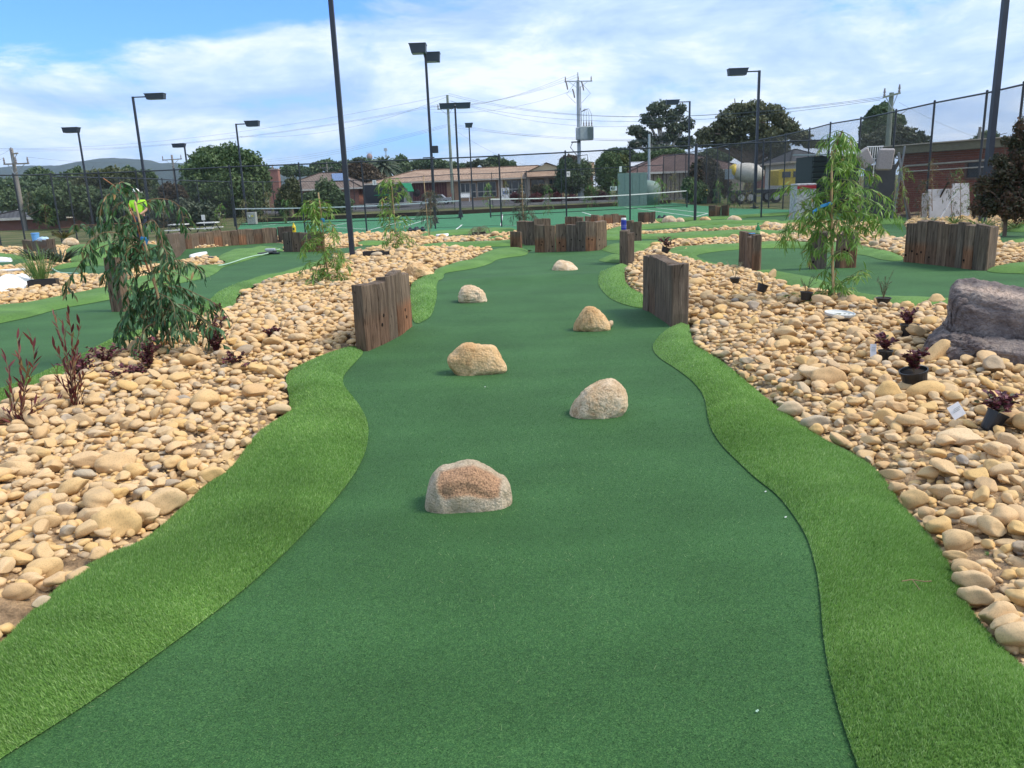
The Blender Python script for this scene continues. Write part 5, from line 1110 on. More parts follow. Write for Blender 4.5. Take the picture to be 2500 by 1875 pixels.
# ================================================================== buildings
def Zp(px, py, Y): return P(px, py, Y)[2]
def Xp(px, py, Y): return P(px, py, Y)[0]
TILE_O = tile_mat('orange_tan_roof_tiles', (0.42, 0.29, 0.205), (0.52, 0.38, 0.28)); TILE_B = tile_mat('brown_roof_tiles', (0.13, 0.085, 0.075), (0.18, 0.12, 0.11)); TILE_G = tile_mat('grey_brown_roof_tiles', (0.20, 0.155, 0.13), (0.27, 0.215, 0.18)); TILE_S = tile_mat('slate_grey_roof_tiles', (0.085, 0.09, 0.10), (0.12, 0.125, 0.135))
BR_O = brickwall_mat('orange_brickwork', (0.42, 0.20, 0.10), (0.52, 0.27, 0.14), (0.45, 0.38, 0.30)); BR_R = brickwall_mat('red_brickwork', (0.26, 0.085, 0.06), (0.33, 0.12, 0.08), (0.34, 0.28, 0.25))
M_WIN = plain('dark_window_glass', (0.03, 0.04, 0.05), 0.12, 0.7); M_FRAME = plain('cream_window_frame', (0.58, 0.55, 0.48), 0.6); M_GUT = plain('gutter_cream', (0.5, 0.43, 0.34), 0.6); M_GUTD = plain('gutter_brown', (0.12, 0.07, 0.05), 0.6)
def wallbox(x0, x1, y0, y1, z0, z1, name, mat, root):
    V = []; F = []; UV = []
    def q(p, w, h): n = len(V); V.extend(p); F.append((n, n + 1, n + 2, n + 3)); UV.extend([(0, 0), (w, 0), (w, h), (0, h)])
    q([(x0, y0, z0), (x1, y0, z0), (x1, y0, z1), (x0, y0, z1)], x1 - x0, z1 - z0); q([(x1, y0, z0), (x1, y1, z0), (x1, y1, z1), (x1, y0, z1)], y1 - y0, z1 - z0)
    q([(x1, y1, z0), (x0, y1, z0), (x0, y1, z1), (x1, y1, z1)], x1 - x0, z1 - z0); q([(x0, y1, z0), (x0, y0, z0), (x0, y0, z1), (x0, y1, z1)], y1 - y0, z1 - z0)
    q([(x0, y0, z1), (x1, y0, z1), (x1, y1, z1), (x0, y1, z1)], x1 - x0, y1 - y0)
    base = np.array(root.location); return mesh_np(name, np.array(V) - base, F, mat, root, uv=UV)
def hiproof(x0, x1, y0, y1, ze, zr, hipl, hipr, mat, root, name='roof', gut=None):
    ym = (y0 + y1) / 2; A, B, C, D = (x0, y0, ze), (x1, y0, ze), (x1, y1, ze), (x0, y1, ze); E, F_ = (x0 + hipl, ym, zr), (x1 - hipr, ym, zr)
    sl = math.hypot(ym - y0, zr - ze); V = []; F = []; UV = []
    def poly(ps, uvs): n = len(V); V.extend(ps); F.append(tuple(range(n, n + len(ps)))); UV.extend(uvs)
    poly([A, B, F_, E], [(x0, 0), (x1, 0), (x1 - hipr, sl), (x0 + hipl, sl)]); poly([C, D, E, F_], [(x1, 0), (x0, 0), (x0 + hipl, sl), (x1 - hipr, sl)])
    sl2 = math.hypot(hipr, zr - ze); poly([B, C, F_], [(0, 0), (y1 - y0, 0), (ym - y0, sl2)]); poly([D, A, E], [(0, 0), (y1 - y0, 0), (ym - y0, math.hypot(hipl, zr - ze))])
    poly([D, C, B, A], [(0, 0)] * 4)
    base = np.array(root.location); rf = mesh_np(name, np.array(V) - base, F, mat, root, uv=UV)
    mb = MB(); mb.tube([E, F_], .11, 5)
    for p, q_ in ((A, E), (D, E), (B, F_), (C, F_)): mb.tube([p, q_], .09, 5)
    subpart(mb, 'ridge_capping', mat, rf, root)
    mb = MB(); mb.box(((x0 + x1) / 2, y0 - .05, ze - .07), (x1 - x0, .12, .18)); mb.box((x0 - .05, ym, ze - .07), (.12, y1 - y0, .18)); mb.box((x1 + .05, ym, ze - .07), (.12, y1 - y0, .18)); subpart(mb, 'gutter', gut or M_GUT, rf, root)
    return rf
def window(root, x0, x1, y, z0, z1, nv=2, split=0.35, name='window'):
    mb = MB(); t = .07
    mb.box(((x0 + x1) / 2, y - .03, z0), (x1 - x0 + t, .08, t)); mb.box(((x0 + x1) / 2, y - .03, z1), (x1 - x0 + t, .08, t))
    for i in range(nv + 1): mb.box((x0 + (x1 - x0) * i / nv, y - .03, (z0 + z1) / 2), (t, .08, z1 - z0))
    if split: mb.box(((x0 + x1) / 2, y - .028, z0 + (z1 - z0) * split), (x1 - x0, .07, t * 1.3))
    w = part(mb, name, M_FRAME, root); mb = MB(); mb.box(((x0 + x1) / 2, y - .012, (z0 + z1) / 2), (x1 - x0 - t * .2, .02, z1 - z0 - t * .2)); subpart(mb, 'pane', M_WIN, w, root)
# long tan-roofed building
def motel():
    Y = 92.5; zb = TZ(0, Y); ze = Zp(1070, 441, Y); zr = Zp(1070, 414, Y + 6) ; x0, x1 = Xp(896, 445, Y), Xp(1395, 432, Y)
    root = empty('brick_building', ((x0 + x1) / 2, Y, zb), 'long low orange brick building with tan tiled roof across the car park', 'building')
    wallbox(x0 + .8, x1 - .8, Y + .9, Y + 11, zb, ze, 'wall', BR_O, root)
    hiproof(x0, x1, Y, Y + 12, ze, zr, 5.0, 3.5, TILE_O, root)
    # gable
    gx0, gx1 = Xp(1290, 420, Y), Xp(1385, 418, Y); xm = Xp(1333, 400, Y); za = Zp(1333, 399, Y - .4); zg = Zp(1333, 417, Y - .4)
    V = [(gx0, Y - .4, zg), (gx1, Y - .4, zg), (xm, Y - .4, za), (gx0, Y + 6, zg), (gx1, Y + 6, zg), (xm, Y + 6, za)]
    base = np.array(root.location); M_CR = plain('cream_gable_board', (0.62, 0.52, 0.33), .7); mesh_np('gable', np.array([V[0], V[1], V[2]]) - base, [(0, 1, 2)], M_CR, root)
    U = [(0, 0), (6, 0), (6, 4), (0, 4)]; o_ = .25
    mesh_np('gable_roof', np.array([(gx0 - .4, Y - .7, zg - .1), (xm, Y - .7, za + .12), (xm, Y + 6, za + .12), (gx0 - .4, Y + 6, zg - .1), (xm, Y - .7, za + .12), (gx1 + .4, Y - .7, zg - .1), (gx1 + .4, Y + 6, zg - .1), (xm, Y + 6, za + .12)]) - base, [(0, 1, 2, 3), (4, 5, 6, 7)], TILE_O, root, uv=U + U)
    zp = Zp(1333, 430, Y - 1.7); mesh_np('porch_roof', np.array([(gx0 - .3, Y - 1.7, zp), (gx1 + .6, Y - 1.7, zp), (gx1 + .6, Y - .42, zg + .02), (gx0 - .3, Y - .42, zg + .02), (gx0 - .3, Y - 1.7, zp - .15), (gx1 + .6, Y - 1.7, zp - .15)]) - base, [(0, 1, 2, 3), (4, 5, 1, 0)], TILE_O, root, uv=[(0, 0), (6, 0), (6, 1.6), (0, 1.6), (0, 0), (6, 0)])
    yw = Y + .9
    def W(px0, px1, py0, py1, nv, sp=.35, nm='window'):
        xm_ = (px0 + px1) / 2; window(root, Xp(px0, 460, yw), Xp(px1, 460, yw), yw, max(zb + .05, Zp(xm_, py1, yw)), Zp(xm_, py0, yw), nv, sp, nm)
    W(1125, 1147, 447, 482, 2); W(1150, 1162, 447, 482, 1, .4, 'door'); W(1166, 1211, 444, 480, 3); W(1234, 1282, 440, 473, 3); W(1298, 1330, 439, 458, 2, 0); W(1341, 1368, 437, 462, 3, 0); W(1380, 1392, 436, 470, 1)
    M_GAR = plain('dark_red_panelling', (0.13, 0.035, 0.035), .7)
    gx = [Xp(p, 460, yw) for p in (1003, 1091)]; mb = MB(); n = 14
    for i in range(n): xa = gx[0] + (gx[1] - gx[0]) * (i + .5) / n; mb.box((xa, yw - .03, (zb + Zp(1047, 447, yw)) / 2), ((gx[1] - gx[0]) / n - .03, .08, Zp(1047, 447, yw) - zb))
    part(mb, 'red_panel_wall', M_GAR, root)
    for px in (1222, 1289, 1335):
        mb = MB(); mb.box((Xp(px, 460, Y), Y + .25, (zb + ze) / 2), (.5, .4, ze - zb)); part(mb, 'column', BR_O, root)
motel()
# brick wall strip signs and benches
def sandwich(px, py, Y, w, h, label):
    c = P(px, py, Y); mb = MB(); zb = TZ(0, Y); z = zb + h / 2
    root = empty('notice_board', (c[0], Y, zb), label, 'sign'); mb.box((c[0], Y, z + .15), (w, .05, h)); part(mb, 'board', M_WHITE, root)
    mb = MB(); mb.box((c[0] - w / 2, Y, z), (.05, .06, h + .3)); mb.box((c[0] + w / 2, Y, z), (.05, .06, h + .3)); part(mb, 'legs', M_FRAME, root)
    mb = MB(); mb.box((c[0], Y - .03, z + .25), (w * .6, .01, h * .28)); part(mb, 'print', plain('blue_grey_print', (.2, .25, .35)), root)
sandwich(1233, 470, 88, .9, 1.2, 'white notice board standing before the building windows')
for px, lb in ((1135, 'white outdoor chair left of the building door'), (1268, 'pale bench seat in front of the building windows')):
    c = P(px, 480, 89); zb = TZ(0, 89); root = empty('bench', (c[0], 89, zb), lb, 'bench'); mb = MB(); mb.box((c[0], 89, zb + .45), (1.1, .45, .06)); part(mb, 'seat', M_WHITE, root)
    mb = MB(); mb.box((c[0], 89.2, zb + .72), (1.1, .05, .4)); part(mb, 'backrest', M_WHITE, root)
    for s in (-1, 1): mb = MB(); mb.box((c[0] + s * .48, 89, zb + .22), (.06, .4, .44)); part(mb, 'leg', M_WHITE, root)
# tiled house with chimney
def house1():
    Y = 96; zb = TZ(0, Y); ze = Zp(760, 462, Y); zr = Zp(760, 423.5, Y + 5.5); x0, x1 = Xp(655, 466, Y), Xp(885, 460, Y)
    root = empty('tiled_house', ((x0 + x1) / 2, Y, zb), 'house with grey-brown tiled hip roof, solar panel and red brick chimney', 'house')
    wallbox(x0 + .6, x1 - .6, Y + .6, Y + 10.5, zb, ze, 'wall', BR_R, root); rf = hiproof(x0, x1, Y, Y + 11, ze, zr, 5.0, 4.2, TILE_G, root, gut=M_FRAME)
    cx = Xp(668, 436, Y - .8); zt = Zp(669, 415, Y - .8); w = 27 * Y / FPX
    wallbox(cx - w / 2, cx + w / 2, Y - 1.2, Y - .3, zb, zt, 'chimney', BR_R, root); mb = MB(); mb.box((cx, Y - .75, zt + .06), (w + .14, 1.05, .14)); mb.box((cx, Y - .75, zt + .35), (.12, .12, .5)); part(mb, 'chimney_cap', BR_R, root)
    for px in (697, 745): window(root, Xp(px, 480, Y + .6), Xp(px + 26, 480, Y + .6), Y + .6, zb + .9, ze - .3, 2, 0)
    sx0, sx1 = Xp(806, 430, Y + 3), Xp(838, 430, Y + 3); k = (zr - ze) / 5.5
    V = [(sx0 + .4, Y + 2.2, ze + 2.2 * k + .1), (sx1 + .9, Y + 2.2, ze + 2.2 * k + .1), (sx1, Y + 4.9, ze + 4.9 * k + .1), (sx0 - .2, Y + 4.9, ze + 4.9 * k + .1)]
    mesh_np('solar_panel', np.array(V) - np.array(root.location), [(0, 1, 2, 3)], plain('blue_solar_glass', (.10, .16, .30), .12, .8), root)
house1()
def house(name, label, px0, px1, pye, pyr, Y, tile, hip=(4, 4), depth=10, wallm=BR_R, gut=None, cat='house'):
    zb = TZ(0, Y); xm = (px0 + px1) / 2; ze = Zp(xm, pye, Y); zr = Zp(xm, pyr, Y + depth / 2); x0, x1 = Xp(px0, pye, Y), Xp(px1, pye, Y)
    root = empty(name, ((x0 + x1) / 2, Y, zb), label, cat); wallbox(x0 + .6, x1 - .6, Y + .6, Y + depth - .6, zb, ze, 'wall', wallm, root); hiproof(x0, x1, Y, Y + depth, ze, zr, hip[0], hip[1], tile, root, gut=gut)
    return root, x0, x1, zb, ze
r_, x0, x1, zb, ze = house('brown_roofed_house', 'house with brown tiled hip roof and cream boarded wall right of the grey-green screen', 1530, 1835, 417, 377, 78, TILE_B, (4.5, 4.5), 11, plain('cream_weatherboard', (.42, .36, .26), .8), M_FRAME)
for i in range(16): 
    mb = MB(); mb.box((x0 + 1 + i * .42, 78.52, (zb + ze) / 2), (.07, .07, ze - zb)); part(mb, 'batten', M_GUTD, r_)
house('distant_house', 'low house with dark roof and white fascia behind the left power pole', -60, 150, 532, 497, 62, TILE_S, (4, 5), 9, BR_R, M_FRAME)
house('distant_house', 'distant house with bright orange roof at the far left', -40, 38, 484, 471, 135, tile_mat('bright_orange_roof_tiles', (.55, .16, .07), (.62, .22, .1)), (3, 3), 9, plain('white_render', (.6, .6, .58)))
house('distant_house', 'house with slate-grey roof behind the yellow truck cab', 1930, 2040, 392, 364, 80, TILE_S, (2, 2), 10, plain('white_render', (.6, .6, .58)))
house('distant_house', 'pale cream tiled roof behind the round dark shrub', 1418, 1462, 425, 398, 96, tile_mat('cream_roof_tiles', (.5, .38, .24), (.58, .46, .3)), (2, 2), 8, BR_O)
house('distant_house', 'low pale metal roof left of the brown tiled house', 1515, 1600, 410, 397, 100, plain('pale_metal_roof', (.5, .52, .55), .5), (.5, .5), 8, plain('white_render', (.6, .6, .58)))
house('distant_house', 'red-walled house seen under the large fig tree', 1850, 1925, 400, 372, 105, TILE_S, (2, 2), 8, BR_R)
# brick building on the right, bricks built one by one
def brick_shed():
    Y = 31.5; L0, L1 = Xp(2203, 440, 33.0), Xp(2560, 430, 27.5)
    A = np.array([L0, 33.5]); B = np.array([L1, 28.0]); u = (B - A) / np.linalg.norm(B - A); L = np.linalg.norm(B - A); n = np.array([-u[1], u[0]]); zt = topz(2350, 361, A + u * 5)
    zt0 = topz(2205, 377, A); zt = (zt + zt0) / 2; root = empty('brick_shed', (A[0], A[1], 0), 'red brick building with flat olive fascia behind the high fence on the right', 'building', rz=math.atan2(u[1], u[0]))
    def loc(mb, name, mat, par=None): return mesh_np(name, mb.V, mb.F, mat, par or root)
    mb = MB(); mb.box((L / 2, 2.6, zt / 2), (L, 5.0, zt)); core = loc(mb, 'mortar_wall', plain('mortar', (.33, .27, .24), .95), root)
    mb = MB(); mb.box((L / 2, 2.4, zt + .14), (L + .6, 5.8, .30)); loc(mb, 'fascia', plain('olive_fascia', (.16, .15, .09), .6)); mb = MB(); mb.box((L / 2, 2.4, zt + .31), (L + .7, 6.0, .04)); loc(mb, 'roof_edge', M_GUT)
    wx0 = 3.1; wx1 = 5.9; wz0, wz1 = 1.35, zt - .45
    mb = MB(); bw, bh = .23, .076; mb.box((0, 0, 0), (bw, .05, bh), bev=.006); me_src = loc(mb, 'brick', BRK, root).data; bpy.data.objects.remove(bpy.data.objects[[o.name for o in bpy.data.objects if o.data == me_src][0]])
    rows = int(zt / .086); cells = []
    for r in range(rows):
        for c in range(int(L / .24)):
            x = c * .24 + .12 + (.12 if r % 2 else 0); z = r * .086 + .043
            if wx0 - .1 < x < wx1 + .1 and wz0 < z < wz1: continue
            if x > L - .1: continue
            cells.append((x, z))
    vis = lambda c: (A + u * c[0])
    def score(c): w = A + u * c[0]; px, py, zc = proj((w[0], w[1], c[1])); return (-5 if not (2195 < px < 2410) else 0) + (-3 if py > 470 else 0) - zc * .001 - abs(py - 420) * .004
    cells.sort(key=score, reverse=True)
    for x, z in cells[:300]:
        o = bpy.data.objects.new('brick', me_src); link(o, root); o.location = (x, .085 + rnd.uniform(-.003, .003), z)
    mb = MB()
    for x, z in cells[300:]: mb.box((x, .085, z), (bw, .05, bh))
    tag(loc(mb, 'brick_courses', BRK, root), kind='stuff')
    mb = MB()
    for (cx, cz, w, h) in (((wx0 + wx1) / 2, wz0, wx1 - wx0, .07), ((wx0 + wx1) / 2, wz1, wx1 - wx0, .07), (wx0, (wz0 + wz1) / 2, .07, wz1 - wz0), (wx1, (wz0 + wz1) / 2, .07, wz1 - wz0), ((wx0 * .55 + wx1 * .45), (wz0 + wz1) / 2, .05, wz1 - wz0)): mb.box((cx, .06, cz), (w, .07, h))
    w_ = loc(mb, 'window', M_GUTD, root); mb = MB(); mb.box(((wx0 + wx1) / 2, .095, (wz0 + wz1) / 2), (wx1 - wx0, .02, wz1 - wz0)); loc(mb, 'pane', M_WIN, w_)
    mb = MB(); mb.tube([(.1, 0, 1.2), (.15, .0, zt - .62), (.4, 0, zt - .5), (L * .7, 0, zt - .42)], .035, 6); loc(mb, 'white_pipe', M_FRAME)
    mb = MB(); mb.tube([(0.5, -.05, zt - .72), (L * .72, -.05, zt - .66)], .025, 6); loc(mb, 'conduit', M_FRAME)
BRK, nt_, b_ = base_mat('red_brick', .9, .2); nt_.links.new(mixc(nt_, .5, ramp(nt_, tex(nt_, 2.5, 3, .6), [(0.3, (.17, .05, .035)), (.7, (.32, .11, .075))]), ramp(nt_, objrand(nt_), [(0, (.17, .055, .04)), (1, (.34, .12, .08))])), b_.inputs['Base Color'])
brick_shed()
# grey-green screen
def slab(name, px0, py0, px1, py1, Y, mat, label, cat, th=.12, zb=0.0, parts_=None):
    x0, x1 = Xp(px0, (py0 + py1) / 2, Y), Xp(px1, (py0 + py1) / 2, Y); z1 = Zp((px0 + px1) / 2, py0, Y); z0 = zb if zb is not None else Zp((px0 + px1) / 2, py1, Y)
    mb = MB(); mb.box(((x0 + x1) / 2, Y, (z0 + z1) / 2), (x1 - x0, th, z1 - z0), bev=.01); return tag(mb.build(name, mat, loc=((x0 + x1) / 2, Y, z0)), label, cat)
def screen():
    Y = 62; x0, x1 = Xp(1508, 450, Y), Xp(1580, 450, Y); z1 = Zp(1545, 422, Y); n = 8; M = plain('grey_green_sheet', (.17, .25, .22), .6)
    root = empty('metal_screen', ((x0 + x1) / 2, Y, 0), 'tall grey-green sheet metal screen behind the right tennis court', 'screen')
    for i in range(n): mb = MB(); mb.box((x0 + (x1 - x0) * (i + .5) / n, Y + (.02 if i % 2 else 0), z1 / 2), ((x1 - x0) / n - .01, .05, z1)); part(mb, 'panel', M, root)
    mb = MB(); mb.lathe([(1.0, 0), (1.0, 1.4), (.75, 1.75), (.1, 1.9)], (x1 + .3, Y + 1.5, 0), 14); part(mb, 'tank', M, root, True)
screen()

# power poles -------------------------------------------------
M_PW = plain('weathered_power_pole', (.27, .25, .22), .9, .2, 0, .25, 1.5); M_PG = plain('green_treated_power_pole', (.22, .25, .20), .9, .2, 0, .2, 1.5); M_PC = plain('galvanised_steel', (.36, .40, .43), .5, .4, .0, .1, 2); M_INS = plain('insulator_grey', (.22, .2, .2), .4)
def power_pole(top, base_px, Y, r, mat, label, arms, zb=None):
    x, _, z = P(*top, Y); zb = TZ(0, Y) if zb is None else zb; root = empty('power_pole', (x, Y, zb), label, 'power pole')
    mb = MB(); mb.tube([(x, Y, zb - .3), (x, Y, z)], r, 10, r * .72); part(mb, 'pole', mat, root); ends = []
    for (pxa, pya, pxb, pyb, insul) in arms:
        a, b = P(pxa, pya, Y - r), P(pxb, pyb, Y - r); mb = MB(); c = (a + b) / 2; L = np.linalg.norm(b - a); mb.tube([a, b], .07, 4); ar = part(mb, 'crossarm', mat, root)
        mb = MB(); mb.tube([a + (c - a) * .3, (x, Y - r, c[2] - .7)], .025, 4); mb.tube([b + (c - b) * .3, (x, Y - r, c[2] - .7)], .025, 4); part(mb, 'brace', M_PC, root)
        for i in range(insul):
            p = a + (b - a) * (i + .08) / (insul - .84 if insul > 1 else 1); m = MB(); m.lathe([(.05, 0), (.07, .08), (.04, .14), (.07, .2), (.03, .42)], p + np.array([0, 0, .05]), 8); subpart(m, 'insulator', M_INS, ar, root); ends.append(p + np.array([0, 0, .45]))
    return root, (x, Y, z), ends
R1, t1, e1 = power_pole((1411, 196), None, 84, .22, M_PC, 'grey steel power pole carrying a transformer box, centre right', [(1378, 199, 1446, 198, 3)])
def transformer():
    x, Y, _ = t1; root = R1; c = P(1431, 326, Y - .3); mb = MB(); mb.tube([(x, Y, t1[2] - .1), (x, Y, t1[2] + .75)], .05, 6); part(mb, 'top_pin', M_PC, root)
    mb = MB(); mb.box((c[0], Y - .5, c[2]), (1.35, .9, 1.35), bev=.05); tb = part(mb, 'transformer', plain('transformer_grey', (.36, .40, .38), .5), root)
    mb = MB()
    for i in range(9): mb.box((c[0] + .1 + i * .07, Y - 1.0, c[2] + .02), (.03, .14, 1.1))
    subpart(mb, 'cooling_fin', plain('transformer_fin_grey', (.20, .26, .25), .5), tb, root)
    mb = MB(); mb.box((c[0] - .85, Y - .4, c[2]), (.4, .5, 1.2), bev=.03); part(mb, 'switch_box', plain('switch_grey', (.42, .45, .46)), root)
    for i in range(4):
        b_ = (c[0] - .25 + i * .27, Y - .5, c[2] + .68); mb = MB(); mb.lathe([(.07, 0), (.09, .1), (.05, .15), (.08, .25), (.04, .45), (.02, .62)], b_, 8); subpart(mb, 'bushing', M_INS, tb, root)
        mb = MB(); p0 = np.array([b_[0], b_[1], b_[2] + .6]); p3 = np.array([x + .15, Y - .2, c[2] + 2.5]); mb.tube([p0, p0 + (0, 0, .5), (p0 + p3) / 2 + (.3, 0, .5), p3 + (.1, 0, -.4), p3], .022, 4); part(mb, 'cable', M_BLK, root)
    mb = MB(); mb.tube([(x + .22, Y - .15, t1[2] - .6), (x + .26, Y - .1, t1[2] - 4), (x + .24, Y - .1, c[2] + .8)], .035, 5)
    for s in (-1, 1): mb.tube([(x - .25 * s, Y - .3, t1[2] - .2), (x - 1.2 * s, Y - .3, t1[2] - 1.3), (x - .3 * s, Y - .3, t1[2] - 2.2)], .02, 4)
    part(mb, 'down_lead', M_BLK, root)
    z_ = Zp(1418, 381, Y); mb = MB(); mb.box((x - .35, Y - .2, Zp(1405, 347, Y)), (.9, .25, .12)); mb.tube([(x - .7, Y - .3, Zp(1405, 349, Y)), (x - .9, Y - .3, Zp(1398, 360, Y)), (x - .2, Y - .3, z_), (x + .8, Y - .3, z_ + .1), (x + .9, Y - .3, z_ - .8), (x + .2, Y - .3, z_ - 1.2)], .04, 5); part(mb, 'cable_loop', M_BLK, root)
    mb = MB(); mb.box((x + .22, Y - .35, (TZ(0, Y) + Zp(1418, 416, Y)) / 2), (.42, .3, Zp(1418, 416, Y) - TZ(0, Y)), bev=.02); part(mb, 'cable_guard', plain('guard_grey', (.32, .36, .34)), root)
    for k, (px, py) in enumerate(((1381, 210), (1398, 230), (1420, 212))):
        q = P(px, py, Y - .5); mb = MB(); mb.tube([q + (0, 0, .5), q + (.12, 0, .1), q + (.2, 0, -.35)], .07, 6); part(mb, 'fuse', M_INS, root)
transformer()
R2, t2, e2 = power_pole((1092, 232), None, 84, .17, M_PG, 'greenish timber power pole behind the T-shaped light pole', [(1068, 267, 1112, 262, 3)])
R3, t3, e3 = power_pole((27, 362), None, 60, .16, M_PW, 'weathered power pole with two crossarms at the far left', [(9, 401, 71, 399, 3), (28, 376, 44, 374, 1)])
R4, t4, e4 = power_pole((419, 378), None, 95, .15, M_PW, 'small distant power pole beside the round tree', [(396, 391, 444, 388, 3)])
R5, t5, e5 = power_pole((2177, 226), None, 46, .17, M_PG, 'pale green power pole rising above the right fence before the conifer', [(2156, 238, 2198, 227, 2)])
R6, t6, e6 = power_pole((1585, 327), None, 66, .13, M_PC, 'short pale pole without crossarm beside the eucalyptus', [])
R7, t7, e7 = power_pole((2393, 310), None, 60, .14, M_PW, 'plain short timber pole above the brick building', [])
R8, t8, e8 = power_pole((797, 395), None, 180, .17, M_PW, 'distant power pole just above the solar roof', [(780, 410, 812, 409, 2)])
M_PWR = plain('power_line_wire', (.10, .11, .12), .6)
def wires(pairs, label, r=.018, sag=1.2):
    r *= .62; sag *= .7
    a0 = np.array(pairs[0][0], float); root = empty('power_lines', a0, label, 'power lines')
    for a, b in pairs:
        a, b = np.array(a, float), np.array(b, float); n = 18; pts = [a + (b - a) * i / n - np.array([0, 0, sag * 4 * (i / n) * (1 - i / n)]) for i in range(n + 1)]; mb = MB(); mb.tube(pts, r, 3, cap=False); part(mb, 'wire', M_PWR, root)
L2_ = np.array(t2) + (0, -.2, .6)
wires([(e1[0], P(1040, 268, 86)), (P(1411, 181, 84), P(1060, 262, 86)), (e1[1], P(1052, 260, 86)), (P(1396, 222, 84), P(1060, 274, 86))], 'power lines falling left from the transformer pole', sag=1.0)
wires([(t2, P(0, 363, 120)), (e2[0], P(0, 363.5, 110)), (e2[2], P(0, 368, 112)), (P(1092, 236, 84), P(560, 331, 98))], 'long upper power lines running left from the greenish pole', sag=2.0)
wires([(P(1090, 304, 84), P(630, 392, 150)), (P(1090, 307, 84), P(640, 396, 150)), (P(1090, 310, 84), P(640, 402, 150))], 'lower trio of power lines running left from the greenish pole', sag=.8)
wires([(t2, P(2158, 236, 46)), (P(1095, 228, 84), P(2156, 240, 46)), (P(1097, 246, 84), P(2150, 244, 46)), (P(1100, 246, 84), P(1700, 289, 84))], 'power lines running right from the greenish pole to the pale green pole', sag=2.2)
wires([(P(1107, 303, 84), P(1585, 340, 66)), (P(1107, 306, 84), P(1585, 343, 66)), (P(1107, 311, 84), P(1700, 345, 66)), (P(1108, 316, 84), P(1290, 405, 92))], 'lower thin power lines right of the greenish pole', sag=.6, r=.015)
wires([(e3[0], P(-100, 396, 58)), (e3[2], P(410, 392, 95)), (t3, P(-60, 380, 60)), (P(60, 455, 62), P(430, 450, 70)), (P(60, 476, 62), P(430, 452, 70))], 'thin lines at the far left power pole', sag=.5, r=.012)
wires([(P(2102, 337, 47), P(2165, 330, 46)), (P(2188, 333, 46), P(2340, 355, 30)), (P(2195, 250, 46), P(2420, 345, 60))], 'service line from the pale green pole to the brick building', sag=.3, r=.012)
# water tower and mast
def water_tower():
    Y = 900; c = P(902, 383, Y); r = 7 * Y / FPX; root = empty('water_tower', (c[0], Y, 0), 'ball-shaped water tower on the skyline', 'water tower')
    mb = MB(); mb.lathe([(r * .45, 0), (r * .4, c[2] - r * .9)], (c[0], Y, 0), 12); part(mb, 'stem', plain('tower_concrete', (.25, .22, .2)), root)
    mb = MB(); mb.lathe([(r * math.cos(a), r * 1.15 * math.sin(a)) for a in np.linspace(-1.5, 1.5, 10)], (c[0], Y, c[2]), 16); part(mb, 'tank', plain('tower_tank', (.25, .17, .15)), root, True)
    mb = MB()
    for i in range(5): mb.tube([(c[0] + (i - 2) * r * .4, Y, c[2] + r), (c[0] + (i - 2) * r * .4, Y, c[2] + r * 1.7)], .25, 4)
    part(mb, 'aerial', M_PC, root)
    Y = 950; c = P(941, 361, Y); root = empty('radio_mast', (c[0], Y, 0), 'slim lattice radio mast right of the water tower', 'mast'); mb = MB()
    for sx, sy in ((-1, -1), (1, -1), (0, 1)): mb.tube([(c[0] + sx * 1.2, Y + sy * 1.2, 0), (c[0] + sx * .6, Y + sy * .6, c[2])], .22, 4)
    for k in range(12): z = c[2] * (.3 + .055 * k); mb.tube([(c[0] - 1, Y - 1, z), (c[0] + 1, Y - 1, z + 2)], .15, 4)
    part(mb, 'lattice', M_PC, root); mb = MB(); mb.box((c[0], Y, c[2] - 2), (3.6, 3.6, 3)); mb.box((c[0], Y, c[2] - 9), (2.6, 2.6, 2)); part(mb, 'aerials', M_PC, root)
water_tower()

# vehicles ------------------------------------------------------
M_TYRE = plain('tyre_rubber', (.02, .02, .02), .9); M_RIM = plain('alloy_rim', (.5, .5, .5), .35, .5, .6)
def wheel(root, x, y, z, r, w=.22, ax=(0, 1, 0)):
    mb = MB(); mb.lathe([(r * .55, -w / 2), (r * .95, -w / 2), (r, -w / 3), (r, w / 3), (r * .95, w / 2), (r * .55, w / 2)], (x, y, z), 18, ax); wh = part(mb, 'wheel', M_TYRE, root)
    mb = MB(); mb.lathe([(r * .55, -w / 2 - .01), (r * .5, -w / 2 + .03), (r * .2, -w / 2 + .01), (r * .15, w / 2 + .01), (r * .56, w / 2 + .01)], (x, y, z), 14, ax); subpart(mb, 'rim', M_RIM, wh, root)
def extrude_profile(prof, x0, y0, y1, zb, mir=1, taper=None):
    """side profile (x,z) extruded across y"""
    n = len(prof); V = [(x0 + mir * x, y0 + (taper(z) if taper else 0), zb + z) for x, z in prof] + [(x0 + mir * x, y1 - (taper(z) if taper else 0), zb + z) for x, z in prof]
    F = [list(range(n)), list(range(2 * n - 1, n - 1, -1))] + [(i, i + n, (i + 1) % n + n, (i + 1) % n) for i in range(n)]; return V, F
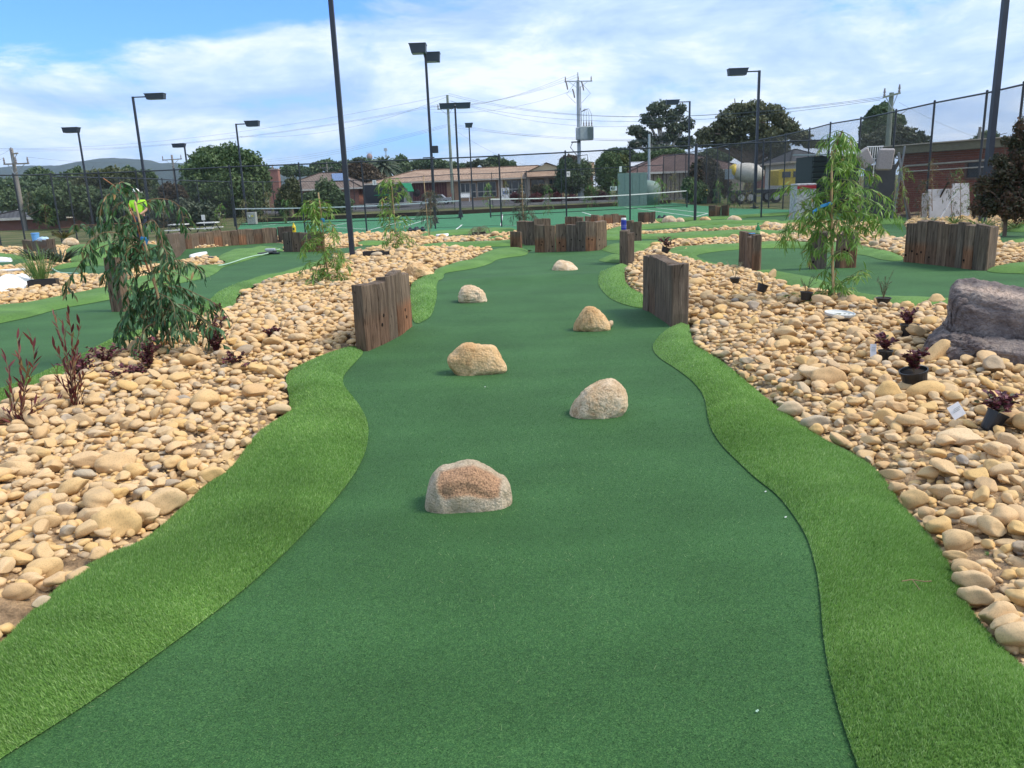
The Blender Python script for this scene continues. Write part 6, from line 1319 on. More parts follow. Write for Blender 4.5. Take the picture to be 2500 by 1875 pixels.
def food_trailer():
    Y = 80; zb = TZ(0, Y); x0, x1 = Xp(889, 475, Y), Xp(1001, 475, Y); z1 = Zp(945, 450, Y); L = x1 - x0
    root = empty('food_trailer', ((x0 + x1) / 2, Y, zb), 'large black box trailer with green awning corner and grey door parked by the building', 'trailer')
    mb = MB(); mb.box(((x0 + x1) / 2, Y + 1.2, (zb + .45 + z1) / 2), (L, 2.3, z1 - zb - .45), bev=.06); part(mb, 'body', plain('trailer_black', (.02, .026, .035), .4, .5), root)
    mb = MB(); mb.box(((x0 + x1) / 2, Y + 1.2, z1 + .03), (L + .06, 2.36, .06)); mb.box(((x0 + x1) / 2, Y - .02, zb + .45), (L, .06, .08)); part(mb, 'trim', M_FRAME, root)
    dx0, dx1 = Xp(985, 475, Y), Xp(1000, 475, Y); mb = MB(); mb.box(((dx0 + dx1) / 2, Y + .01, zb + 1.2), (dx1 - dx0, .06, 1.45)); part(mb, 'door', plain('door_grey', (.38, .38, .36)), root)
    ax = Xp(1004, 455, Y); V = [(ax - .9, Y - .1, z1 + .05), (ax, Y - .1, z1 + .05), (ax + .3, Y - .55, z1 - .75), (ax - .3, Y - .55, z1 - .75)]; V += [(a, b + .05, c - .05) for a, b, c in V]
    m = MB(); m.add(V, [(0, 1, 2, 3), (7, 6, 5, 4), (0, 4, 5, 1), (1, 5, 6, 2), (2, 6, 7, 3), (3, 7, 4, 0)]); part(m, 'awning', plain('awning_green', (.02, .30, .14), .6), root)
    sx0, sx1 = Xp(915, 477, Y), Xp(957, 477, Y); m = MB(); m.box(((sx0 + sx1) / 2, Y - .25, Zp(936, 476, Y)), (sx1 - sx0, .5, .06)); part(m, 'serving_shelf', plain('awning_green', (.02, .3, .14)), root)
    for px in (926, 945): wheel(root, Xp(px, 495, Y), Y + .1, zb + .33, .33)
    m = MB(); m.tube([(x1, Y + 1.2, zb + .5), (x1 + 1.3, Y + 1.2, zb + .45)], .06, 6); part(m, 'tow_bar', M_PC, root)
    m = MB(); m.lathe([(.05, 0), (.38, .05), (.38, .28), (.05, .33)], (x1 + .55, Y + .8, zb + 1.35), 14, (0, 1, 0)); part(m, 'spare_wheel', M_TYRE, root)
food_trailer()
def ute():
    Y = 84; zb = TZ(0, Y) + .02; x0 = Xp(1037, 480, Y); L = Xp(1103, 480, Y) - x0; s = L / 5.0 * 1.0
    m_, nt, b = base_mat('zebra_striped_paint', .4, .5); w = nt.nodes.new('ShaderNodeTexWave'); w.inputs['Scale'].default_value = 3.2; w.inputs['Distortion'].default_value = 7; w.inputs['Detail'].default_value = 2
    tc = nt.nodes.new('ShaderNodeTexCoord'); nt.links.new(tc.outputs['Object'], w.inputs['Vector']); nt.links.new(ramp(nt, w.outputs['Fac'], [(0.42, (.12, .13, .14)), (.5, (.5, .52, .53))]), b.inputs['Base Color'])
    root = empty('ute', (x0 + L / 2, Y, zb), 'zebra-striped silver ute parked in front of the red wall', 'ute')
    prof = [(0, .45), (0, 1.0), (.12, 1.12), (1.35, 1.15), (1.5, 1.16), (2.1, 1.15), (4.85, 1.18), (4.98, 1.0), (5.0, .5), (4.6, .42), (.3, .38)]
    V, F = extrude_profile([(x * s, z * s) for x, z in prof], x0, Y - .9, Y + .9, zb); mb = MB(); mb.add(V, F); part(mb, 'body', m_, root)
    cab = [(1.0, 1.13), (1.65, 1.72), (3.2, 1.75), (3.9, 1.15)]; V, F = extrude_profile([(x * s, z * s) for x, z in cab], x0, Y - .8, Y + .8, zb, taper=lambda z: .18 * max(0, z - 1.13)); mb = MB(); mb.add(V, F); part(mb, 'cabin', plain('silver_paint', (.45, .47, .48), .35, .5), root)
    wn = [(1.2, 1.18), (1.72, 1.65), (3.12, 1.67), (3.65, 1.18)]; V, F = extrude_profile([(x * s, z * s) for x, z in wn], x0, Y - .84, Y - .80, zb, taper=lambda z: .1 * max(0, z - 1.1)); mb = MB(); mb.add(V, F); part(mb, 'window', M_WIN, root)
    for px in (.95, 4.0): wheel(root, x0 + px * s, Y - .8, zb + .36 * s, .36 * s)
    for px in (.95, 4.0): wheel(root, x0 + px * s, Y + .8, zb + .36 * s, .36 * s)
    mb = MB(); mb.box((x0 + L - .03, Y - .6, zb + .9), (.06, .2, .3)); part(mb, 'tail_light', plain('tail_light_red', (.4, .02, .02)), root)
ute()
def mixer():
    Y = 58; zb = TZ(0, Y) + .02; root = empty('concrete_mixer_truck', (Xp(1870, 440, Y), Y, zb), 'concrete mixer truck with white drum and yellow cab behind the right fence', 'truck')
    a, b = P(1790, 428, Y), P(1862, 438, Y); c = P(1825, 420, Y); m = MB(); ax = Vector((1, 0, -.16)); Lp = 2.6
    m.lathe([(.25, -Lp * .5), (.38, -Lp * .45), (.66, -Lp * .12), (.70, .1), (.64, Lp * .24), (.36, Lp * .42), (.2, Lp * .44)], (c[0], Y, c[2] - .05), 20, ax); part(m, 'drum', plain('drum_white', (.60, .57, .50), .5), root, True)
    m = MB(); m.lathe([(.27, -Lp * .52), (.42, -Lp * .45), (.5, -Lp * .38)], (c[0], Y, c[2] - .05), 20, ax); part(m, 'drum_mouth', plain('cab_yellow', (.62, .45, .04), .4, .5), root, True)
    x0, x1 = Xp(1889, 430, Y), Xp(1948, 430, Y); z1, z0 = Zp(1918, 413, Y), Zp(1918, 452, Y); L = x1 - x0
    prof = [(0, 0), (0, (z1 - z0) * .92), (.15, z1 - z0), (L - .5, z1 - z0), (L - .05, (z1 - z0) * .55), (L, (z1 - z0) * .1), (L, 0)]; V, F = extrude_profile(prof, x0, Y - 1.1, Y + 1.1, z0); m = MB(); m.add(V, F); part(m, 'cab', plain('cab_yellow', (.62, .45, .04)), root)
    m = MB(); m.box((x0 + L * .3, Y - 1.12, z0 + (z1 - z0) * .66), (L * .34, .04, (z1 - z0) * .36)); m.box((x0 + L * .68, Y - 1.12, z0 + (z1 - z0) * .66), (L * .2, .04, (z1 - z0) * .36)); part(m, 'window', M_WIN, root)
    m = MB(); m.box(((Xp(1785, 455, Y) + x1) / 2, Y, zb + .8), (x1 - Xp(1785, 455, Y), .9, .25)); part(m, 'chassis', M_BLK, root)
    for px in (1800, 1822, 1884): wheel(root, Xp(px, 460, Y), Y - .95, zb + .42, .42, .3)
    for px in (1800, 1822, 1884): wheel(root, Xp(px, 460, Y), Y + .95, zb + .42, .42, .3)
    m = MB(); m.box((Xp(1781, 440, Y), Y, c[2] - .1), (.5, .7, .7)); part(m, 'chute', M_PC, root)
mixer()
# junk against the right fence
def dark_shed():
    Y = 36; x0, x1 = Xp(1984, 420, Y), Xp(2098, 415, Y); z1 = Zp(2030, 380, Y); root = empty('slatted_shed', ((x0 + x1) / 2, Y, 0), 'dark horizontally slatted shed behind the bright green sapling', 'shed'); M = plain('dark_green_slat', (.035, .05, .048), .6)
    n = 11
    for i in range(n): m = MB(); m.box(((x0 + x1) / 2, Y, z1 * (i + .5) / n), (x1 - x0, .08, z1 / n - .06), tilt=(.3, 0, 0)); part(m, 'slat', M, root)
    m = MB(); m.box(((x0 + x1) / 2, Y + 1.1, z1 / 2), (x1 - x0, 2, z1)); part(m, 'body', plain('shed_dark', (.02, .028, .03)), root)
    m = MB(); m.box(((x0 + x1) / 2, Y + 1, z1 + .08), (x1 - x0 + .3, 2.4, .05), tilt=(.04, .02, 0)); part(m, 'roof', plain('shed_roof', (.22, .27, .27)), root)
dark_shed()
def leaning(name, px, py_b, py_t, wpx, Y, mat, label, cat, lean=.3, rz=0.0, th=.05, bevel=.01, z0=None):
    b = P(px, py_b, Y); t = P(px, py_t, Y); zb = 0.0 if z0 is None else z0; h = t[2] - zb; w = wpx * Y / FPX
    m = MB(); m.box((0, 0, h / 2 / math.cos(lean)), (w, th, h / math.cos(lean)), bev=bevel); o = m.build(name, mat); o.location = (b[0], Y, zb); o.rotation_euler = (-lean, 0, rz) ; return tag(o, label, cat)
M_SH = plain('pale_grey_sheeting', (.40, .41, .42), .6, .3, 0, .2, 1.5)
leaning('pale_sheet', 2300, 533, 462, 60, 26.8, M_SH, 'large pale grey board leaning against the high fence, left of two', 'board', .25)
leaning('pale_sheet', 2348, 530, 448, 40, 27.2, plain('pale_white_sheeting', (.50, .51, .52), .6), 'paler board leaning behind the high fence beside the dark shrub', 'board', .22)
leaning('grey_box', 2258, 500, 472, 14, 27.4, M_SH, 'small grey cabinet door beside the fence post', 'board', .05)
leaning('timber_prop', 2290, 535, 455, 2.6, 26.4, M_WHITE, 'thin white pole leaning across the pale boards', 'pole', .1, .0).rotation_euler = (0, .5, 0)
leaning('timber_prop', 2262, 535, 440, 3.2, 27.0, M_DKB, 'dark pole leaning towards the brick wall', 'pole').rotation_euler = (0, .45, 0)
leaning('timber_prop', 2218, 530, 375, 5, 27.6, plain('grey_metal_frame', (.16, .18, .19), .5), 'long slanting grey metal frame right of the upturned seats', 'frame').rotation_euler = (0, -.22, 0)
leaning('timber_prop', 2178, 530, 365, 4, 27.8, plain('grey_metal_frame', (.16, .18, .19), .5), 'upright grey metal frame under the upturned seats', 'frame').rotation_euler = (0, .10, 0)
leaning('timber_prop', 2225, 530, 440, 5, 27.2, plain('old_board_brown', (.13, .10, .08), .8), 'weathered brown board leaning at the foot of the frames', 'board').rotation_euler = (0, -.3, 0)
def seat(px, py, wpx, hpx, Y, ry, label):
    c = P(px, py, Y); w, h = wpx * Y / FPX, hpx * Y / FPX; root = empty('upturned_seat', c, label, 'seat', 'upturned seats'); M = plain('mottled_grey_upholstery', (.32, .31, .31), .9, .1, 0, .15, 25)
    m = MB(); m.box((0, 0, 0), (w, .14, h), bev=.05, tilt=(.15, ry, 0)); mesh_np('cushion', m.V, m.F, M, root); m = MB(); m.box((0, .12, 0), (w * .9, .05, h * .9), bev=.02, tilt=(.15, ry, 0)); mesh_np('seat_back', m.V, m.F, plain('seat_shell', (.12, .12, .13)), root)
    return root
s1 = seat(2112, 386, 30, 44, 27.6, -.55, 'pointed grey seat cushion sticking up left of the square one')
s2 = seat(2161, 389, 38, 50, 27.6, .04, 'square grey seat back propped up beside the fence post')
m = MB(); c = P(2140, 375, 28.2); m.box((c[0] + .35, 28.6, c[2] * .42), (.9, .5, c[2] * .84), bev=.02); tag(m.build('cabinet', plain('shed_dark2', (.05, .055, .06)), loc=(c[0], 28.6, 0)), 'tall dark cabinet stack holding up the grey seats', 'cabinet')
m = MB(); c = P(2131, 373, 27.9)
for i in range(7): m.box((c[0] - .22 + i * .075, 27.75, c[2]), (.02, .02, .38))
m.box((c[0], 27.75, c[2] + .2), (.56, .03, .03)); m.box((c[0], 27.75, c[2] - .2), (.56, .03, .03)); m.tube([(c[0], 27.75, c[2] - .2), (c[0], 27.75, c[2] - 1.0)], .02, 5)
tag(m.build('wire_rack', M_WHITE, loc=(c[0], 27.75, c[2] - 1)), 'small white wire rack between the two grey seats', 'rack')
def red_box():
    Y = 30.5; x0, x1 = Xp(1936, 486, Y), Xp(1983, 486, Y); z1 = Zp(1960, 448, Y); root = empty('recycling_crate', ((x0 + x1) / 2, Y, 0), 'grey-white mottled crate with a red band behind the far lane', 'crate')
    m = MB(); m.box(((x0 + x1) / 2, Y, z1 / 2), (x1 - x0, .7, z1), bev=.02); part(m, 'body', plain('mottled_white', (.38, .39, .40), .7, .2, 0, .5, 12), root)
    m = MB(); m.box(((x0 + x1) / 2, Y - .36, z1 - .13), ((x1 - x0) * .96, .02, .13)); part(m, 'red_band', plain('band_red', (.30, .02, .03)), root)
red_box()
m = MB(); a = GF(2140, 535); 
for k in range(4): m.box((a[0] + k * .9, a[1] + k * .1, .06 + .02 * k), (1.6, .12, .07), rz=.1 * k - .1)
tag(m.build('timber_offcuts', plain('old_board_brown', (.13, .10, .08))), 'pile of old timber offcuts lying at the foot of the right fence', 'timber')
# green bins and gate items behind court
for px, lb in ((1716, 'green wheelie bin with yellow lid by the dark bush'), (1750, 'dark green wheelie bin right of the yellow-lidded one')):
    Y = 60; x = Xp(px, 465, Y); root = empty('wheelie_bin', (x, Y, 0), lb, 'bin'); m = MB(); m.box((x, Y, .5), (.5, .55, .95), bev=.05); part(m, 'body', plain('bin_green', (.02, .08, .05)), root)
    m = MB(); m.box((x, Y - .02, 1.0), (.56, .62, .07), bev=.02); part(m, 'lid', plain('bin_lid_yellow' if px == 1716 else 'bin_lid_green', (.5, .4, .05) if px == 1716 else (.03, .1, .06)), root)
    m = MB(); m.lathe([(.1, -.05), (.1, .05)], (x - .28, Y + .2, .1), 10, (1, 0, 0)); part(m, 'wheel', M_TYRE, root)
# electrical box, picnic table, tank
def elbox():
    Y = 52; x0, x1 = Xp(605, 530, Y), Xp(626, 530, Y); root = empty('electrical_box', ((x0 + x1) / 2, Y, 0), 'grey electrical cabinet with yellow sticker behind the left net post', 'cabinet'); z1 = Zp(616, 518, Y)
    m = MB(); m.box(((x0 + x1) / 2, Y, z1 / 2), (x1 - x0, .4, z1), bev=.02); part(m, 'case', plain('cabinet_grey', (.36, .36, .34)), root); m = MB(); m.box(((x0 + x1) / 2 + .08, Y - .21, z1 * .7), (.14, .01, .1)); part(m, 'sticker', plain('sticker_yellow', (.6, .5, .08)), root)
    m = MB(); m.lathe([(.07, -.01), (.07, .01)], ((x0 + x1) / 2 - .12, Y - .21, z1 * .7), 10, (0, 1, 0)); part(m, 'meter', M_WHITE, root)
elbox()
def table(px, py, Y, w, label):
    c = P(px, py, Y); root = empty('picnic_table', (c[0], Y, 0), label, 'table', 'picnic tables'); h = c[2]
    m = MB(); m.box((c[0], Y, h), (w, .7, .05)); part(m, 'table_top', M_WHITE, root)
    for s in (-1, 1): m = MB(); m.box((c[0], Y + s * .75, h - .28), (w, .25, .04)); part(m, 'bench', M_WHITE, root); m = MB(); m.tube([(c[0] + s * w * .35, Y - .8, 0), (c[0] + s * w * .35, Y, h), (c[0] + s * w * .35, Y + .8, 0)], .03, 5); part(m, 'leg', M_BLK, root)
table(508, 543.5, 44, 1.0, 'low white picnic table beyond the left sleeper wall, right of two'); table(436, 548, 44, .9, 'low white picnic table partly hidden by saplings, left of two')
m = MB(); c = P(496, 531, 46); m.box((c[0], 46, c[2]), (.2, .02, .3)); m.tube([(c[0], 46.03, 0), (c[0], 46.03, c[2])], .02, 5); tag(m.build('notice', M_WHITE, loc=(c[0], 46, 0)), 'small white notice on a post beyond the left sleeper wall', 'sign')

# ================================================================== planted saplings and small plants
M_STAKE = plain('bamboo_stake', (.50, .36, .19), .7, .3, 0, .2, 8); M_RTRUNK = plain('reddish_sapling_bark', (.30, .14, .07), .8, .2, 0, .3, 10); M_TWIG = plain('brown_twig', (.20, .13, .07), .8); M_TWIGG = plain('green_twig', (.14, .17, .06), .8)
M_TAPE = plain('blue_tie_tape', (.05, .30, .62), .4, .4)
LF_W = leafmat('willow_myrtle_leaf', [(0, (.030, .085, .032)), (.4, (.055, .145, .050)), (.75, (.09, .20, .075)), (.93, (.17, .25, .11)), (1, (.28, .17, .06))], .42, .25)
LF_WO = leafmat('willow_myrtle_leaf_single', [(0, (.024, .075, .030)), (.4, (.045, .125, .045)), (.75, (.075, .17, .065)), (.93, (.15, .22, .10)), (1, (.26, .15, .05))], .42, .25, 'obj')
LF_B = leafmat('bright_narrow_leaf', [(0, (.075, .17, .030)), (.4, (.13, .28, .04)), (.8, (.22, .38, .07)), (.96, (.32, .40, .13)), (1, (.38, .20, .08))], .45, .35)
LF_BO = leafmat('bright_narrow_leaf_single', [(0, (.075, .17, .030)), (.4, (.13, .28, .04)), (.8, (.22, .38, .07)), (.96, (.32, .40, .13)), (1, (.38, .20, .08))], .45, .35, 'obj')
LF_M = leafmat('mid_green_narrow_leaf', [(0, (.045, .105, .025)), (.5, (.085, .19, .04)), (1, (.17, .26, .075))], .5, .3)
LF_O = leafmat('pale_olive_leaf', [(0, (.09, .10, .04)), (.5, (.16, .17, .07)), (1, (.28, .22, .10))], .5, .3)
LF_G = leafmat('dark_grey_green_leaf', [(0, (.03, .05, .035)), (.5, (.06, .085, .055)), (1, (.11, .13, .08))], .5, .2)
LF_R = leafmat('dark_red_leaf', [(0, (.07, .018, .022)), (.4, (.15, .035, .04)), (.8, (.24, .075, .055)), (1, (.22, .19, .07))], .45, .25)
LF_RO = leafmat('dark_red_leaf_single', [(0, (.07, .018, .022)), (.4, (.15, .035, .04)), (.8, (.24, .075, .055)), (1, (.22, .19, .07))], .45, .25, 'obj')
LF_P = leafmat('purple_round_leaf', [(0, (.06, .018, .026)), (.5, (.13, .038, .05)), (.75, (.22, .07, .08)), (.85, (.20, .13, .08)), (1, (.12, .16, .07))], .45, .2)
LF_PO = leafmat('purple_round_leaf_single', [(0, (.05, .012, .022)), (.5, (.12, .025, .045)), (.8, (.22, .05, .075)), (1, (.10, .14, .06))], .4, .2, 'obj')
LF_S = leafmat('silver_green_leaf', [(0, (.14, .18, .11)), (.6, (.24, .28, .18)), (1, (.34, .36, .25))], .6, .2)
def leaf_shape(L, Wd, bend=.18):
    """a folded, curved blade: 10 points"""
    ks = (0, .25, .55, .82, 1.0); ws = (.12, .85, 1.0, .55, .02); V = []
    for k, w in zip(ks, ws):
        z = -bend * L * k * k; V += [(k * L, -w * Wd / 2, z + Wd * .12 * w), (k * L, 0, z), (k * L, w * Wd / 2, z + Wd * .12 * w)]
    F = [];
    for i in range(4): a = i * 3; F += [(a, a + 1, a + 4, a + 3), (a + 1, a + 2, a + 5, a + 4)]
    return np.array(V, float), F
def frame_from(d, roll):
    d = d / np.linalg.norm(d); up_ = np.array([0, 0, 1.0]) if abs(d[2]) < .95 else np.array([1.0, 0, 0]); s = np.cross(up_, d); s /= np.linalg.norm(s); u = np.cross(d, s)
    s2 = s * math.cos(roll) + u * math.sin(roll); u2 = -s * math.sin(roll) + u * math.cos(roll); return np.array([d, s2, u2]).T
def leaves_along(pts, spacing, L, Wd, spread=.9, droop=.6, skip=.15, per=2, out=None, rs=rnd):
    """alternating leaves along a polyline; returns (position, rotation, scale)"""
    out = [] if out is None else out; pts = [np.array(p, float) for p in pts]; seg = [np.linalg.norm(b - a) for a, b in zip(pts, pts[1:])]; tot = sum(seg); s = tot * skip; i = 0
    while s < tot:
        q = s; j = 0
        while j < len(seg) - 1 and q > seg[j]: q -= seg[j]; j += 1
        p = pts[j] + (pts[j + 1] - pts[j]) * min(1, q / max(seg[j], 1e-6)); t = (pts[j + 1] - pts[j]) / max(seg[j], 1e-6)
        for _ in range(per):
            a = rs.uniform(0, 2 * PI); r = np.array([math.cos(a), math.sin(a), rs.uniform(-.4, .4)]); d = t * rs.uniform(.35, 1.0) + r * spread * rs.uniform(.4, 1) + np.array([0, 0, -droop * rs.uniform(.3, 1.2)])
            out.append((p, frame_from(d, rs.uniform(-.9, .9)), rs.uniform(.65, 1.15)))
        s += spacing * rs.uniform(.7, 1.3)
    return out
def emit_leaves(root, LV, L, Wd, mat, mat_o=None, singles=0, bend=.18, name='leaf'):
    base = np.array(root.location); V0, F0 = leaf_shape(L, Wd, bend)
    if singles and len(LV) > 0:
        rnd.shuffle(LV); one, rest = LV[:singles], LV[singles:]
        me = bpy.data.meshes.new(name); me.from_pydata(V0.tolist(), [], F0); me.materials.append(mat_o); me.polygons.foreach_set('use_smooth', np.ones(len(F0), bool))
        for p, R, s in one:
            o = bpy.data.objects.new(name, me); link(o, root); M = Matrix([[*(R[i] * s), p[i] - base[i]] for i in range(3)] + [[0, 0, 0, 1]]); o.matrix_local = M
    else: rest = LV
    if rest:
        P_ = np.array([l[0] for l in rest]) - base; R_ = np.array([l[1] for l in rest]); S_ = np.array([l[2] for l in rest])
        W_ = np.einsum('nij,vj->nvi', R_, V0) * S_[:, None, None] + P_[:, None]; n = len(V0); F = (np.array(F0)[None] + (np.arange(len(rest)) * n)[:, None, None]).reshape(-1, 4)
        o = mesh_np('foliage', W_.reshape(-1, 3), F, mat, root, True, tint=np.repeat([rnd.random() for _ in rest], n))
        tag(o, kind='stuff')
def pxcurve(pts, Y, dy=0.0, droop_n=2):
    """px polyline at distance Y, bowed in depth by dy towards its end"""
    w = [P(x, y, Y + dy * (i / max(1, len(pts) - 1))) for i, (x, y) in enumerate(pts)]; return chaikin(np.array(w), droop_n, closed=False)
def rt_(pts, ox, oy, s): return [(ox + x * s, oy + y * s) for x, y in pts]

def branchlets(c, step, lo, hi, sp, LV, mb, down=.8, lat=.8, spread=.5, tw=.0022):
    c = [np.array(p, float) for p in c]; seg = [np.linalg.norm(b - a) for a, b in zip(c, c[1:])]; tot = sum(seg); s = step * .6
    while s < tot:
        q = s; j = 0
        while j < len(seg) - 1 and q > seg[j]: q -= seg[j]; j += 1
        p = c[j] + (c[j + 1] - c[j]) * min(1, q / max(seg[j], 1e-6)); t = (c[j + 1] - c[j]) / max(seg[j], 1e-6); a = rnd.uniform(0, 2 * PI); L = rnd.uniform(lo, hi) * (1 - .45 * s / tot)
        d = t * rnd.uniform(.2, .7) + np.array([math.cos(a), math.sin(a), rnd.uniform(-.3, .3)]) * lat; d = d / np.linalg.norm(d); e = [p, p + d * L * .5 + (0, 0, -L * .12 * down), p + d * L * .85 + (0, 0, -L * .6 * down)]
        mb.tube(e, tw, 3, tw * .5, cap=False); leaves_along(e, sp, .1, .02, spread, down * .6, .05, 1, LV); s += step * rnd.uniform(.6, 1.4)
    leaves_along(c[-3:], sp, .1, .02, spread, down * .5, .1, 2, LV)
# ---- the drooping sapling on the left
def willow():
    g = bz(429, 880); Y = g[1]; root = empty('weeping_sapling', g, 'drooping dark green sapling tied to a bamboo stake with blue tape, left foreground', 'sapling')
    tr_ = pxcurve([(436, 900), (424, 860), (404, 806), (390, 760), (380, 695), (356, 647), (346, 589), (326, 525), (296, 466), (252, 435)], Y); mb = MB(); mb.tube(tr_, .017, 7, .004); part(mb, 'trunk', M_RTRUNK, root, True)
    st = pxcurve([(433, 905), (403, 787), (392, 748), (370, 654), (349, 575), (329, 492)], Y - .04); mb = MB(); mb.tube(st, .012, 7, .011); part(mb, 'stake', M_STAKE, root, True)
    mb = MB(); q = P(350, 583, Y - .03)
    mb.lathe([(.020, -.02), (.030, -.01), (.030, .012), (.022, .022)], q, 8, (.2, 0, 1)); mb.box(q + (.025, -.01, -.035), (.03, .006, .07), tilt=(.1, .5, 0)); part(mb, 'tie_tape', M_TAPE, root)
    B = [[(352, 560), (320, 545), (260, 546), (215, 550), (180, 548)], [(296, 466), (288, 446), (305, 443), (322, 470)], [(330, 500), (380, 482), (425, 490), (445, 515), (448, 555)], [(300, 470), (262, 472), (247, 500), (243, 540)], [(310, 490), (280, 500), (268, 540)], [(320, 510), (300, 540), (298, 590)],
         [(346, 600), (290, 590), (235, 605), (195, 640), (168, 690), (158, 715)], [(356, 640), (310, 625), (275, 650), (250, 682)], [(372, 655), (420, 632), (465, 640), (492, 665)], [(380, 690), (430, 695), (495, 725), (530, 742), (548, 770)], [(384, 700), (345, 710), (310, 760), (285, 822)], [(392, 740), (340, 745), (305, 770), (296, 800)],
         [(395, 745), (450, 740), (490, 780), (515, 830), (548, 842)], [(400, 790), (360, 790), (340, 830), (335, 862)], [(404, 795), (440, 800), (460, 840), (478, 862)], [(385, 705), (360, 740), (350, 790), (345, 820)], [(386, 715), (420, 730), (430, 780), (440, 815)], [(350, 620), (380, 600), (402, 600), (410, 640)],
         [(346, 610), (320, 620), (300, 650), (290, 690)], [(380, 690), (400, 660), (440, 668), (470, 690)], [(390, 760), (370, 775), (372, 830), (380, 860)], [(392, 745), (415, 760), (405, 830), (410, 855)], [(340, 560), (370, 530), (392, 560), (400, 620), (405, 650)], [(348, 600), (270, 560), (225, 580), (200, 610)], [(396, 770), (330, 780), (300, 835)],
         [(362, 660), (335, 665), (320, 700), (300, 730)], [(388, 730), (355, 720), (325, 740), (318, 790)], [(375, 680), (350, 690), (340, 740)], [(392, 750), (430, 760), (450, 800), (470, 810)], [(346, 590), (310, 570), (280, 590), (262, 630)], [(353, 640), (330, 600), (310, 610), (300, 660)], [(390, 735), (470, 760), (505, 790), (530, 800)], [(383, 695), (450, 710), (480, 740), (520, 760)]]
    LV = []; mb = MB()
    for b in B:
        c = pxcurve(b, Y, rnd.uniform(-.45, .4)); mb.tube(c, .005, 5, .0018); branchlets(c, .038, .08, .21, .023, LV, mb, .95, .75, .6)
    part(mb, 'branches', M_TWIG, root); emit_leaves(root, LV, .095, .023, LF_W, LF_WO, 300, .25)
willow()
def bright():
    g = bz(2038, 752); Y = g[1]; root = empty('bright_sapling', g, 'bright yellow-green staked sapling with blue tape on the right stone bed', 'sapling'); O = (1880, 300, .2894)
    tr_ = pxcurve(rt_([(548, 1610), (535, 1400), (525, 1150), (515, 900), (508, 600), (528, 350), (560, 180), (600, 90), (615, 60)], *O), Y); mb = MB(); mb.tube(tr_, .02, 7, .004); part(mb, 'trunk', M_TWIG, root, True)
    st = pxcurve(rt_([(540, 1600), (530, 1200), (520, 700), (522, 235)], *O), Y - .04); mb = MB(); mb.tube(st, .013, 7, .012); part(mb, 'stake', M_STAKE, root, True)
    mb = MB(); a, b = P(*rt_([(505, 680)], *O)[0], Y - .06), P(*rt_([(360, 755)], *O)[0], Y - .1); m_ = (a + b) / 2 + (0, 0, .02)
    for p, q in ((a, m_), (m_, b)): mb.add([p + (0, 0, .018), q + (0, 0, .018), q - (0, 0, .018), p - (0, 0, .018), p + (0, .006, .018), q + (0, .006, .018), q + (0, .006, -.018), p + (0, .006, -.018)], [(0, 1, 2, 3), (7, 6, 5, 4), (0, 4, 5, 1), (3, 2, 6, 7)])
    mb.lathe([(.022, -.018), (.03, 0), (.022, .018)], a, 8); part(mb, 'tie_tape', M_TAPE, root)
    B = [[(520, 620), (400, 570), (300, 545), (150, 515), (80, 590)], [(520, 680), (350, 740), (200, 800), (110, 990)], [(520, 760), (330, 810), (190, 880), (130, 1020)], [(515, 820), (400, 880), (350, 1000), (340, 1170)], [(520, 580), (700, 540), (870, 560), (980, 640)], [(520, 650), (750, 640), (940, 680), (1120, 800)],
         [(530, 740), (750, 750), (900, 790), (970, 910)], [(530, 850), (650, 890), (800, 850), (930, 890)], [(540, 1100), (600, 1070), (650, 1110)], [(540, 1380), (650, 1310), (730, 1260), (810, 1235)], [(540, 1400), (640, 1330), (720, 1300), (790, 1270)], [(530, 1430), (400, 1440), (250, 1465), (150, 1450)], [(530, 1420), (430, 1420), (330, 1430), (240, 1470)],
         [(540, 430), (650, 370), (780, 390), (900, 450)], [(600, 90), (640, 140), (700, 160), (740, 330)], [(590, 90), (540, 160), (530, 300), (560, 380)], [(520, 1180), (470, 1260), (450, 1340)], [(520, 640), (420, 620), (300, 640), (220, 680)], [(515, 700), (400, 700), (280, 720), (180, 760)], [(520, 720), (640, 700), (780, 720), (870, 770)],
         [(515, 800), (300, 850), (150, 880), (110, 960)], [(515, 860), (420, 930), (380, 1000), (330, 1080)], [(530, 800), (620, 830), (720, 920), (740, 1000)], [(530, 780), (700, 800), (820, 820), (880, 860)], [(520, 900), (580, 950), (640, 960), (690, 1010)], [(530, 500), (620, 470), (700, 500), (780, 560)], [(525, 480), (460, 440), (420, 470), (440, 560)], [(600, 80), (570, 60), (500, 90), (480, 180)],
         [(600, 70), (650, 90), (690, 130), (700, 240)], [(520, 950), (470, 1000), (440, 1050)], [(520, 1120), (560, 1100), (610, 1090)], [(525, 560), (600, 600), (700, 600), (830, 640)], [(520, 640), (450, 700), (350, 860), (280, 900)], [(600, 80), (610, 160), (600, 260), (620, 340)], [(528, 350), (600, 320), (640, 350), (660, 420)], [(520, 1300), (560, 1380), (640, 1400), (690, 1390)]]
    LV = []; mb = MB()
    for b in B:
        c = pxcurve(rt_(b, *O), Y, rnd.uniform(-.5, .5)); mb.tube(c, .005, 5, .0018); branchlets(c, .044, .10, .27, .018, LV, mb, .5, .9, .7)
    part(mb, 'branches', M_TWIGG, root); emit_leaves(root, LV, .110, .0155, LF_B, LF_BO, 300, .3)
bright()
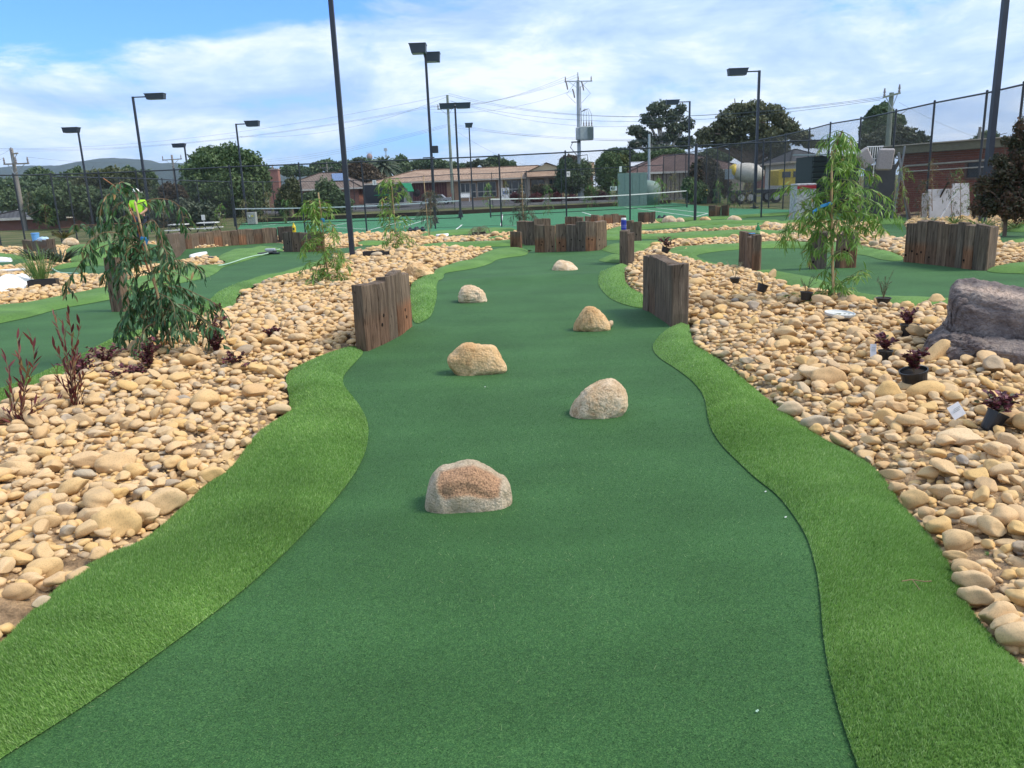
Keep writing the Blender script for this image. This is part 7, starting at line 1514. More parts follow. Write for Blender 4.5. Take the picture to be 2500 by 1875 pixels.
def sapling2(base, top, wpx, mat, label, n=22, L=.10, Wd=.013, twig=M_TWIG, prof=(.25, .75, 1.0, .8, .45, .15), lo=.18, stake=None, per=2, sp=.035, droop=.12, tape=None, Yo=None, rise=.55, group=None, extra_trunk=None):
    g = bz(*base) if Yo is None else P(base[0], base[1], Yo); Y = g[1]
    root = empty('staked_sapling' if stake else 'young_sapling', g, label, 'sapling', group); pxl = [base, ((base[0] + top[0]) / 2 + rnd.uniform(-3, 3), (base[1] + top[1]) / 2), top]; tr_ = pxcurve(pxl, Y); mb = MB(); mb.tube(tr_, .014, 6, .003); part(mb, 'trunk', twig, root, True)
    if stake: mb = MB(); mb.tube(pxcurve([stake[0], stake[1]], Y - .03, 0), .012, 6); part(mb, 'stake', M_STAKE, root)
    if tape: mb = MB(); mb.lathe([(.02, -.02), (.035, 0), (.02, .02)], P(*tape, Y - .03), 8); mb.box(P(*tape, Y - .05) + (.02, 0, -.02), (.04, .006, .05)); part(mb, 'tie_tape', M_TAPE, root)
    LV = []; mb = MB(); s = Y / FPX; n = int(n * 1.5)
    for i in range(n):
        f = lo + (1 - lo) * (i + rnd.random()) / n; k = f * (len(tr_) - 1); a = tr_[int(k)] + (tr_[min(len(tr_) - 1, int(k) + 1)] - tr_[int(k)]) * (k - int(k)); w = wpx / 2 * s * np.interp((f - lo) / (1 - lo), np.linspace(0, 1, len(prof)), prof) * rnd.uniform(.6, 1.15)
        an = rnd.uniform(0, 2 * PI); d = np.array([math.cos(an), math.sin(an), 0]); c = chaikin(np.array([a, a + d * w * .5 + (0, 0, w * rise * .8), a + d * w * .85 + (0, 0, w * rise * .6), a + d * w * 1.05 + (0, 0, -w * droop * .5)]), 1, False)
        mb.tube(c, .004, 4, .0015); branchlets(c, sp * 2.2, w * .25, w * .6, sp, LV, mb, droop * 1.5 + .15, .8, .6)
    leaves_along(tr_[int(len(tr_) * .6):], sp, L, Wd, .9, droop * .5, .1, 2, LV)
    part(mb, 'branches', twig, root); emit_leaves(root, LV, L, Wd, mat); return root
sapling2((806, 704), (770, 500), 108, LF_B, 'feathery staked sapling in front of the closest tall light pole', 46, .13, .019, stake=((806, 704), (777, 470)), tape=(787, 535), sp=.03, per=3, lo=.05, prof=(.5, 1.0, 1.0, .8, .7, .55))
sapling2((971, 618), (950, 440), 84, LF_B, 'green staked sapling behind the black tray, before the tennis court', 40, .16, .026, stake=((971, 618), (956, 452)), sp=.045, per=3, lo=.12, prof=(.7, 1.0, .8, .9, .7, .3))
sapling2((955, 602), (950, 520), 40, LF_G, 'second thicker grey stem just left of the green staked sapling', 8, .12, .02, sp=.06, lo=.5)
sapling2((1048, 586), (1052, 470), 62, LF_G, 'dark wispy staked sapling left of the white pad', 34, .20, .016, stake=((1048, 588), (1034, 430)), lo=.35, sp=.05, per=3, prof=(.4, 1.0, .9, .7, .4))
sapling2((1277, 540), (1272, 450), 58, LF_G, 'dark olive bushy sapling behind the stepped sleepers, centre', 40, .22, .02, stake=((1279, 545), (1273, 424)), lo=.05, sp=.05, per=3, prof=(.9, 1.0, .7, .35, .15, .1), Yo=31)
# saplings beyond
sap = [(312, 575, 34, 520, LF_M, 40, 'light green wispy sapling behind the person'), (112, 558, 44, 500, LF_M, 38, 'light sapling between the leftmost fence posts'), (598, 548, 34, 488, LF_O, 50, 'thin olive sapling beside the grey electrical cabinet'), (653, 545, 44, 470, LF_O, 50, 'bare-looking brownish sapling in front of the chimney house'),
       (700, 545, 40, 486, LF_M, 52, 'green sapling right of the brownish one by the left net'), (540, 552, 34, 500, LF_B, 46, 'bright green sapling above the left sleeper wall'), (1190, 505, 30, 446, LF_B, 62, 'pale green sapling before the building windows'), (1232, 503, 22, 440, LF_O, 62, 'thin olive sapling left of the notice board'),
       (1445, 508, 38, 452, LF_M, 58, 'soft green sapling right of the transformer pole'), (1500, 505, 26, 436, LF_M, 58, 'narrow sapling beside the wide number plate'), (1608, 500, 40, 434, LF_B, 56, 'yellowish sapling at the right net post, left one'), (1645, 495, 34, 428, LF_O, 57, 'sparse brown-green sapling at the right net post'),
       (1693, 490, 30, 432, LF_M, 48, 'green sapling just left of the thick corner post'), (1752, 516, 34, 440, LF_M, 47, 'green sapling in front of the dark bush'), (1792, 510, 36, 446, LF_M, 47, 'green sapling before the mixer drum'), (1830, 516, 34, 446, LF_O, 46, 'olive sapling before the truck wheel'), (1338, 525, 30, 450, LF_M, 45, 'thin sapling between the nearest fence posts in the centre'),
       (2100, 512, 90, 385, LF_M, 27.5, 'leafy bamboo-like bush behind the bright sapling'), (2205, 520, 60, 410, LF_B, 25, 'bright feathery bush right of the upturned seats'), (2276, 515, 44, 392, LF_O, 25.2, 'yellowish open sapling before the brick window'), (2345, 535, 60, 412, LF_M, 24.3, 'green sapling in front of the leaning pale boards'),
       (2250, 530, 40, 440, LF_G, 24.8, 'dull green sapling at the foot of the slanted frame'), (2325, 538, 30, 420, LF_G, 26, 'grey-stemmed thin sapling left of the pale board'), (70, 520, 30, 470, LF_G, 44, 'dark thin sapling by the left power pole'), (400, 560, 50, 500, LF_G, 40, 'grey-green bushy sapling behind the drooping sapling')]
for i, (x, yb, w, yt, m_, Y, lb) in enumerate(sap):
    k = Y / 30; sapling2((x, yb), (x + rnd.uniform(-3, 3), yt), w, m_, lb, 20, .17 * k, .022 * k, sp=.09 * k, per=2, lo=.12, Yo=Y, prof=(.6, 1, .9, .8, .5, .25), group='young saplings behind the course')
# low ferny tufts along the top of the right sleeper wall and the far left
def tuft(px, py, hpx, wpx, mat, label, n=26, Ll=None, cat='plant', name='grassy_plant', z=None, Yo=None, width=.012, spread=.5, group=None):
    g = bz(px, py) if Yo is None else P(px, py, Yo); Y = g[1]; s = Y / FPX; h, w = hpx * s, wpx * s / 2; root = empty(name, g, label, cat, group); LV = []
    for _ in range(n):
        a = rnd.uniform(0, 2 * PI); r = rnd.uniform(.0, .35) * w; p = g + (math.cos(a) * r, math.sin(a) * r, 0); d = np.array([math.cos(a) * spread, math.sin(a) * spread, rnd.uniform(.6, 1.4)]); LV.append((p, frame_from(d, rnd.uniform(-1, 1)), rnd.uniform(.55, 1.05)))
    emit_leaves(root, LV, h * 1.05, width, mat, bend=.3); return root, g
for px, py, h, w, m_, lb in [(2395, 560, 46, 80, LF_M, 'wispy fern-like tuft behind the right end of the tall sleeper wall'), (2440, 570, 60, 70, LF_O, 'pale grassy tuft spilling over the right sleeper wall end'), (2330, 546, 26, 50, LF_M, 'low green tuft behind the middle of the tall sleeper wall'), (2480, 560, 34, 60, LF_M, 'low green tuft under the dark shrub at the right edge'), (2270, 545, 24, 40, LF_S, 'small pale tuft behind the tall sleeper wall, left part')]:
    tuft(px, py, h, w, m_, lb, 60, Yo=21.5, width=.02, spread=.8)
sapling2((1170, 582), (1172, 558), 56, LF_S, 'grey twiggy plant in a black planter before the curved sleeper wall', 30, .07, .012, sp=.04, lo=.1, rise=.7, prof=(.6, 1, 1, .8, .5, .3))

# ---- dark red upright plants at the left edge
def redplant(base, stems, label, n1):
    g = bz(*base); Y = g[1]; root = empty('red_leaved_plant', g, label, 'plant'); LV = []; mb = MB()
    for st in stems:
        c = pxcurve([base] + st, Y, rnd.uniform(-.15, .15)); mb.tube(c, .0045, 5, .0015); leaves_along(c, .028, .09, .017, .55, -.35, .12, 1, LV)
    part(mb, 'stem', M_TWIG, root); emit_leaves(root, LV, .088, .0175, LF_R, LF_RO, 300, .1)
O = (0, 550, .3617)
redplant((50, 1072), [rt_(s, *O) for s in ([(90, 1180), (60, 1000), (40, 900)], [(140, 1200), (145, 1000), (120, 800), (115, 760)], [(150, 1180), (190, 1050), (240, 920), (210, 760)], [(60, 1250), (10, 1250)], [(180, 1280), (240, 1200), (320, 1190)], [(100, 1300), (60, 1200), (70, 1050)], [(160, 1300), (240, 1250), (290, 1240)], [(150, 1200), (170, 1040), (190, 960)], [(90, 1330), (20, 1340)])],
         'dark red upright plant at the very left edge of the stone bed', 300)
redplant((190, 1020), [rt_(s, *O) for s in ([(500, 1150), (470, 950), (440, 820), (430, 680)], [(510, 1100), (480, 900), (490, 780), (465, 610), (460, 590)], [(520, 1100), (560, 1010), (600, 1000)], [(480, 1150), (420, 900), (360, 820)], [(490, 1180), (400, 1050), (370, 960)], [(500, 1000), (520, 880), (550, 870)], [(480, 1000), (520, 800), (540, 650)], [(470, 1000), (400, 720), (360, 600)], [(440, 1250), (380, 1180)], [(560, 1200), (540, 1100), (560, 1020)])],
         'taller dark red upright plant second from the left edge', 300)
# ---- low purple plants
def purple(px, py, wpx, hpx, label, n=7, singles=60, green=0.0, root=None, g=None, cat='plant', Ls=.036):
    g = bz(px, py) if g is None else g; Y = g[1]; s = Y / FPX; own = root is None
    root = root or empty('purple_leaved_plant', g, label, cat, None); LV = []; mb = MB()
    for i in range(n):
        a = rnd.uniform(0, 2 * PI); rr = wpx / 2 * s * rnd.uniform(.4, 1); hh = hpx * s * rnd.uniform(.4, 1); e = g + (math.cos(a) * rr, math.sin(a) * rr * .8, hh); mid_ = g + (math.cos(a) * rr * .35, math.sin(a) * rr * .3, hh * .75); c = chaikin(np.array([g, mid_, e]), 1, False); mb.tube(c, .003, 4, .0012); leaves_along(c, .014, Ls, .02, 1.0, .1, .2, 2, LV)
    part(mb, 'stem', M_TWIG, root); emit_leaves(root, LV, Ls, Ls * .72, LF_P, LF_PO, singles, .1); return root
for i, (px, py, w, h, n, lb) in enumerate([(368, 925, 66, 70, 14, 'largest dark purple plant at the foot of the drooping sapling'), (345, 938, 90, 28, 8, 'low green and purple plant in front of the drooping sapling'), (532, 885, 80, 78, 12, 'purple plant on the bed right of the drooping sapling'), (585, 925, 72, 44, 9, 'purple-black plant nearest the grass edge on the left bed'),
                                            (660, 845, 54, 26, 8, 'small purple plant alone in the upper left bed'), (545, 800, 44, 40, 7, 'purple twiggy plant beside the left fringe, below the drooping leaves'), (470, 850, 44, 24, 6, 'small purple plant right of the sapling trunk'), (262, 905, 100, 40, 9, 'sprawling purple plant left of the drooping sapling'), (205, 940, 90, 50, 10, 'purple plant behind the taller red plant'), (290, 950, 50, 22, 6, 'small purple plant between the red plant and the sapling')]):
    purple(px, py, w * 1.15, h * 1.2, lb, int(n * 1.25), 60)
for px, py, h, w, lb in [(675, 755, 30, 60, 'silvery green low plant in the middle of the left bed'), (700, 760, 26, 50, 'second silvery plant just right of the first in the left bed'), (800, 715, 34, 40, 'silvery plant at the foot of the feathery staked sapling'), (885, 730, 26, 60, 'silvery plant behind the left timber wall'), (790, 735, 24, 30, 'small silvery tuft left of the timber wall')]:
    tuft(px, py, h, w, LF_S, lb, 46, width=.006, spread=.9, name='silver_plant')
for px, py, lb in [(2070, 1232, 'small green weed between stones on the right bed'), (2455, 1100, 'grassy green weed beside the last pot'), (2415, 1375, 'green weed tuft near the bottom right stones'), (2195, 1190, 'tiny weed at the right fringe edge')]:
    tuft(px, py, 16, 34, LF_M, lb, 26, width=.004, spread=1.2, name='weed')

# ---- pots
M_POT = plain('black_plastic_pot', (.014, .015, .017), .4, .5); M_POTSOIL = plain('potting_mix', (.03, .022, .016), .95); M_TAG = plain('white_plant_tag', (.72, .72, .72), .5)
def pot(px, py, wpx, hpx, label, tilt=(0, 0), tagp=None, plant='purple', pw=60, ph=50, rim=True, n=8, dz=0.0):
    g = bz(px, py); Y = g[1]; s = math.hypot(Y, 1.6) / FPX; r, h = wpx * s / 2, hpx * s; root = empty('potted_plant', g + (0, 0, dz), label, 'potted plant'); ax = Vector((math.sin(tilt[0]), math.sin(tilt[1]), 1)).normalized(); m = MB()
    m.lathe([(r * .55, 0), (r * .72, .002), (r * .76, .01), (r * .94, h * .9), (r * 1.02, h * .9), (r * 1.03, h), (r * .94, h), (r * .9, h * .88)], g + (0, 0, dz), 22, ax); part(m, 'pot', M_POT, root, False)
    m = MB(); m.lathe([(0.001, h * .86), (r * .92, h * .86), (r * .9, h * .89), (.001, h * .9)], g + (0, 0, dz), 16, ax); part(m, 'potting_soil', M_POTSOIL, root)
    topc = g + np.array(ax) * h * .9 + (0, 0, dz)
    if plant == 'purple': purple(px, py, pw, ph, None, n, 40, root=root, g=topc, Ls=.044)
    elif plant == 'wisp':
        LV = []; mb = MB()
        for i in range(n): a = rnd.uniform(0, 6.28); e = topc + (math.cos(a) * pw * s * .5, math.sin(a) * pw * s * .4, ph * s * rnd.uniform(.5, 1)); c = chaikin(np.array([topc, (topc + e) / 2 + (0, 0, ph * s * .15), e]), 1, False); mb.tube(c, .0025, 4, .001); leaves_along(c, .012, .03, .004, .8, -.2, .2, 2, LV)
        part(mb, 'stem', M_TWIG, root); emit_leaves(root, LV, .035, .0045, LF_S if n < 6 else LF_G, bend=.1)
    if tagp:
        a = P(tagp[0], tagp[1], Y - .02); m = MB(); w_, h_, tl = tagp[2] * s, tagp[3] * s, tagp[4]; m.box(a, (w_, .002, h_), tilt=(-.25, tl, 0), rz=0); tp = part(m, 'plant_tag', M_TAG, root)
        m = MB()
        for k in range(3): m.box(a + (0, -.003 - .02 * 0, h_ * (.25 - .13 * k)), (w_ * .6, .0015, h_ * .03), tilt=(-.25, tl, 0))
        subpart(m, 'print', plain('tag_print_grey', (.35, .38, .36)), tp, root)
pot(2234, 985, 64, 60, 'black pot tipped towards the camera with red and green leaves, lower right of the rock', (-.22, -.05), None, 'purple', 84, 62, n=12)
pot(2216, 845, 42, 34, 'upright black pot with a dark purple plant and brown tag, left of the big rock', (0, 0), None, 'purple', 60, 44, n=8)
pot(2158, 905, 34, 28, 'half-buried black pot with a white tag standing up on its left', (0, 0), (2132, 856, 15, 32, .05), 'purple', 66, 50, n=10)
pot(2407, 1082, 50, 52, 'black pot beside a tilted white label, nearest the right edge', (.5, 0), (2335, 1003, 30, 34, -.55), 'purple', 110, 56, n=16)
pot(1793, 714, 25, 13, 'tiny black pot with a wispy plant behind the right timber wall', (0, 0), None, 'wisp', 40, 44, n=5, dz=.06)
pot(1856, 738, 27, 20, 'small tipped black pot with dry twigs', (.35, 0), None, 'wisp', 50, 34, n=5, dz=.06)
pot(1965, 760, 30, 20, 'small upright black pot left of the bright sapling stake', (.1, 0), None, 'wisp', 40, 40, n=6, dz=.06)
pot(2154, 767, 36, 13, 'low black pot with an airy branching plant right of the bright sapling', (0, 0), None, 'wisp', 40, 68, n=7, dz=.06)
pot(1622, 640, 22, 14, 'black pot with a purple plant just behind the right timber wall', (.4, 0), None, 'purple', 50, 26, n=10, dz=.12)
sapling2((1612, 632), (1600, 612), 40, LF_P, 'purple leafy cluster with pale flowers above the right timber wall', 12, .05, .03, sp=.03, lo=.1)
def planter(px, py, wpx, hpx, dpx, label, name='black_planter', rz=0.0):
    g = bz(px, py); s = math.hypot(g[1], 1.6) / FPX; w, h = wpx * s, hpx * s; root = empty(name, g, label, 'planter'); m = MB(); d = w * .55; t = .012
    for sx in (-1, 1): m.box(g + (sx * w / 2 * math.cos(rz), sx * w / 2 * math.sin(rz), h / 2), (t, d, h), rz)
    for sy in (-1, 1): m.box(g + (-sy * d / 2 * math.sin(rz), sy * d / 2 * math.cos(rz), h / 2), (w, t, h), rz)
    part(m, 'sides', M_POT, root); m = MB(); m.box(g + (0, 0, h * .35), (w - t, d - t, .02), rz); part(m, 'potting_soil', M_POTSOIL, root); return root
planter(1170, 582, 32, 11, 10, 'black planter box of the grey twiggy plant in the far centre bed'); planter(920, 634, 62, 13, 10, 'long black plastic tray lying on the stones before the green staked sapling', 'black_tray', .12)
planter(110, 712, 60, 20, 10, 'black fabric planter under the tall grassy plant at the left', 'black_planter', .3)
tuft(103, 700, 92, 100, LF_M, 'tall grassy green plant standing in the black fabric planter at the left', 170, width=.014, spread=.35)
tuft(95, 640, 50, 70, LF_G, 'dark bushy plant before the far left sleeper wall', 120, width=.04, spread=.9, name='leafy_plant'); tuft(150, 632, 55, 60, LF_G, 'dark leafy plant right of the far left sleeper wall', 120, width=.04, spread=.9, name='leafy_plant')
planter(158, 583 + 14, 40, 10, 10, 'shallow black seedling tray on top of the reddish boulder', 'seedling_tray'); bpy.data.objects['seedling_tray'].location.z += .33
tuft(155, 582, 30, 40, LF_O, 'yellow-green seedlings growing in the black tray at the left', 80, Yo=26.5, width=.06, spread=.9, name='seedlings')

# ================================================================== loose things
def padz(pts, label, name='white_pad', th=.012, mat=None, cat='marker'):
    w = chaikin(np.array([G(*p)[:2] for p in pts]), 2); c = w.mean(0); z = float(H(*c)) + .018 + .02; n = len(w)
    V = [(x, y, z) for x, y in w] + [(c[0] + (x - c[0]) * .93, c[1] + (y - c[1]) * .93, z + th) for x, y in w]; F = [list(range(n, 2 * n))] + [(i, (i + 1) % n, n + (i + 1) % n, n + i) for i in range(n)]
    return tag(mesh_np(name, V, F, mat or M_WHITE), label, cat)
padz([(1060, 576), (1072, 570), (1090, 570), (1098, 576), (1090, 580), (1066, 580)], 'white oval pad lying on the far turf left of the stub post', th=.05)
padz([(458, 631), (480, 623), (506, 619), (508, 622), (490, 629), (470, 632)], 'white flat pad on the left lane before the long sleeper wall', th=.05)
padz([(-20, 628), (10, 627), (28, 634), (35, 640), (10, 641), (-20, 641)], 'white flat pad at the very left edge beyond the stones', th=.05)
def dish():
    g = bz(2048, 797); m = MB(); r = .155; m.lathe([(r * .8, 0), (r, .02), (r * 1.02, .045), (r * .96, .045), (r * .9, .03), (.01, .028)], g + (0, 0, .03), 26, (.06, -.05, 1)); o = m.build('white_dish', plain('dusty_white_plastic', (.55, .56, .53), .6, .3, 0, .12, 14), loc=g); tag(o, 'round white plastic lid holding a few leaves on the right stones', 'lid')
    m = MB()
    for _ in range(10): a = rnd.uniform(0, 6.28); q = rnd.uniform(0, .1); m.box(g + (math.cos(a) * q, math.sin(a) * q, .062), (.02, .012, .003), rnd.uniform(0, 3))
    o2 = mesh_np('leaf_litter', np.array(m.V) - g, m.F, M_TWIGG, o)
dish()
# white fabric sheet at the left
def sheetcloth():
    poly = [(-40, 722), (0, 727), (40, 720), (72, 716), (90, 700), (83, 690), (66, 682), (45, 684), (25, 694), (0, 704), (-40, 708)]
    w = gpoly(poly, 1); zf = lambda x, y, d: H(x, y) + .10 + .16 * np.clip(d / .25, 0, 1) * (0.8 + .5 * np.sin(x * 9) * np.sin(y * 7)) ; o = sheet('white_ground_fabric', w, .07, zf, M_WHITE); tag(o, 'crumpled white ground fabric on the stones at the left edge', 'fabric')
sheetcloth()
def tubething(name, pts, r, mat, label, cat, off=.03, n=8, lift=None):
    w = np.array([G(*p) + (0, 0, off) for p in pts]); w = chaikin(w, 2, False); m = MB(); m.tube(w, r, n); return tag(m.build(name, mat, smooth=True), label, cat)
M_HOSE = plain('pale_green_hose', (.38, .55, .42), .5)
o = tubething('white_pipe', [(-40, 683), (0, 678), (64, 674)], .035, M_WHITE, 'white plastic pipe lying across the stones at the left edge', 'pipe', .16)
tubething('garden_hose', [(470, 652), (488, 654), (515, 655), (542, 654), (570, 646), (597, 636), (625, 629), (651, 625), (668, 618), (684, 613)], .016, M_HOSE, 'pale green garden hose curving over the left lane to the sprinkler', 'hose', .06)
tubething('garden_hose', [(128, 660), (140, 668), (152, 672), (175, 672), (200, 674), (222, 676)], .016, M_HOSE, 'shorter pale hose on the far left lane behind the grassy plant', 'hose', .05)
tubething('black_pipe_offcut', [(503, 641), (528, 643)], .03, M_BLK, 'short black pipe offcut on the small stone patch at the left', 'pipe', .14)
def sprinkler():
    g = G(660, 622); root = empty('lawn_sprinkler', g, 'small dark lawn sprinkler at the end of the pale hose', 'sprinkler'); m = MB(); s = g[1] / FPX
    m.tube([g + (-.25, -.35, .06), g + (.15, .1, .08)], .035, 8); m.tube([g + (-.28, .1, .04), g + (.28, -.05, .04)], .03, 8); part(m, 'base', M_BLK, root); m = MB(); m.box(g + (.0, .05, .14), (.3, .12, .08), bev=.02); part(m, 'head', M_PC, root)
sprinkler()
def can():
    a = bpy.data.objects; g0 = G(1524, 648); z0 = topz(1523, 562, g0[:2]); c = np.array([G(1524, 646)[0], G(1524, 646)[1] + .06, z0 - .0]); D = math.hypot(c[1], 1.6); r = 13 * D / FPX / 2; h = topz(1523, 532, c[:2]) - z0
    root = empty('blue_spray_can', c, 'blue spray can with white cap standing on the narrow sleeper post', 'can'); m = MB(); m.lathe([(r * .95, 0), (r, .01), (r, h * .8), (r * .9, h * .84)], c, 16); bd = part(m, 'body', plain('can_blue', (.012, .03, .30), .35, .5), root)
    m = MB()
    for k in (.2, .3, .38): m.lathe([(r * 1.01, h * k), (r * 1.01, h * k + h * .018)], c, 16)
    subpart(m, 'print', plain('can_print', (.35, .38, .6)), bd, root); m = MB(); m.lathe([(r * .92, h * .84), (r * .92, h * .97), (r * .8, h)], c, 16); part(m, 'cap', M_WHITE, root)
can()
def bottle():
    p = G(1850, 664); z0 = topz(1850, 576, p[:2]); c = np.array([p[0], p[1] + .08, z0]); D = p[1]; r = 11.5 * D / FPX / 2; h = topz(1850, 544, c[:2]) - z0; mt = plain('green_bottle_glass', (.02, .28, .05), .12, .6)
    b_ = mt.node_tree.nodes['Principled BSDF']; b_.inputs['Transmission Weight'].default_value = .35
    root = empty('green_bottle', c, 'green drink bottle standing on the right cluster of sleepers', 'bottle'); m = MB(); m.lathe([(r * .9, 0), (r, .008), (r, h * .5), (r * .85, h * .62), (r * .4, h * .8), (r * .33, h * .95)], c, 16); part(m, 'body', mt, root, True)
    m = MB(); m.lathe([(r * 1.01, h * .18), (r * 1.015, h * .19), (r * 1.015, h * .42), (r * 1.01, h * .43)], c, 16); part(m, 'paper_label', plain('bottle_label', (.35, .5, .2)), root); m = MB(); m.lathe([(r * .4, h * .93), (r * .4, h)], c, 10); part(m, 'cap', plain('cap_green', (.02, .2, .05)), root)
    q = G(1838, 662); m = MB(); z = topz(1838, 571, q[:2]); m.box((q[0] - .02, q[1] + .05, z + .006), (.11, .06, .012), .3, bev=.003); tag(m.build('blue_strap', M_TAPE, loc=(q[0], q[1], z)), 'small blue strip lying beside the green bottle', 'strap')
bottle()
def bucket():
    p = G(92, 627); zt = topz(92, 588, p[:2]); D = p[1]; r = 18 * D / FPX / 2; h = topz(92, 570, p[:2]) - zt + .02; c = (p[0], p[1] + .08, zt - .01); root = empty('blue_bucket', c, 'light blue bucket on top of the far left sleeper wall', 'bucket'); m = MB(); m.lathe([(r * .85, 0), (r, h), (r * 1.06, h), (r * 1.06, h * .93), (r * .9, h * .9)], c, 18); part(m, 'body', plain('bucket_blue', (.14, .36, .68), .5), root); m = MB(); m.lathe([(r * .4, h), (r * .97, h), (r * .95, h + .015)], c, 18); part(m, 'lid', plain('bucket_blue', (.14, .36, .68)), root)
    V, F = ICO[2]; p = G(110, 627); zt = topz(110, 588, p[:2]); V = V * np.array([.17, .09, .075]) * (1 + wob(V, rs, .25, 4))[:, None]; tag(mesh_np('plastic_bag', V, F, plain('pale_blue_bag', (.42, .58, .75), .4), None, True, (p[0], p[1] + .08, zt + .05)), 'crumpled white and blue bag beside the blue bucket', 'bag')
bucket()
def yellow():
    p = G(722, 616); z = topz(722, 567, p[:2]); c = np.array([p[0], p[1] + .08, z]); D = p[1]; s = D / FPX; root = empty('yellow_bottle', c, 'yellow squeeze bottle standing on the short left sleeper wall', 'bottle'); m = MB(); r = 4.5 * s; h = 22 * s; m.lathe([(r * .9, 0), (r, .01), (r, h * .6), (r * .5, h * .8), (r * .2, h)], c, 12); part(m, 'body', plain('bottle_yellow', (.62, .45, .02), .4), root)
    m = MB(); m.box(c + (0, -r, h * .35), (r, .01, h * .2)); part(m, 'mark', M_BLK, root)
yellow()
# black shoes and gear by the far boulders
for px, py, lb in ((1617, 536, 'dark pair of shoes beside the far rock row'), (1025, 565, 'dark work boots at the foot of the near fence, left'), (1008, 566, 'dark toolbag by the near fence left of the boots')):
    g = G(px, py); m = MB(); root = empty('work_shoes', g, lb, 'shoes')
    for s in (-1, 1): m = MB(); m.box(g + (s * .12, 0, .07), (.16, .3, .12), .6 * s, bev=.03); m.box(g + (s * .12 + .0, .1, .15), (.12, .12, .1), .6 * s, bev=.03); part(m, 'shoe', M_BLK, root)
# twig on the right fringe
def twig():
    pts = [(2196, 1480), (2220, 1476), (2250, 1481), (2268, 1480)]; w = []
    for p in pts: g = G(*p); w.append(g + (0, 0, .105))
    m = MB(); m.tube(w, .002, 5); g = G(2222, 1478) + (0, 0, .107); m.tube([g, G(2240, 1503) + (0, 0, .105)], .0015, 4); tag(m.build('twig', M_TWIG), 'thin dry twig lying on the right grass fringe', 'twig')
twig()
# specks of litter on the turf
for i, (px, py, lb) in enumerate([(1868, 1209, 'tiny white paper fleck near the right fringe, upper one'), (1917, 1272, 'tiny white paper fleck near the right fringe, lower one'), (1847, 1750, 'short pale thread on the bottom right of the lane'), (1184, 950, 'white speck left of centre on the lane below the orange boulder')]):
    g = G(px, py); m = MB(); m.box(g + (0, 0, .02), (.008, .006, .002), rnd.uniform(0, 3)); m.box(g + (.004, .002, .021), (.006, .005, .002), 1.0); tag(m.build('paper_fleck', M_HOSE if i == 2 else M_WHITE, loc=g), lb, 'litter')

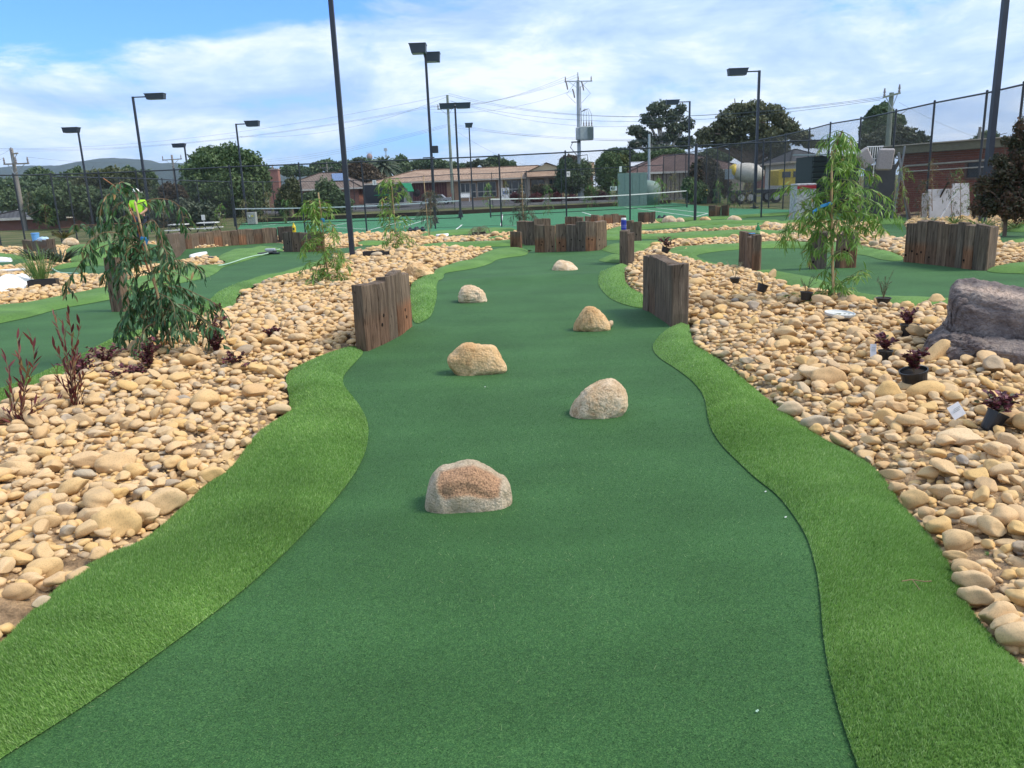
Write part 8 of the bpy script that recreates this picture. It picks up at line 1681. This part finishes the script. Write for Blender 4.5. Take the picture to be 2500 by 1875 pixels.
# ================================================================== the worker behind the drooping sapling
def person():
    Y = 25.3; c = P(333, 470, Y); x = c[0]; gz = float(H(x, Y)) ; top = P(328, 462, Y)[2]; Ht = top - gz
    root = empty('person', (x, Y, gz), 'person in a white cap and fluorescent yellow-green shirt, partly hidden by the drooping sapling', 'person')
    k = Ht / 1.8
    def skin(name, V, E, R, mat, sub=1):
        me = bpy.data.meshes.new(name); me.from_pydata([tuple(np.array(v) * k) for v in V], E, []); o = bpy.data.objects.new(name, me); link(o, root); me.materials.append(mat)
        m = o.modifiers.new('Skin', 'SKIN'); m.use_smooth_shade = True
        for i, r in enumerate(R):
            sv = me.skin_vertices[0].data[i]; rr = r if isinstance(r, tuple) else (r, r); sv.radius = (rr[0] * k, rr[1] * k); sv.use_root = (i == 0)
        s = o.modifiers.new('Subdivision', 'SUBSURF'); s.levels = sub; s.render_levels = 2; return o
    SK = plain('skin', (.42, .24, .16), .6); HV = plain('fluorescent_shirt', (.42, .85, .04), .7); TR = plain('navy_trousers', (.03, .04, .07), .8)
    V = [(0, 0, .95), (0, 0, 1.15), (0, 0, 1.38), (0, -.01, 1.50), (0, -.03, 1.60), (0, -.035, 1.70), (-.19, 0, 1.40), (-.27, -.06, 1.14), (-.16, -.26, 1.02), (-.10, -.32, 1.0), (.19, 0, 1.40), (.27, -.06, 1.14), (.16, -.26, 1.02), (.10, -.32, 1.0), (-.1, 0, .88), (-.11, -.02, .5), (-.11, .01, .09), (-.11, -.14, .05), (.1, 0, .88), (.11, -.02, .5), (.11, .01, .09), (.11, -.14, .05)]
    E = [(0, 1), (1, 2), (2, 3), (3, 4), (4, 5), (2, 6), (6, 7), (7, 8), (8, 9), (2, 10), (10, 11), (11, 12), (12, 13), (0, 14), (14, 15), (15, 16), (16, 17), (0, 18), (18, 19), (19, 20), (20, 21)]
    R = [(.15, .11), (.14, .10), (.16, .10), .055, (.078, .095), (.075, .09), .06, .045, .036, .03, .06, .045, .036, .03, .085, .06, .045, .04, .085, .06, .045, .04]
    skin('body', V, E, R, SK)
    skin('shirt', [(0, 0, .93), (0, 0, 1.15), (0, 0, 1.39), (0, 0, 1.46), (-.20, 0, 1.40), (-.265, -.04, 1.2), (.20, 0, 1.40), (.265, -.04, 1.2)], [(0, 1), (1, 2), (2, 3), (2, 4), (4, 5), (2, 6), (6, 7)], [(.185, .14), (.175, .13), (.19, .125), .07, .085, .075, .085, .075], HV)
    skin('trousers', [(0, 0, .96), (-.1, 0, .86), (-.11, -.02, .5), (-.11, .01, .12), (.1, 0, .86), (.11, -.02, .5), (.11, .01, .12)], [(0, 1), (1, 2), (2, 3), (0, 4), (4, 5), (5, 6)], [(.17, .13), .105, .08, .07, .105, .08, .07], TR)
    m = MB(); cc = np.array([x, Y - .035 * k, gz + 1.73 * k]); m.lathe([(.105 * k, -.02 * k), (.108 * k, .0), (.10 * k, .05 * k), (.06 * k, .085 * k), (.01, .095 * k)], cc, 16); hat = part(m, 'cap', M_WHITE, root, True); m = MB(); m.box(cc + (.13 * k, -.03 * k, -.03 * k), (.16 * k, .14 * k, .012), bev=.005); subpart(m, 'brim', M_WHITE, hat, root)
    m = MB()
    for s in (-1, 1): m.lathe([(.004, -.004), (.012 * k, 0), (.004, .004)], (x + s * .03 * k, Y - .125 * k, gz + 1.66 * k), 6, (0, 1, 0))
    m.box((x, Y - .135 * k, gz + 1.63 * k), (.025 * k, .03 * k, .04 * k)); part(m, 'face_features', plain('eyes', (.05, .03, .03)), root)
person()
